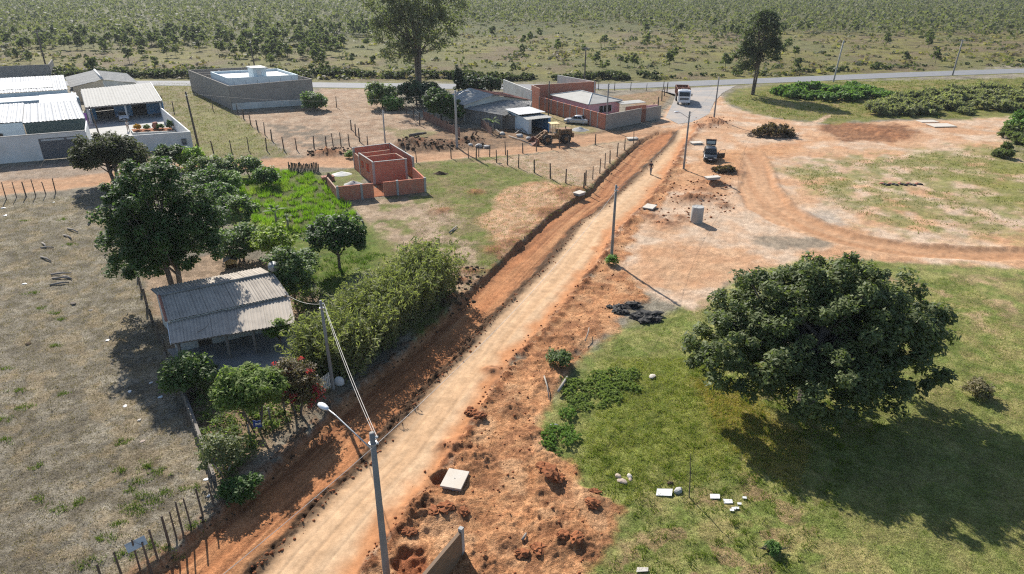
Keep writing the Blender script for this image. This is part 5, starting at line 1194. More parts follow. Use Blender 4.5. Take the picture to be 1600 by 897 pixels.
# ---- shack, plank shed and tin garage
def shack():
    t = thing('plank_shed', 'long grey plank shed with sloping old roof', 'shed', (-6, 121, 0))
    f0, f1 = Vector((-10.2, 124.2, 2.3)), Vector((-1.6, 116.2, 2.3)); v = Vector((4.6, 5.2, .9))
    roof_sheets(t, f0 + Vector((-.3, -.3, 0)), f1 + Vector((.3, -.3, 0)), f1 + v, f0 + v, 9, M['roof_dark'], .3, .03)
    d = f1 - f0; n = 46; rr = random.Random(4)
    for k in range(n):
        p = f0 + d * ((k + .5) / n); h = 2.25 + rr.uniform(-.05, .02)
        MB().box((p.x, p.y, h / 2 - .1), (d.length / n * .96, .035 + rr.uniform(0, .02), h + .2), math.atan2(d.y, d.x)).build('plank', M['wood_grey'] if k % 3 else M['roof_dark'], t, False, 0, True)
    n = 26; d2 = Vector((4.6, 5.2, 0))
    for k in range(n):
        p = f1 + d2 * ((k + .5) / n); h = 2.25 + .85 * (k + .5) / n
        MB().box((p.x, p.y, h / 2 - .1), (d2.length / n * .96, .04, h + .2), math.atan2(d2.y, d2.x)).build('plank', M['wood_grey'] if k % 2 else M['wood'], t, False, 0, True)
    W(t, 'back_wall', (f0 + v)[:2], (f1 + v)[:2], -.2, 3.0, M['wood_grey'], .1); W(t, 'side_wall', f0[:2], (f0 + v)[:2], -.2, 2.2, M['wood_grey'], .1, 3.1)
    # gabled shack
    s = thing('gabled_shack', 'old gabled shack with grey roof behind the plank shed', 'shack', (-3.5, 131, 0))
    r0, r1 = Vector(G3(772, 148, 4.3)), None; ax = Vector((-4.6, 7.2, 0)); r1 = r0 + ax
    L = Vector((-5.2, -2.6, -1.35)); Rr = Vector((6.6, 3.0, -1.45))
    roof_sheets(s, r0 + L, r1 + L, r1, r0, 6, M['roof_grey'], .3, .03); roof_sheets(s, r1 + Rr, r0 + Rr, r0, r1, 6, M['tile_red'], .3, .03)
    ins = ax * .08; m = MB(); m.wall((r0 + L * .93 + ins)[:2], (r0 + ins)[:2], -.2, 2.95, .14, 4.1); m.wall((r0 + ins)[:2], (r0 + Rr * .95 + ins)[:2], -.2, 4.1, .14, 2.85); m.build('gable_wall', M['white_old'], s, False, 0, True)
    a = r0 + L * .45 + ins; b = r0 + L * .25 + ins; W(s, 'window', (a + Vector((.05, -.09, 0)))[:2], (b + Vector((.05, -.09, 0)))[:2], 1.7, 2.6, M['glass'], .05)
    a = r0 + L * .8 + ins; b = r0 + L * .55 + ins; W(s, 'blue_shutter', (a + Vector((.05, -.09, 0)))[:2], (b + Vector((.05, -.09, 0)))[:2], 1.2, 2.5, M['tank_blue'], .05)
    W(s, 'side_wall', (r0 + Rr * .95 + ins)[:2], (r1 + Rr * .95)[:2], -.2, 2.85, M['wood_grey'], .14); W(s, 'side_wall', (r0 + L * .93 + ins)[:2], (r1 + L * .93)[:2], -.2, 2.9, M['wood_grey'], .14)
    # tin garage
    g = thing('tin_garage', 'small tin garage with pale awning roof and dark open front', 'garage', (4.2, 115.5, 0))
    q0, q1 = Vector((2.7, 112.4, 2.35)), Vector((6.3, 114.5, 2.35)); bk = Vector((-3.4, 5.6, .35))
    roof_sheets(g, q0 + Vector((-.3, -.2, -.02)), q1 + Vector((.3, -.2, -.02)), q1 + bk * .36, q0 + bk * .36, 3, M['roof_grey'], .3, .025, 'awning_sheet')
    roof_sheets(g, q0 + bk * .32 + Vector((-.5, -.3, .35)), q1 + bk * .32 + Vector((.3, 0, .35)), q1 + bk + Vector((0, 0, .3)), q0 + bk + Vector((-.5, 0, .3)), 4, M['roof_white'], .3, .025)
    W(g, 'side_wall', q0[:2], (q0 + bk)[:2], -.2, 2.3, M['paleblue'], .12, 2.7); W(g, 'side_wall', q1[:2], (q1 + bk)[:2], -.2, 2.3, M['blue_wall'], .12, 2.7); W(g, 'back_wall', (q0 + bk)[:2], (q1 + bk)[:2], -.2, 2.7, M['dark'], .12)
    W(g, 'door_jamb', q0[:2], lerp2(q0[:2], q1[:2], .12), -.2, 2.3, M['white_old'], .1); W(g, 'door_jamb', lerp2(q0[:2], q1[:2], .9), q1[:2], -.2, 2.3, M['blue_wall'], .1)
    ln = thing('lean_to', 'brown lean-to of old sheets between shack and garage', 'lean-to', (.5, 116, 0))
    roof_sheets(ln, Vector((-1.0, 116.6, 2.3)), Vector((2.3, 114.2, 2.2)), Vector((3.5, 124, 3.2)), Vector((-.4, 124.5, 3.2)), 4, M['roof_dark'], .3, .03); W(ln, 'front_wall', (-.9, 117.0), (2.3, 114.6), -.2, 2.2, M['wood_grey'], .1); W(ln, 'side_wall', (2.3, 114.7), (.6, 118), -.2, 2.2, M['white_old'], .1)
    jk = np.random.default_rng(6)
    for k in range(14):
        p = G(738 + jk.uniform(0, 95), 204 + jk.uniform(-3, 9)); o = thing('junk_board', ['grey scrap board heaped before the plank shed', 'dark scrap board heaped before the plank shed'][k % 2], 'scrap board', (p[0], p[1], gz(*p)), jk.uniform(0, 6), 'scrap boards before the shed')
        MB().box((0, 0, .35), (1.6 * jk.uniform(.5, 1), .25, .04), 0, jk.uniform(-.6, .6), jk.uniform(-.4, .4)).build('board', M['wood_grey'] if k % 2 == 0 else M['wood'], o)
    for i, (px, py, n, hh, lb, m_) in enumerate([(662, 186, 30, 1.5, 'rough upright board fence below the round dark tree', 'wood_red'), (752, 200, 16, 1.5, 'short reddish board fence before the plank shed', 'wood_red'), (452, 268, 22, 1.2, 'dark picket fence at the back of the bright green garden', 'wood')]):
        p0 = Vector((*G(px, py), 0)); p1 = Vector((*G(*((718, 214), (768, 211), (498, 268))[i]), 0)); fn = thing('board_fence', lb, 'fence', p0); rr = random.Random(i)
        for k in range(n):
            p = p0.lerp(p1, k / (n - 1)); h = hh * rr.uniform(.75, 1.1); MB().box((p.x, p.y, h / 2 - .1), ((p1 - p0).length / n * .8, .05, h + .2), math.atan2(p1.y - p0.y, p1.x - p0.x), rr.uniform(-.06, .06)).build('board', M[m_], fn, False, 0, True)
shack()

# ---- walls and pink house beyond the loader
def pink_house():
    for k, (a, b, lb) in enumerate((((-1.7, 144.1), (3.6, 130.6), 'pale plastered wall left of the red brick compound'), ((9.6, 150.2), (16.4, 141.2), 'pale plastered wall behind the red brick compound'))):
        o = thing('plaster_wall', lb, 'wall', (a[0], a[1], 0)); W(o, 'wall_panel', a, b, -.3, 4.0, M['white_old'], .2)
    t = thing('brick_compound_wall', 'red brick wall round the pink house', 'wall', (10, 128, 0))
    W(t, 'wall_panel', (4.3, 136.9), (16.6, 141.4), -.3, 4.0, M['brick'], .18); W(t, 'wall_panel', (3.8, 136.7), (5.2, 132.9), -.3, 4.0, M['brick'], .175)
    q0, q1 = Vector((5.2, 132.8, 0)), Vector((15.5, 115.8, 0)); n = 10
    for k in range(n):
        a, b = q0.lerp(q1, k / n), q0.lerp(q1, (k + 1) / n); W(t, 'wall_panel', a[:2], b[:2], -.3, 2.5, M['brick'], .16); MB().box((a.x, a.y, 1.1), (.24, .24, 2.84), R(-58)).build('concrete_column', M['concrete'], t, False, 0, True)
    g = thing('grey_block_wall', 'grey block wall with red gate in front of the pink house', 'wall', (19.5, 119, 0))
    W(g, 'wall_panel', (15.6, 115.7), (22.4, 121.5), -.3, 2.5, M['block'], .18); W(g, 'wall_panel', (23.4, 122.4), (26.5, 125), -.3, 2.3, M['block'], .18); W(g, 'gate', (22.45, 121.55), (23.35, 122.35), 0, 2.3, M['rust_red'], .06)
    h = thing('pink_house', 'pink house with grey hipped roof inside the brick wall', 'house', (13, 128, 0))
    a, b, c, d = Vector((13.4, 123.6, 2.7)), Vector((20.0, 127.6, 2.7)), Vector((13.6, 137.6, 2.7)), Vector((7.2, 133.6, 2.7)); r0, r1 = Vector((14.6, 129.2, 3.7)), Vector((12.8, 132.2, 3.7))
    m = M['roof_grey']
    for nm, f in (('roof_face', [a, b, r0]), ('roof_face', [b, c, r1, r0]), ('roof_face', [c, d, r1]), ('roof_face', [d, a, r0, r1])):
        bb = MB(); k = len(f); bb.add([*f, *[q - Vector((0, 0, .08)) for q in f]], [tuple(range(k)), tuple(range(2 * k - 1, k - 1, -1))] + [(i, k + i, k + (i + 1) % k, (i + 1) % k) for i in range(k)]); bb.build(nm, m, h, False, 0, True)
    for p, q in ((r0, a), (r0, b), (r1, c), (r1, d), (r0, r1)): MB().tube([p + Vector((0, 0, .04)), q + Vector((0, 0, .04))], .09, 6).build('hip_cap', M['roof_slab'], h, False, 0, True)
    cen = (a + c) / 2; A_, B_, C_, D_ = [q.lerp(cen, .08) for q in (a, b, c, d)]
    wall_open(h, 'wall', A_[:2], B_[:2], 2.72, M['pink'], [(.35, .75, .9, 2.1)], .16); W(h, 'wall', B_[:2], C_[:2], -.2, 2.7, M['pink'], .155); W(h, 'wall', D_[:2], A_[:2], -.2, 2.7, M['pink'], .155)
    p, q = lerp2(A_, B_, .35), lerp2(A_, B_, .75); wn_ = W(h, 'window', p[:2], q[:2], .9, 2.1, M['glass'], .05)
    for u in (0, .33, .66, 1): pp = lerp2(p, q, u); MB().box((pp[0], pp[1] - .06, 1.5), (.08, .06, 1.2), R(30)).build('window_bar', M['white'], h, False, 0, True)
    an = thing('brick_annex', 'small brick annex with pink wall right of the pink house', 'annex', (22, 127, 0)); W(an, 'wall', (20.3, 125.4), (24.3, 127.6), -.2, 2.0, M['brick'], .16); W(an, 'wall', (24.3, 127.6), (26.6, 128.6), -.2, 1.8, M['pink'], .16); MB().slab([(19.6, 125.6, 2.4), (24.4, 128.2, 2.3), (23.4, 130.2, 2.4), (18.8, 127.6, 2.5)], .08).build('roof_sheet', M['roof_grey'], an, False, 0, True)
pink_house()

# ---- block wall at the bottom edge
p0, p1 = Vector((*G(676, 925), 0)), Vector((*G(722, 868), 0))
t = thing('brown_block_wall', 'freestanding brown block wall at the bottom edge of the red earth', 'wall', (p1.x, p1.y, gz(p1.x, p1.y)))
W(t, 'wall_panel', (p0 - (p1 - p0) * 1.2)[:2], p1[:2], -1.0, 1.55, M['block_brown'], .16); MB().box((p1.x, p1.y, .45), (.2, .2, 2.5), math.atan2(p1.y - p0.y, p1.x - p0.x)).build('end_pillar', M['concrete'], t, False, 0, True)

# ------------------------------------------------------------------ poles, lamps and cables
def pole(label, px, py, h, r0=.15, r1=.10, mat='pole', lamp=None, lean=(0, 0), cross=None, xy=None, name='utility_pole', group='utility poles'):
    x, y = xy if xy else G(px, py); z = gz(x, y); t = thing(name, label, 'utility pole', (x, y, z), 0, group)
    tx, ty = lean; MB().tube([(0, 0, -.5), (0, 0, 0), (tx * .5, ty * .5, h * .5), (tx, ty, h)], [r0, r0, (r0 + r1) / 2, r1], 12).build('shaft', M[mat], t, True)
    b = MB(); b.tube([(tx, ty, h - .55), (tx, ty, h - .47)], r1 * 1.5, 10); b.build('clamp', M['steel'], t)
    for k in range(2):
        q = MB(); q.tube([(tx + r1, ty, h - .2 - k * .3), (tx + r1 + .12, ty, h - .2 - k * .3)], .05, 8); q.build('insulator', M['plastic_w'], t)
    if lamp:
        L = Vector(lamp); n = L.normalized(); s = Vector((tx, ty, h - .9))
        a = MB(); a.tube([s, s + L * .45 + Vector((0, 0, .35)), s + L * .8 + Vector((0, 0, .62)), s + L + Vector((0, 0, .70))], .032, 8); a.build('lamp_arm', M['steel'], t, True)
        e = s + L + Vector((0, 0, .70)); hd = MB(); sd = Vector((-n.y, n.x, 0))
        secs = []
        for f, w, hh in ((-.08, .05, .05), (.05, .12, .09), (.30, .17, .11), (.52, .13, .08), (.60, .05, .04)):
            c_ = e + n * f; secs.append([c_ + sd * w * math.cos(a_) + Vector((0, 0, hh * math.sin(a_))) for a_ in [k * math.pi / 4 for k in range(8)]])
        hd.loft(secs); hdo = hd.build('lamp_head', M['lamp'], t, True)
        ls_ = MB(); ls_.box(e + n * .28 + Vector((0, 0, -.10)), (.34, .2, .04), math.atan2(n.y, n.x)); ls_.build('lens', M['skylight'], hdo)
    if cross:
        d = Vector((math.cos(cross), math.sin(cross), 0)) * 1.0; MB().bar(Vector((tx, ty, h - .25)) - d, Vector((tx, ty, h - .25)) + d, .1, .12).build('cross_arm', M['wood_grey'], t)
        for u in (-.9, -.35, .35, .9): p = Vector((tx, ty, h - .19)) + d * u; MB().tube([p, p + Vector((0, 0, .16))], .045, 6).build('insulator', M['plastic_w'], t)
    return Vector((x + tx, y + ty, z + h))
_l = G3(503, 634, 8.0); _b = G(605, 906)
PA = pole('near concrete utility pole with street lamp at the bottom centre', 605, 906, 8.0, .17, .115, lamp=(_l[0] - _b[0] + .2, _l[1] - _b[1], 0))
PB = pole('concrete utility pole with a green bush at its foot', 955, 409, 7.3, .15, .10)
PC = pole('utility pole with street lamp beside the dark hatchback', 1068, 265, 7.65, .15, .10, lamp=(-1.3, .4, 0))
PD = pole('utility pole on a red earth mound near the junction', 1115, 189, 7.0, .15, .10)
PE = pole('pale concrete pole with street lamp by the shack', 714, 231, 8.4, .19, .13, mat='concrete', lamp=(1.5, .9, 0))
PF = pole('tall leaning wooden pole by the white courtyard wall', 315, 250, 9.4, .17, .11, mat='wood', lean=(-.5, .2))
PG = pole('thin wooden pole in front of the carport', 157, 216, 5.0, .12, .09, mat='wood', lean=(-.5, 0))
PI = pole('wooden service pole by the garden entrance', 521, 607, 6.4, .12, .085, mat='pole', lean=(-.1, 0))
PH1 = pole('pale leaning highway pole right of the pine', 1302, 128, 9.2, .2, .14, mat='concrete', lean=(.6, 0))
PH2 = pole('dark highway pole near the right edge', 1488, 118, 8.4, .2, .14, lean=(.3, 0), cross=.3)
PH3 = pole('highway pole behind the brick compound', 913, 133, 8.2, .18, .13, mat='wood', cross=.1)
PH4 = pole('highway pole behind the grey block house', 402, 126, 9.0, .18, .13, mat='wood', lean=(-.4, 0))
PH5 = pole('highway pole with cross arm behind the far left wall', 74, 112, 10.0, .2, .14, mat='wood', cross=.1)
pole('pole beside the pink house window', 947, 201, 7.4, .14, .10)
pole('dark post between garage and brick wall', 857, 182, 6.2, .11, .09, mat='wood')
pole('slim grey post behind the brick house', 602, 224, 5.0, .12, .10, mat='concrete')
def wire(label, a, b, sag, r=.012, mat='wire', n=18):
    a, b = Vector(a), Vector(b); m = MB(); off = a
    m.tube([a.lerp(b, i / n) - Vector((0, 0, 4 * sag * (i / n) * (1 - i / n))) - off for i in range(n + 1)], r, 5)
    o = m.build('overhead_cable', M[mat], None, False, 0, False, off); tag(o, label, 'cable', 'overhead cables')
top = lambda p, k=0: p - Vector((-.2, 0, .2 + .3 * k))
wire('pale cable from the near lamp pole to the middle pole', top(PA, 1), top(PB, 0), .9, .011, 'cable')
wire('pale cable from the near lamp pole out of the bottom left', top(PA, 1), (-22, -2, 7.3), .8, .011, 'cable')
wire('upper service cable from the near pole to the garden service pole', top(PA, 0), top(PI, 0), .35, .012, 'cable')
wire('lower service cable from the near pole to the garden service pole', top(PA, 1), top(PI, 1), .5, .010, 'cable')
wire('service cable from the garden pole to the house roof', top(PI, 0), G3(449, 461, 2.9), .3, .014, 'cable')
wire('cable from the middle pole to the lamp pole by the hatchback', top(PB, 0), top(PC, 0), .8)
wire('cable from the hatchback lamp pole to the mound pole', top(PC, 0), top(PD, 0), .8)
wire('cable from the mound pole across the highway', top(PD, 0), top(PH1, 0), 1.0)
wire('cable along the highway between the two left poles', PH5 - Vector((0, 0, .1)), PH4 - Vector((0, 0, .1)), 1.2, .02)
wire('cable along the highway from the grey house to the brick compound', PH4 - Vector((0, 0, .1)), PH3 - Vector((0, 0, .1)), 1.5, .02)
wire('cable along the highway between the two right poles', PH1 - Vector((0, 0, .1)), PH2 - Vector((0, 0, .1)), 1.2, .02)
wire('cable along the highway from the brick compound to the pale pole', PH3 - Vector((0, 0, .1)), PH1 - Vector((0, 0, .1)), 1.5, .02)
wire('cable from the shack lamp pole to the wooden pole', top(PE, 0), top(PF, 0), 1.2)

# ------------------------------------------------------------------ fences of posts and wire
def fence(label, pts, h, r=.05, wires=3, mat='wood', seed=0, name='wire_fence', hs=None, tilt=.05):
    rr = random.Random(seed); P = [Vector((*G(*q), 0)) for q in pts]
    for p in P: p.z = gz(p.x, p.y)
    t = thing(name, label, 'fence', P[0]); tops = []
    for i, p in enumerate(P):
        hh = (hs[i] if hs else h * rr.uniform(.85, 1.12)); l = Vector((rr.uniform(-tilt, tilt) * hh, rr.uniform(-tilt, tilt) * hh, 0)); k = r * rr.uniform(.8, 1.25)
        MB().tube([p - Vector((0, 0, .3)), p + l * .5 + Vector((0, 0, hh * .5)), p + l + Vector((0, 0, hh))], [k * 1.1, k, k * .85], 7).build('post', M[mat], t, False, 0, True); tops.append((p, l, hh))
    for w in range(wires):
        f = .92 - w * .28
        for (p, l, hh), (q, m, h2) in zip(tops[:-1], tops[1:]):
            MB().tube([p + l * f + Vector((0, 0, hh * f)), q + m * f + Vector((0, 0, h2 * f))], .006, 3, False).build('wire', M['wire'], t, False, 0, True)
    return t
FG = [(160, 908, 883), (191, 902, 863), (219, 891, 845), (235, 889, 838), (247, 876, 827), (265, 853, 807), (276, 842, 799), (287, 838, 788), (299, 824, 779), (317, 806, 764), (334, 790, 753)]
fence('stake fence of thin dark posts beside the dug strip', [(a, b) for a, b, c in FG], 1.7, .05, 2, seed=1, hs=[HT(a, b, c) for a, b, c in FG], tilt=.03)
sx, sy = G(228, 889); s = thing('metal_sign', 'small bare grey metal sign plate on the stake fence', 'sign', (sx - .1, sy, gz(sx, sy) + 1.55)); MB().box((0, 0, 0), (.85, .02, .42), R(28), R(-12), R(-30)).build('plate', M['steel'], s)
fence('post fence between the dry field and the red side street', [(-20, 315), (10, 312), (26, 309), (41, 307.5), (56, 306.5), (72, 304.5), (87, 301)], 1.9, .06, 2, seed=2)
fence('post fence on the street side of the grassy lot', [(309, 244), (334, 240), (362, 238), (389, 236), (417, 235.5), (444, 235), (464, 235), (491, 233), (510, 232), (521, 229.5), (533, 229), (546, 229)], 1.9, .08, 3, seed=3)
fence('fence running back to the grey block wall', [(372, 178), (381, 186), (392, 195), (403, 203.5), (414, 211), (425, 220)], 1.9, .09, 3, seed=4)
fence('three posts on the lot left of the grey block wall', [(254, 166), (272, 176), (333, 173)], 2.0, .09, 0, seed=5)
fence('fence along the right side of the sandy lot', [(526, 168), (549, 203), (556, 212), (562, 222), (575, 232)], 2.0, .09, 2, seed=6)
fence('street side fence of the sandy fenced lot', [(651, 254), (705, 247), (732, 247), (748, 245), (765, 245), (790, 242), (817, 239), (838, 236), (862, 233), (874, 231), (888, 230), (930, 226)], 1.8, .075, 3, seed=7)
fence('diagonal fence between the grass and the sandy fenced lot', [(744, 250), (776, 254.5), (793, 258), (810, 262), (835, 270), (860, 279), (884, 286), (912, 297)], 2.1, .08, 3, seed=8)
fence('fence of the sandy lot along the dug strip', [(915, 291), (926, 281), (937, 271), (945, 263), (953, 255), (964, 245), (976, 235), (990, 224)], 2.0, .07, 3, seed=9)
fence('post fence beside the truck', [(1014, 186), (1020, 178), (1028, 168), (1034, 158), (1038, 150), (1042, 144)], 2.0, .1, 3, seed=10)
fence('thin fence along the near side of the highway', [(935, 141), (960, 141.5), (985, 141.5), (1010, 141.5), (1036, 141)], 1.8, .08, 3, seed=11)
fence('old post fence right of the tall tree and house', [(215, 432), (222, 455), (230, 480), (240, 510), (250, 535), (262, 565)], 1.6, .09, 2, seed=12)
fence('tree side fence of the sandy lot near the olive tree', [(626, 172), (636, 180), (647, 188), (656, 196)], 2.4, .1, 2, seed=13)
# low garden wall with weathered boards
t = thing('low_garden_wall', 'low weathered wall between the dry field and the front garden', 'wall', (*G(300, 660), 0)); gp = [G(264, 568), G(285, 610), G(302, 655), G(318, 700), G(336, 752)]
for a, b in zip(gp[:-1], gp[1:]): W(t, 'wall_panel', a, b, -.4, .45, M['wood_grey'], .16)
rr = random.Random(8)
for k in range(38):
    u = k / 38 * 4; i = int(u); p = lerp2(gp[i], gp[i + 1], u - i); h = rr.uniform(.7, 1.25); MB().box((p[0] - .16, p[1], h / 2 - .15), (.12, .04, h + .3), R(-60) + rr.uniform(-.2, .2), rr.uniform(-.1, .1)).build('stake', M['wood_grey'], t, False, 0, True)
# gate posts and white gate at the garden entrance
t = thing('garden_gate', 'pale wooden garden gate by the service pole', 'gate', (*G(512, 612), 0)); a, b = Vector((*G(500, 622), 0)), Vector((*G(520, 606), 0))
for p in (a, b): MB().box((p.x, p.y, .75), (.14, .14, 1.9), R(30)).build('gate_post', M['wood_grey'], t, False, 0, True)
for k in range(8): p = a.lerp(b, (k + .5) / 8); MB().box((p.x, p.y, .72), (.09, .03, 1.15), math.atan2(b.y - a.y, b.x - a.x)).build('slat', M['white_old'], t, False, 0, True)
for z in (.4, 1.05): MB().bar((a.x, a.y - .03, z), (b.x, b.y - .03, z), .03, .08).build('rail', M['white_old'], t, False, 0, True)
# ------------------------------------------------------------------ vehicles (local x forward)
def rsec(x, w, z0, z1, r=.12, n=3, tuck=.0):
    """rounded rectangular section at x"""
    pts = []
    for cx_, cz, a0 in ((w - r, z1 - r, 0), (-(w - r), z1 - r, 90), (-(w - r - tuck), z0 + r, 180), (w - r - tuck, z0 + r, 270)):
        for k in range(n + 1): a = R(a0 + 90 * k / n); pts.append((x, cx_ + r * math.cos(a), cz + r * math.sin(a)))
    return pts
def wheel(t, x, y, r, w, rim='steel', name='wheel'):
    s = 1 if y > 0 else -1
    o = MB().tube([(x, y - w / 2, r), (x, y - w / 2 + .03, r), (x, y + w / 2 - .03, r), (x, y + w / 2, r)], [r * .88, r, r, r * .88], 20).build('tyre', M['rubber'], t, True)
    MB().tube([(x, y + s * w * .42, r), (x, y + s * (w / 2 + .012), r)], [r * .62, r * .55], 14).build('rim', M[rim], o, True)
def quadp(t, pts, mat, name, th=.012):
    b = MB(); P = [Vector(q) for q in pts]; n = (P[1] - P[0]).cross(P[-1] - P[0]).normalized() * th; k = len(P)
    b.add([*P, *[q + n for q in P]], [tuple(range(k))[::-1], tuple(range(k, 2 * k))] + [(i, (i + 1) % k, k + (i + 1) % k, k + i) for i in range(k)]); return b.build(name, M[mat], t)
def car(name, label, loc, rz, paint, L=4.2, Wd=1.66, Hh=1.42, hatch=False, open_door=False, group='cars'):
    t = thing(name, label, 'car', loc, rz); w = Wd / 2; f = L / 2
    belt = .92 * Hh / 1.42; bon = .86 * Hh / 1.42
    b = MB(); st = [(-f, .90, .34, belt - .12), (-f + .06, .97, .24, belt - .03), (-f + .6, 1, .2, belt), (-.6, 1, .18, belt), (.55, 1, .18, belt), (.85, 1, .18, bon + .02), (f - .5, .97, .2, bon - .08), (f - .06, .9, .22, bon - .2), (f, .82, .3, bon - .28)]
    b.loft([rsec(x, w * k, z0, z1, .10) for x, k, z0, z1 in st]); b.build('body', M[paint], t, True)
    rb = -f + (.12 if hatch else .75)             # rear base of the glasshouse
    rt = rb + (.35 if hatch else .55); ft = .18; fb = .92
    cs = [(rb, .90, belt - .05, belt + .02), (rt, .80, belt - .05, Hh - .02), ((rt + ft) / 2, .80, belt - .05, Hh), (ft, .78, belt - .05, Hh - .03), (fb, .88, belt - .08, belt + .01)]
    def csec(x, k, z0, z1):
        wt = w * k * (.86 if z1 > belt + .2 else 1); wb = w * .94
        return [(x, wt - .06, z1), (x, 0, z1 + .015), (x, -(wt - .06), z1), (x, -wt, z1 - .06), (x, -wb, z0), (x, wb, z0), (x, wt, z1 - .06)]
    MB().loft([csec(*c) for c in cs]).build('cabin', M[paint], t, True)
    wt = w * .80 * .86
    e = .012
    quadp(t, [(fb + .03 + e, -w * .80, belt + .03), (fb + .03 + e, w * .80, belt + .03), (ft + .06, wt, Hh - .07), (ft + .06, -wt, Hh - .07)], 'glass', 'windscreen', .03)
    if not hatch or not open_door: quadp(t, [(rb - .03, w * .74, belt + .05), (rb - .03, -w * .74, belt + .05), (rt - .07, -wt * .95, Hh - .09), (rt - .07, wt * .95, Hh - .09)], 'glass', 'rear_window', .03)
    for s in (1, -1):
        y0, y1 = s * (w * .935), s * (wt + .055)
        for x0, x1, x2, x3 in ((-.22, fb - .22, ft - .0, -.22), (rb + .32, -.30, -.30, rt + .06)):
            p = [(x0, y0, belt + .05), (x1, y0, belt + .05), (x2, y1, Hh - .12), (x3, y1, Hh - .12)]
            if s > 0: p = p[::-1]
            quadp(t, p, 'glass', 'side_window', .035)
        MB().box((f - .10, s * w * .66, bon - .27), (.14, .34, .15)).build('headlight', M['plastic_w'], t, False, .03)
        MB().box((-f + .06, s * w * .72, belt - .2), (.1, .26, .16)).build('tail_light', M['tile_red'], t, False, .03)
        MB().box((.62, s * (w + .08), belt + .08), (.12, .18, .13)).build('mirror', M[paint], t, False, .03)
        for x in (f - .82, -f + .78):
            wheel(t, x, s * (w - .10), .30, .19)
    MB().box((f - .02, 0, .42), (.14, Wd * .86, .22)).build('front_bumper', M['rubber'], t, False, .05); MB().box((-f + .02, 0, .42), (.14, Wd * .88, .22)).build('rear_bumper', M['rubber'], t, False, .05)
    MB().box((f + .06, 0, .45), (.02, .42, .12)).build('number_plate', M['plastic_w'], t); MB().box((f - .015, 0, bon - .30), (.06, .7, .10)).build('grille', M['dark'], t)
    if open_door:
        # tailgate swung up above the roof, left front door swung out
        g = MB(); p = [(rt - .02, -w * .72, Hh + .0), (rt - .02, w * .72, Hh + .0), (rt - .75, w * .80, Hh + .55), (rt - .75, -w * .80, Hh + .55)]
        tg = quadp(t, p, paint, 'tailgate', .06)
        quadp(tg, [lerp2(p[0], p[3], .12)[:1] + (-w * .58,) + (lerp2(p[0], p[3], .12)[2] + .065,), lerp2(p[0], p[3], .12)[:1] + (w * .58,) + (lerp2(p[0], p[3], .12)[2] + .065,), lerp2(p[0], p[3], .6)[:1] + (w * .6,) + (lerp2(p[0], p[3], .6)[2] + .065,), lerp2(p[0], p[3], .6)[:1] + (-w * .6,) + (lerp2(p[0], p[3], .6)[2] + .065,)], 'skylight', 'tailgate_window', .02)
        for s in (1, -1): MB().bar((rt - .1, s * w * .66, belt + .2), (rt - .5, s * w * .7, Hh + .36), .03).build('gas_strut', M['steel'], t)
        hx = .62; a = R(65); dx, dy = -math.cos(a), math.sin(a)
        q = lambda u, z: (hx + dx * u, w + dy * u, z)
        dr = quadp(t, [q(0, .3), q(1.0, .3), q(1.0, belt), q(0, belt)], paint, 'open_door', .06)
        fr = MB(); fr.bar(q(0.08, belt), q(.35, Hh - .08), .04); fr.bar(q(.35, Hh - .08), q(1.0, Hh - .08), .04); fr.bar(q(1.0, Hh - .08), q(1.0, belt), .04); fr.build('window_frame', M[paint], dr)
        quadp(t, [(rb - .0, w * .7, belt - .3), (rb - .0, -w * .7, belt - .3), (rt - .07, -wt, Hh - .1), (rt - .07, wt, Hh - .1)], 'dark', 'boot_opening', .02)
    return t
cx_, cy_ = G(1109, 249)
car('hatchback_car', 'dark hatchback with raised tailgate and one door open', (cx_, cy_, gz(cx_, cy_) + .0), R(-90 - 14), 'black_paint', 4.0, 1.64, 1.42, True, True).scale = (1.12, 1.12, 1.12)
sx_, sy_ = G(901, 193)
car('silver_sedan', 'silver sedan parked by the red brick wall', (sx_, sy_, gz(sx_, sy_)), R(160), 'silver', 4.3, 1.66, 1.42)
car('white_car', 'white car parked in the dark carport', (-68.4, 123.2, .12), R(-62), 'white_paint', 3.8, 1.6, 1.45, True)

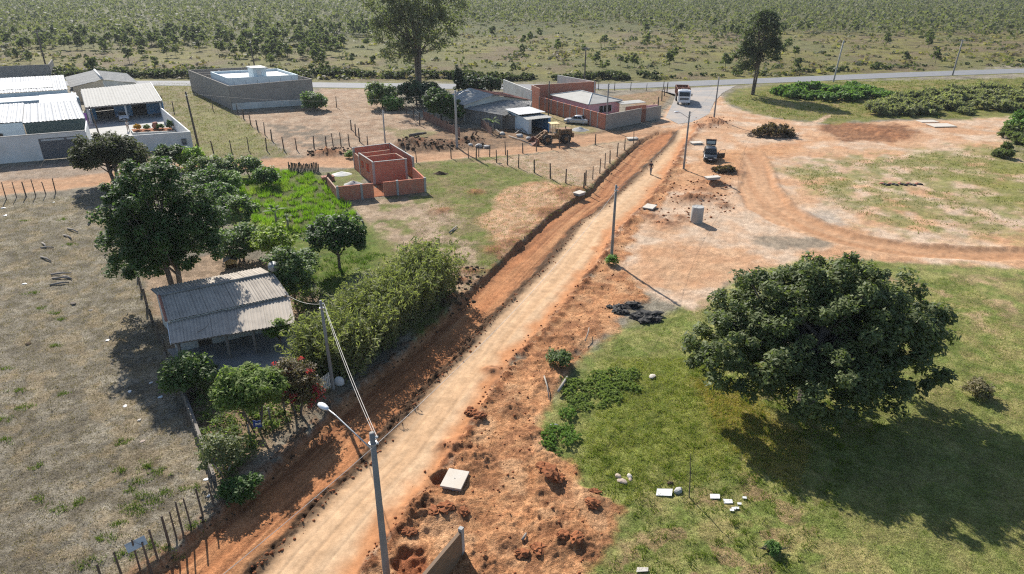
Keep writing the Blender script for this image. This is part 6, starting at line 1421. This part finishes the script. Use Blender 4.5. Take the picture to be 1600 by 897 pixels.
def truck():
    x, y = G(1066, 160); t = thing('dump_truck', 'white cabbed dump truck with rusty red tipper body', 'truck', (x, y, gz(x, y)), R(-90 - 8))
    MB().box((-1.4, 0, .95), (6.4, .9, .28)).build('chassis', M['dark'], t)
    MB().loft([rsec(x_, w, z0, z1, .14) for x_, w, z0, z1 in ((1.55, 1.16, .75, 2.7), (1.62, 1.2, .7, 2.78), (2.9, 1.2, .62, 2.78), (3.12, 1.17, .6, 2.6), (3.3, 1.15, .62, 1.75), (3.34, 1.1, .66, 1.6))]).build('cab', M['white_paint'], t, True)
    quadp(t, [(3.335, -1.0, 1.72), (3.335, 1.0, 1.72), (3.175, .96, 2.5), (3.175, -.96, 2.5)], 'glass', 'windscreen', .02)
    for s in (1, -1):
        p = [(2.0, s * 1.205, 1.75), (2.95, s * 1.205, 1.75), (2.85, s * 1.205, 2.45), (2.0, s * 1.205, 2.45)]
        quadp(t, p if s < 0 else p[::-1], 'glass', 'side_window', .015)
        MB().box((3.2, s * 1.38, 2.0), (.12, .2, .5)).build('mirror', M['dark'], t, False, .03); MB().box((3.38, s * .85, .92), (.08, .34, .2)).build('headlight', M['plastic_w'], t, False, .03)
        wheel(t, 2.5, s * 1.05, .5, .3)
        for xx in (-1.6, -2.9): wheel(t, xx, s * 1.0, .5, .48)
    MB().box((3.36, 0, .72), (.18, 2.3, .36)).build('bumper', M['white_paint'], t, False, .06); MB().box((3.35, 0, 1.25), (.06, 1.7, .42)).build('grille', M['gate_grey'], t, False, .02); MB().box((3.47, 0, .75), (.02, .5, .14)).build('number_plate', M['plastic_w'], t)
    MB().box((2.2, 0, 2.83), (.7, 1.3, .16)).build('roof_deflector', M['white_paint'], t, False, .06)
    # tipper
    for s in (1, -1):
        MB().box((-1.55, s * 1.22, 2.05), (5.3, .08, 1.5)).build('tipper_side', M['rust_red'], t)
        for k in range(6): MB().box((-3.9 + k * .95, s * 1.29, 2.05), (.12, .08, 1.5)).build('side_rib', M['rust_red'], t)
    MB().box((1.13, 0, 2.2), (.08, 2.44, 1.8)).build('tipper_front', M['rust_red'], t); MB().box((-4.22, 0, 2.05), (.08, 2.5, 1.5)).build('tailboard', M['rust_red'], t); MB().box((-1.55, 0, 1.28), (5.3, 2.4, .1)).build('tipper_floor', M['rust_red'], t)
    n = 14; V = []; F = []; rr = np.random.default_rng(2)
    for i in range(n):
        for j in range(9): u = i / (n - 1); v = j / 8; V.append((-4.15 + 5.2 * u, -1.16 + 2.32 * v, 2.1 + .55 * math.sin(math.pi * u) * math.sin(math.pi * v) + rr.uniform(-.05, .05)))
    for i in range(n - 1):
        for j in range(8): a = i * 9 + j; F.append((a, a + 9, a + 10, a + 1))
    MB().add(V, F).build('earth_load', M['soil'], t, True)
truck()

def loader():
    x, y = G(866, 222); t = thing('wheel_loader', 'old rusty yellow wheel loader with raised canopy and bucket', 'wheel loader', (x, y, gz(x, y)), R(197)); Y = M['cat_yellow']
    MB().box((-1.55, 0, 1.55), (2.2, 1.5, 1.15)).build('engine_cover', Y, t, False, .08); MB().box((-2.72, 0, 1.15), (.35, 1.9, .7)).build('counterweight', Y, t, False, .06); MB().box((-1.0, 0, .95), (3.0, 1.1, .5)).build('rear_frame', Y, t)
    for k in range(5): MB().box((-1.9 + k * .25, .765, 1.55), (.10, .02, .7)).build('side_grille', M['dark'], t)
    MB().box((-1.7, .3, 2.28), (.12, .12, .5)).build('exhaust', M['rubber'], t)
    MB().box((1.35, 0, 1.0), (1.7, 1.0, .75)).build('front_frame', Y, t, False, .05); MB().box((1.5, 0, 1.6), (.5, .9, .7)).build('arm_tower', Y, t, False, .05)
    for s in (1, -1):
        for xx in (-1.55, 1.5):
            o = MB().tube([(xx, s * 1.0 - .26, .75), (xx, s * 1.0 - .22, .75), (xx, s * 1.0 + .22, .75), (xx, s * 1.0 + .26, .75)], [.66, .75, .75, .66], 22).build('tyre', M['rubber'], t, True)
            MB().tube([(xx, s * 1.14, .75), (xx, s * 1.28, .75)], [.42, .36], 14).build('rim', Y, o, True)
            for k in range(18): a = k * math.pi / 9; b = MB(); b.box((xx + .75 * math.cos(a), s * 1.0, .75 + .75 * math.sin(a)), (.06, .5, .1), 0, -a); b.build('tread_lug', M['rubber'], o)
        MB().bar((1.3, s * .5, 1.9), (3.0, s * .55, .75), .16, .28).build('lift_arm', Y, t); MB().bar((1.6, s * .3, 1.3), (2.4, s * .4, 1.05), .10).build('hydraulic_ram', M['steel'], t); MB().box((-1.55, s * 1.0, 1.62), (1.5, .55, .06)).build('mudguard', Y, t)
        for xx in (-.35, .55): MB().bar((xx, s * .62, 1.3), (xx, s * .62, 2.95), .07).build('canopy_post', M['canopy_yellow'], t)
    MB().box((.1, 0, 3.0), (1.45, 1.6, .12)).build('canopy', M['canopy_yellow'], t, False, .04)
    MB().box((-.1, 0, 1.5), (.5, .55, .12)).build('seat', M['dark'], t, False, .04); MB().box((-.34, 0, 1.8), (.1, .55, .55)).build('seat_back', M['dark'], t, False, .04); MB().bar((.45, 0, 1.3), (.3, 0, 1.85), .05).build('steering_column', M['dark'], t); MB().box((.1, 0, 1.25), (1.3, 1.3, .12)).build('cab_floor', Y, t)
    # bucket
    prof = [(3.0, .95), (2.9, .55), (3.0, .22), (3.3, .08), (4.05, .10)]; b = MB(); secs = [[(px_, s, pz) for px_, pz in prof] for s in (-1.3, 1.3)]; b.loft(secs, False)
    o = b.build('bucket', M['rust_red'], t); sm = o.modifiers.new('s', 'SOLIDIFY'); sm.thickness = .05
    for s in (-1.28, 1.28): quadp(o, [(3.0, s, .95), (2.9, s, .55), (3.0, s, .22), (3.3, s, .1), (4.0, s, .1)], 'rust_red', 'bucket_side', .04)
    for k in range(8): MB().box((4.1, -1.15 + k * .33, .1), (.22, .09, .05)).build('tooth', M['steel'], o)
loader()

# ------------------------------------------------------------------ people
def skin_mesh(name, verts, edges, radii, mat, parent, root=0, sub=1):
    me = bpy.data.meshes.new(name); me.from_pydata(verts, edges, []); o = link(name, me, mat, parent)
    sk = o.modifiers.new('skin', 'SKIN'); sk.use_smooth_shade = True
    if not me.skin_vertices: me.attributes
    lay_ = me.skin_vertices[0].data if me.skin_vertices else None
    if lay_ is None: return o
    for i, r in enumerate(radii): lay_[i].radius = (r, r) if not hasattr(r, '__len__') else r; lay_[i].use_root = (i == root)
    ss = o.modifiers.new('sub', 'SUBSURF'); ss.levels = sub; ss.render_levels = sub; return o
def person(label, loc, rz, shirt, trousers, pose):
    """pose: hand targets (left, right), foot targets (left, right), lean forward"""
    t = thing('person', label, 'person', loc, rz)
    V = [(0, 0, .95), (.0, 0, 1.12), (pose['lean'] * .5, 0, 1.32), (pose['lean'], 0, 1.46), (pose['lean'] + .02, 0, 1.54), (pose['lean'] + .05, 0, 1.63), (pose['lean'] + .045, 0, 1.72)]
    Rd = [.125, (.13, .11), (.15, .12), (.075, .07), .055, (.078, .09), (.07, .08)]; E = [(i, i + 1) for i in range(6)]
    sh = {}
    for s, key in ((1, 'hl'), (-1, 'hr')):
        h = Vector(pose[key]); s0 = Vector((pose['lean'] * .85, s * .185, 1.42)); el = (s0 + h) / 2 + Vector((-.06, s * .05, -.02)); d = (h - el).normalized(); wr = h - d * .09
        b0 = len(V); V += [tuple(s0), tuple(el), tuple(wr), tuple(h)]; Rd += [.062, .045, .03, (.038, .022)]; E += [(3, b0), (b0, b0 + 1), (b0 + 1, b0 + 2), (b0 + 2, b0 + 3)]
        side = d.cross(Vector((1, 0, 0))).normalized(); sh[key] = (s0, el, wr)
        for k, (off, ln_) in enumerate(((-.030, .075), (-.010, .088), (.010, .082), (.030, .066))):
            p = h + side * off; c = len(V); V += [tuple(p + d * ln_ * .5), tuple(p + d * ln_ + Vector((.02, 0, 0)))]; Rd += [.009, .008]; E += [(b0 + 3, c), (c, c + 1)]
        c = len(V); p = h - d * .03 + Vector((.035, 0, 0)); V += [tuple(p), tuple(p + d * .05)]; Rd += [.010, .009]; E += [(b0 + 3, c), (c, c + 1)]
    lg = []
    for s, key in ((1, 'fl'), (-1, 'fr')):
        fpt = Vector(pose[key]); hp = Vector((0, s * .095, .90)); kn = (hp + fpt) / 2 + Vector((.06, 0, .04)); an = fpt + Vector((0, 0, .09))
        b0 = len(V); V += [tuple(hp), tuple(kn), tuple(an), tuple(fpt + Vector((.13, 0, .035)))]; Rd += [.09, .062, .042, (.04, .03)]; E += [(0, b0), (b0, b0 + 1), (b0 + 1, b0 + 2), (b0 + 2, b0 + 3)]; lg.append((hp, kn, an, fpt))
    skin_mesh('body', V, E, Rd, M['skin'], t)
    # clothing follows the same joints
    TV = V[:4] + [tuple(sh['hl'][0]), tuple(sh['hl'][0].lerp(sh['hl'][1], .85)), tuple(sh['hr'][0]), tuple(sh['hr'][0].lerp(sh['hr'][1], .85))]
    skin_mesh('shirt', TV, [(0, 1), (1, 2), (2, 3), (3, 4), (4, 5), (3, 6), (6, 7)], [.15, .155, .175, .085, .085, .066, .085, .066], M[shirt], t)
    PV = [(0, 0, 1.0), (0, 0, .92)]; PE = [(0, 1)]; PR = [.15, .15]
    for hp, kn, an, fpt in lg: b0 = len(PV); PV += [tuple(hp), tuple(kn), tuple(an + Vector((0, 0, .02)))]; PR += [.11, .082, .068]; PE += [(1, b0), (b0, b0 + 1), (b0 + 1, b0 + 2)]
    skin_mesh('trousers', PV, PE, PR, M[trousers], t)
    for hp, kn, an, fpt in lg:
        b = MB(); secs = [[(fpt.x + x_, fpt.y + w * math.cos(a), max(.0, fpt.z + .045 + hz * math.sin(a))) for a in [k * math.pi / 4 for k in range(8)]] for x_, w, hz in ((-.09, .03, .045), (-.03, .045, .06), (.08, .05, .05), (.17, .045, .04), (.2, .02, .03))]; b.loft(secs).build('shoe', M['shoe'], t, True)
    hx = pose['lean'] + .03; b = MB(); b.loft([[(hx + r * math.cos(k * .524) * 1.1, r * math.sin(k * .524), z) for k in range(12)] for r, z in ((.088, 1.66), (.097, 1.71), (.088, 1.77), (.05, 1.81), (.01, 1.82))]).build('hair', M['hair'], t, True)
    fx = pose['lean'] + .05 + .09
    MB().tube([(fx, 0, 1.655), (fx + .02, 0, 1.635), (fx, 0, 1.63)], [.008, .014, .01], 6).build('nose', M['skin'], t, True); MB().box((fx - .006, 0, 1.60), (.012, .045, .01)).build('mouth', M['tile_red'], t)
    for s in (1, -1): MB().box((fx - .012, s * .032, 1.668), (.014, .02, .01)).build('eye', M['hair'], t); MB().box((hx + .01, s * .092, 1.65), (.04, .014, .055)).build('ear', M['skin'], t)
x, y = G(1016.5, 273)
person('person in dark shirt and grey trousers walking on the pale dirt road', (x, y, gz(x, y)), R(-120), 'cloth_dark', 'cloth_grey', dict(lean=.06, hl=(.12, .26, .88), hr=(-.05, -.26, .86), fl=(.20, .10, 0), fr=(-.18, -.10, .02)))
person('person in pale clothes standing in the white walled courtyard', (*G(201, 205, .12), .12), R(-60), 'cloth_pale', 'cloth_tan', dict(lean=.04, hl=(.30, .22, 1.05), hr=(.28, -.2, 1.02), fl=(.05, .12, 0), fr=(-.06, -.12, 0)))

# ------------------------------------------------------------------ slabs, pipe, rubbish
def slab_cover(label, px, py, L, Wd, rz, tilt=0.0, name='concrete_slab', lift=.12):
    x, y = G(px, py); t = thing(name, label, 'concrete slab', (x, y, gz(x, y) + lift), rz); MB().box((0, 0, 0), (L, Wd, .10), 0, tilt).build('slab', M['concrete_pale'], t, False, .012)
    MB().box((0, 0, .052), (.06, .06, .012)).build('lifting_eye', M['wire'], t); MB().box((0, 0, -.16), (L * .86, Wd * .86, .24)).build('chamber_rim', M['concrete'], t)
slab_cover('pale concrete inspection slab in the red earth near the bottom', 711, 754, 1.5, 1.15, R(76), R(2), lift=.2)
slab_cover('pale concrete slab right of the road below the middle pole top', 1015, 326, 1.6, 1.2, R(60), lift=.15)
slab_cover('small concrete slab by the dug strip corner', 988, 218, 1.7, 1.1, R(10), lift=.3)
slab_cover('concrete slab lying left of the dark hatchback', 1088, 225, 1.8, 1.2, R(15), lift=.25)
slab_cover('concrete slab with dark shadow below the dark hatchback', 1112, 288, 1.9, .9, R(15), lift=.35)
slab_cover('concrete slab at the end of the diagonal fence', 905, 306, 1.3, 1.0, R(45), lift=.3)
slab_cover('white concrete slab on the far right dirt patch', 1470, 197, 4.0, 2.6, R(5), lift=.1)
slab_cover('grey concrete slab beside the white one on the far right', 1449, 190, 3.2, 1.8, R(5), lift=.05)
# upright concrete pipe section
x, y = G(1088, 347); t = thing('concrete_pipe', 'upright concrete pipe section on the sandy ground', 'concrete pipe', (x, y, gz(x, y) - .03), 0)
n = 28; ro, ri, h = .64, .52, 1.75; prof = [(ro * .97, 0), (ro, .04), (ro, h - .05), (ro * .96, h), (ri, h), (ri, 0)]
b = MB(); b.loft([[(r * math.cos(2 * math.pi * k / n), r * math.sin(2 * math.pi * k / n), z) for k in range(n)] for r, z in prof + prof[:1]], True); o = b.build('pipe', M['concrete'], t, True); e = o.modifiers.new('e', 'EDGE_SPLIT'); e.split_angle = R(40)
MB().tube([(0, 0, h - .05), (0, 0, h - .02)], ri, 24).build('lid', M['concrete'], t)
# stick on the pasture with its shadow
x, y = G(1077, 777); t = thing('wooden_stick', 'thin dark stick standing upright in the pasture', 'stick', (x, y, gz(x, y))); MB().tube([(0, 0, -.2), (-.08, .05, 1.3), (-.22, .12, 2.7)], [.035, .028, .018], 6).build('shaft', M['wood'], t)
def sheet(label, px, py, pts, mat, name='broken_board', cat='board', z=.06):
    x, y = G(px, py); o = MB().prism(pts, 0, .03).build(name, M[mat], None, False, 0, False, (x, y, gz(x, y) + z)); o.rotation_euler = (R(4), R(-3), 0); tag(o, label, cat)
sheet('largest pale broken sheet lying on the pasture', 1037, 771, [(-.45, -.2), (.35, -.28), (.5, .2), (.2, .22), (-.3, .26)], 'white', 'fibre_sheet', 'sheet')
sheet('left one of two small pale sheets right of the stick', 1117, 777, [(-.28, -.15), (.2, -.18), (.28, .12), (-.22, .16)], 'white', 'fibre_sheet', 'sheet')
sheet('right one of two small pale sheets right of the stick', 1137, 784, [(-.22, -.14), (.22, -.15), (.25, .1), (-.2, .16)], 'white', 'fibre_sheet', 'sheet')
for k, (px, py) in enumerate(((1146, 796), (1151, 795), (1143, 799), (1163, 779), (1155, 788))):
    sheet(['pale sheet fragment nearest the bottom of the pasture scraps', 'pale sheet fragment right of the nearest scrap', 'pale sheet fragment left of the nearest scrap', 'tiny pale sheet fragment at the right end of the scraps', 'tiny pale sheet fragment in the middle of the scraps'][k], px, py, [(-.1, -.05), (.1, -.08), (.12, .06), (-.08, .08)], 'white', 'fibre_scrap', 'scrap')
sheet('pale scrap of sheet at the bottom edge of the pasture', 1003, 892, [(-.28, -.12), (.26, -.1), (.3, .1), (-.2, .14)], 'concrete_pale', 'fibre_scrap', 'scrap')
def rock(label, px, py, s, mat='stone', name='stone', cat='stone', fl=.6, seed=0, group=None):
    rr = np.random.default_rng(seed + int(px * 3 + py)); x, y = G(px, py); me = bpy.data.meshes.new(name); import bmesh
    bm = bmesh.new(); rough = name in ('earth_lump', 'asphalt_lump'); bmesh.ops.create_icosphere(bm, subdivisions=3 if rough else 2, radius=1)
    k = rr.normal(size=(5, 3))
    for v in bm.verts:
        f = 1
        for d in k: f = min(f, .72 / max(.2, v.co.normalized().dot(Vector(d).normalized()))) if v.co.normalized().dot(Vector(d).normalized()) > .55 else f
        v.co = Vector((v.co.x * 1.15 * s, v.co.y * .85 * s, v.co.z * fl * s)) * f * (rr.uniform(.93, 1.07) if not rough else .25 + 1.5 * float(fbm(np.array([v.co.x / s * 2.6 + v.co.z / s + px]), np.array([v.co.y / s * 2.6 - v.co.z / s + py]), 7, 4)[0]))
    bm.to_mesh(me); bm.free(); o = link(name, me, M[mat], None, (x, y, gz(x, y) + s * fl * .45)); o.rotation_euler = (0, 0, rr.uniform(0, 6.28)); tag(o, label, cat, group)
rock('brown stone leftmost of the four stones on the pasture', 966, 745, .22); rock('pale stone topmost of the four stones on the pasture', 984, 745, .18, 'concrete_pale'); rock('long flat stone nearest of the four stones on the pasture', 972, 753, .26, fl=.35); rock('small stone right of the four stones on the pasture', 985, 750, .14)
rock('grey green stone right of the largest pale sheet', 1060, 769, .26, 'concrete'); rock('dark stone above the largest pale sheet', 1047, 756, .16, 'soil_dark'); rock('pale stone in the pasture near the weed bushes', 1019, 590, .26, 'concrete_pale', fl=.4)
for k, (px, py, s) in enumerate(((968, 480, .6), (985, 474, .7), (1002, 492, .8), (1020, 496, .95), (1010, 505, .7), (988, 500, .6), (960, 487, .4), (1030, 503, .6), (945, 478, .35), (975, 490, .5))):
    rock(['black asphalt lump, leftmost but two of the pile by the red earth', 'black asphalt lump at the top of the pile', 'black asphalt lump in the middle of the pile', 'largest black asphalt lump at the right of the pile', 'black asphalt lump at the bottom of the pile', 'black asphalt lump lower left of the middle one', 'small black asphalt lump left of the pile', 'black asphalt lump at the far right end of the pile', 'tiny black asphalt lump farthest left', 'black asphalt lump between the top and the middle'][k], (1006 if px > 978 else 966) + (px - (1006 if px > 978 else 966)) * .7, 491 + (py - 491) * .75, s * .85, 'bitumen', 'asphalt_lump', 'asphalt lump', .4, k, 'black asphalt pile')
heap("asphalt_heap", "low black heap of broken asphalt under the lumps by the red earth", 1008, 497, 1.5, .4, "bitumen", .6, 8)
heap("asphalt_heap", "smaller black asphalt heap left of the main one", 972, 480, 1.1, .3, "bitumen", .5, 9)
for k, (px, py, s) in enumerate(((860, 748, .5), (850, 738, .35), (872, 752, .35), (735, 645, .4), (900, 850, .35), (880, 845, .3), (842, 862, .35), (925, 793, .35), (700, 800, .4), (680, 805, .35), (725, 805, .3), (750, 655, .35), (640, 835, .3), (815, 868, .3), (930, 770, .25))):
    rock('dark lump of hard earth lying on the churned red soil', px, py, s, 'soil', 'earth_lump', 'earth lump', .42, k, 'earth lumps on the churned soil')
def stick(label, a, b, r, mat='bark_pale', name='branch', cat='branch', z=.08):
    p, q = Vector((*G(*a), 0)), Vector((*G(*b), 0)); p.z = gz(p.x, p.y) + z; q.z = gz(q.x, q.y) + z; m = (p + q) / 2 + Vector((.05, .03, .06))
    o = MB().tube([p - p, m - p, q - p], [r, r * .9, r * .6], 7).build(name, M[mat], None, True, 0, False, p); tag(o, label, cat)
stick('pale branch lying on the red earth bank', (850, 598), (858, 628), .05); stick('thick grey branch stump in the bank weeds', (872, 618), (886, 594), .10, z=.3); stick('pale twig on the red earth near the black pile', (914, 540), (920, 522), .04, z=.25); stick('short board lying on churned earth near the bottom', (816, 848), (822, 836), .07, 'wood_grey', 'board', 'board'); stick('grey pipe piece lying in the grass by the red earth', (860, 666), (875, 668), .06, 'steel', 'pipe_piece', 'pipe')
stick('long log lying on the dark earth heap', (640, 218), (666, 213), .28, 'bark', 'log', 'log', .5); stick('forked branch lying on the bare ground', (702, 365), (714, 354), .09, z=.12); stick('thin branch beside the forked branch', (706, 362), (715, 358), .05)
stick('log lying on the slope beside the garden boards', (556, 332), (568, 350), .12, 'bark', 'log', 'log'); stick('plank lying before the lean-to', (795, 214), (830, 226), .10, 'wood_grey', 'plank', 'plank', .15)
# brush pile
def brush(label, px, py, r, h, n, mat, seed):
    x, y = G(px, py); rr = np.random.default_rng(seed); t = thing('brush_pile', label, 'brush pile', (x, y, gz(x, y))); b = MB()
    for k in range(n):
        a = rr.uniform(0, 6.28); d = r * math.sqrt(rr.random()); z = max(.05, h * (1 - (d / r) ** 1.6)) * rr.uniform(.3, 1); p = Vector((d * math.cos(a), d * math.sin(a) * .55, z)); dv = Vector((rr.normal(), rr.normal(), rr.normal() * .35)).normalized() * rr.uniform(.4, 1.3)
        b.tube([p - dv * .5, p + Vector((0, 0, rr.uniform(-.1, .1))), p + dv * .5], [.035, .03, .015], 4, False)
    o = b.build('twigs', M[mat], t); o['kind'] = 'stuff'
    cen = lobes(rr, [(0, 0, h * .3, r * .85, r * .48, h * .6)], 90); V, F, c = leaves(rr, cen, np.full(len(cen), .5), 30, .22, (.070, .046, .034), (.042, .028, .022)); V[:, 2] = np.maximum(V[:, 2], .02)
    link('dead_leaves', np_mesh('dead_leaves', V, F, c), M['leaf_soft'], t)
brush('big dark brown brush pile beside the loop track', 1207, 212, 4.2, 1.9, 420, 'bark', 3)
brush('small brush heap beside the red earth heaps', 1131, 270, 1.5, .4, 130, 'bark_pale', 4)
# litter and rubble on the left field
for k, (a, b, lb) in enumerate((((80, 430), (112, 428), 'topmost grey plank of the heap on the dry field'), ((82, 436), (110, 436), 'second grey plank of the heap on the dry field'), ((78, 446), (108, 442), 'lowest grey plank of the heap on the dry field'), ((99, 432), (112, 437), 'short grey plank at the right end of the heap'), ((106, 358), (122, 364), 'broken plank on the dry field near the tall tree'), ((100, 368), (112, 374), 'broken plank left of the one near the tall tree'), ((64, 388), (84, 388), 'pale board in the rubble on the dry field'), ((64, 402), (80, 409), 'thin board below the rubble on the dry field'), ((138, 352), (142, 346), 'short pale stick by the tall tree'), ((66, 380), (72, 388), 'small board at the left of the rubble'))):
    stick(lb, a, b, .09, 'wood_grey', 'plank', 'plank', .1)
for k, (px, py, s, lb, m_) in enumerate(((203, 612, .2, 'white rubbish piece highest on the field by the garden wall', 'plastic_w'), (195, 634, .2, 'white rubbish piece left of the garden wall', 'plastic_w'), (251, 619, .22, 'grey bag by the garden wall', 'paleblue'), (236, 598, .16, 'pale rubbish scrap near the old post fence', 'plastic_w'), (168, 532, .2, 'white scrap below the tall tree shadow', 'plastic_w'), (38, 443, .25, 'white stone left of the plank heap', 'plastic_w'), (218, 656, .18, 'pale rubbish scrap on the field below the grey bag', 'concrete_pale'), (322, 749, .18, 'white stone beside the last fence stake', 'plastic_w'), (327, 775, .16, 'white stone at the foot of the last fence stake', 'plastic_w'), (223, 690, .2, 'brown stone above the green weeds', 'stone'), (84, 316, .2, 'pale scrap by the street fence', 'plastic_w'), (5, 325, .3, 'white scrap at the left edge by the street fence', 'plastic_w'), (8, 337, .3, 'lower white scrap at the left edge', 'plastic_w'), (115, 475, .35, 'dark stump on the dry field below the plank heap', 'wood'), (142, 485, .25, 'pale stump right of the dark stump', 'wood_grey'), (44, 537, .3, 'dark dung heap on the dry field', 'soil_dark'))):
    rock(lb, px, py, s * .75, m_, 'rubbish' if m_ in ('plastic_w', 'paleblue') else 'stone', 'rubbish' if m_ in ('plastic_w', 'paleblue') else 'stone', .25, k)
x, y = G(405, 678); t = thing('blue_cloth_bundle', 'blue and white cloth hanging on the garden fence', 'cloth', (x, y, gz(x, y) + .7)); secs = [[(i * .10 - .25, .05 * math.sin(i * 1.9 + j), .22 - j * .09) for i in range(6)] for j in range(6)]; o = MB().loft(secs, False).build('cloth', M['blue_cloth'], t); o.modifiers.new('s', 'SOLIDIFY').thickness = .02
o = MB().box((.1, -.1, .06), (.32, .03, .16), R(20), 0, R(25)).build('white_patch', M['plastic_w'], t)
for k, (px, py, lb) in enumerate(((392, 690, 'garden fence post left of the blue cloth'), (424, 664, 'garden fence post right of the blue cloth'), (446, 650, 'garden fence post under the bougainvillea'))):
    x, y = G(px, py); o = MB().tube([(0, 0, -.3), (0, 0, 1.2)], .06, 7).build('fence_post', M['wood_grey'], None, False, 0, False, (x, y, gz(x, y))); tag(o, lb, 'post')
x, y = G(531, 602); t = thing('white_sack', 'white sack beside the service pole', 'sack', (x, y, gz(x, y))); MB().loft([[(r * math.cos(k * .524), r * .7 * math.sin(k * .524), z) for k in range(12)] for r, z in ((.2, 0), (.33, .12), (.32, .4), (.2, .6), (.08, .66))]).build('sack', M['plastic_w'], t, True)
# charred rubble on the far grass
for k in range(14):
    rock('small burnt rubbish lump in the row on the green inside the loop track', 1378 + k * 4.6, 287 + (k % 3) * 1.2, .3, 'bitumen' if k % 3 else 'tile_red', 'burnt_lump', 'rubbish', .5, k, 'burnt rubbish row')
# rubble by the garage and along the street
for k, (px, py, s) in enumerate(((748, 230, .7), (735, 228, .45), (760, 231, .5), (812, 214, .6), (826, 218, .5), (785, 210, .6))):
    rock(['pale boulder at the foot of the shack lamp pole', 'small boulder left of the shack lamp pole', 'small boulder right of the pale boulder', 'grey boulder by the tin garage', 'grey boulder below the tin garage', 'grey boulder below the plank shed'][k], px, py, s, 'concrete', 'boulder', 'boulder', .6, k)

# ------------------------------------------------------------------ the hazy air
HZ = MB().box((0, 0, 12.5), (14400, 14400, 29.4))
m = bpy.data.materials.new('hazy_air'); m.use_nodes = True; m.node_tree.nodes.clear()
ou = m.node_tree.nodes.new('ShaderNodeOutputMaterial'); pv = m.node_tree.nodes.new('ShaderNodeVolumePrincipled')
pv.inputs['Color'].default_value = (.82, .88, .95, 1); pv.inputs['Density'].default_value = .00011; pv.inputs['Anisotropy'].default_value = .3
m.node_tree.links.new(pv.outputs[0], ou.inputs['Volume'])
tag(HZ.build('haze', m), kind='stuff')
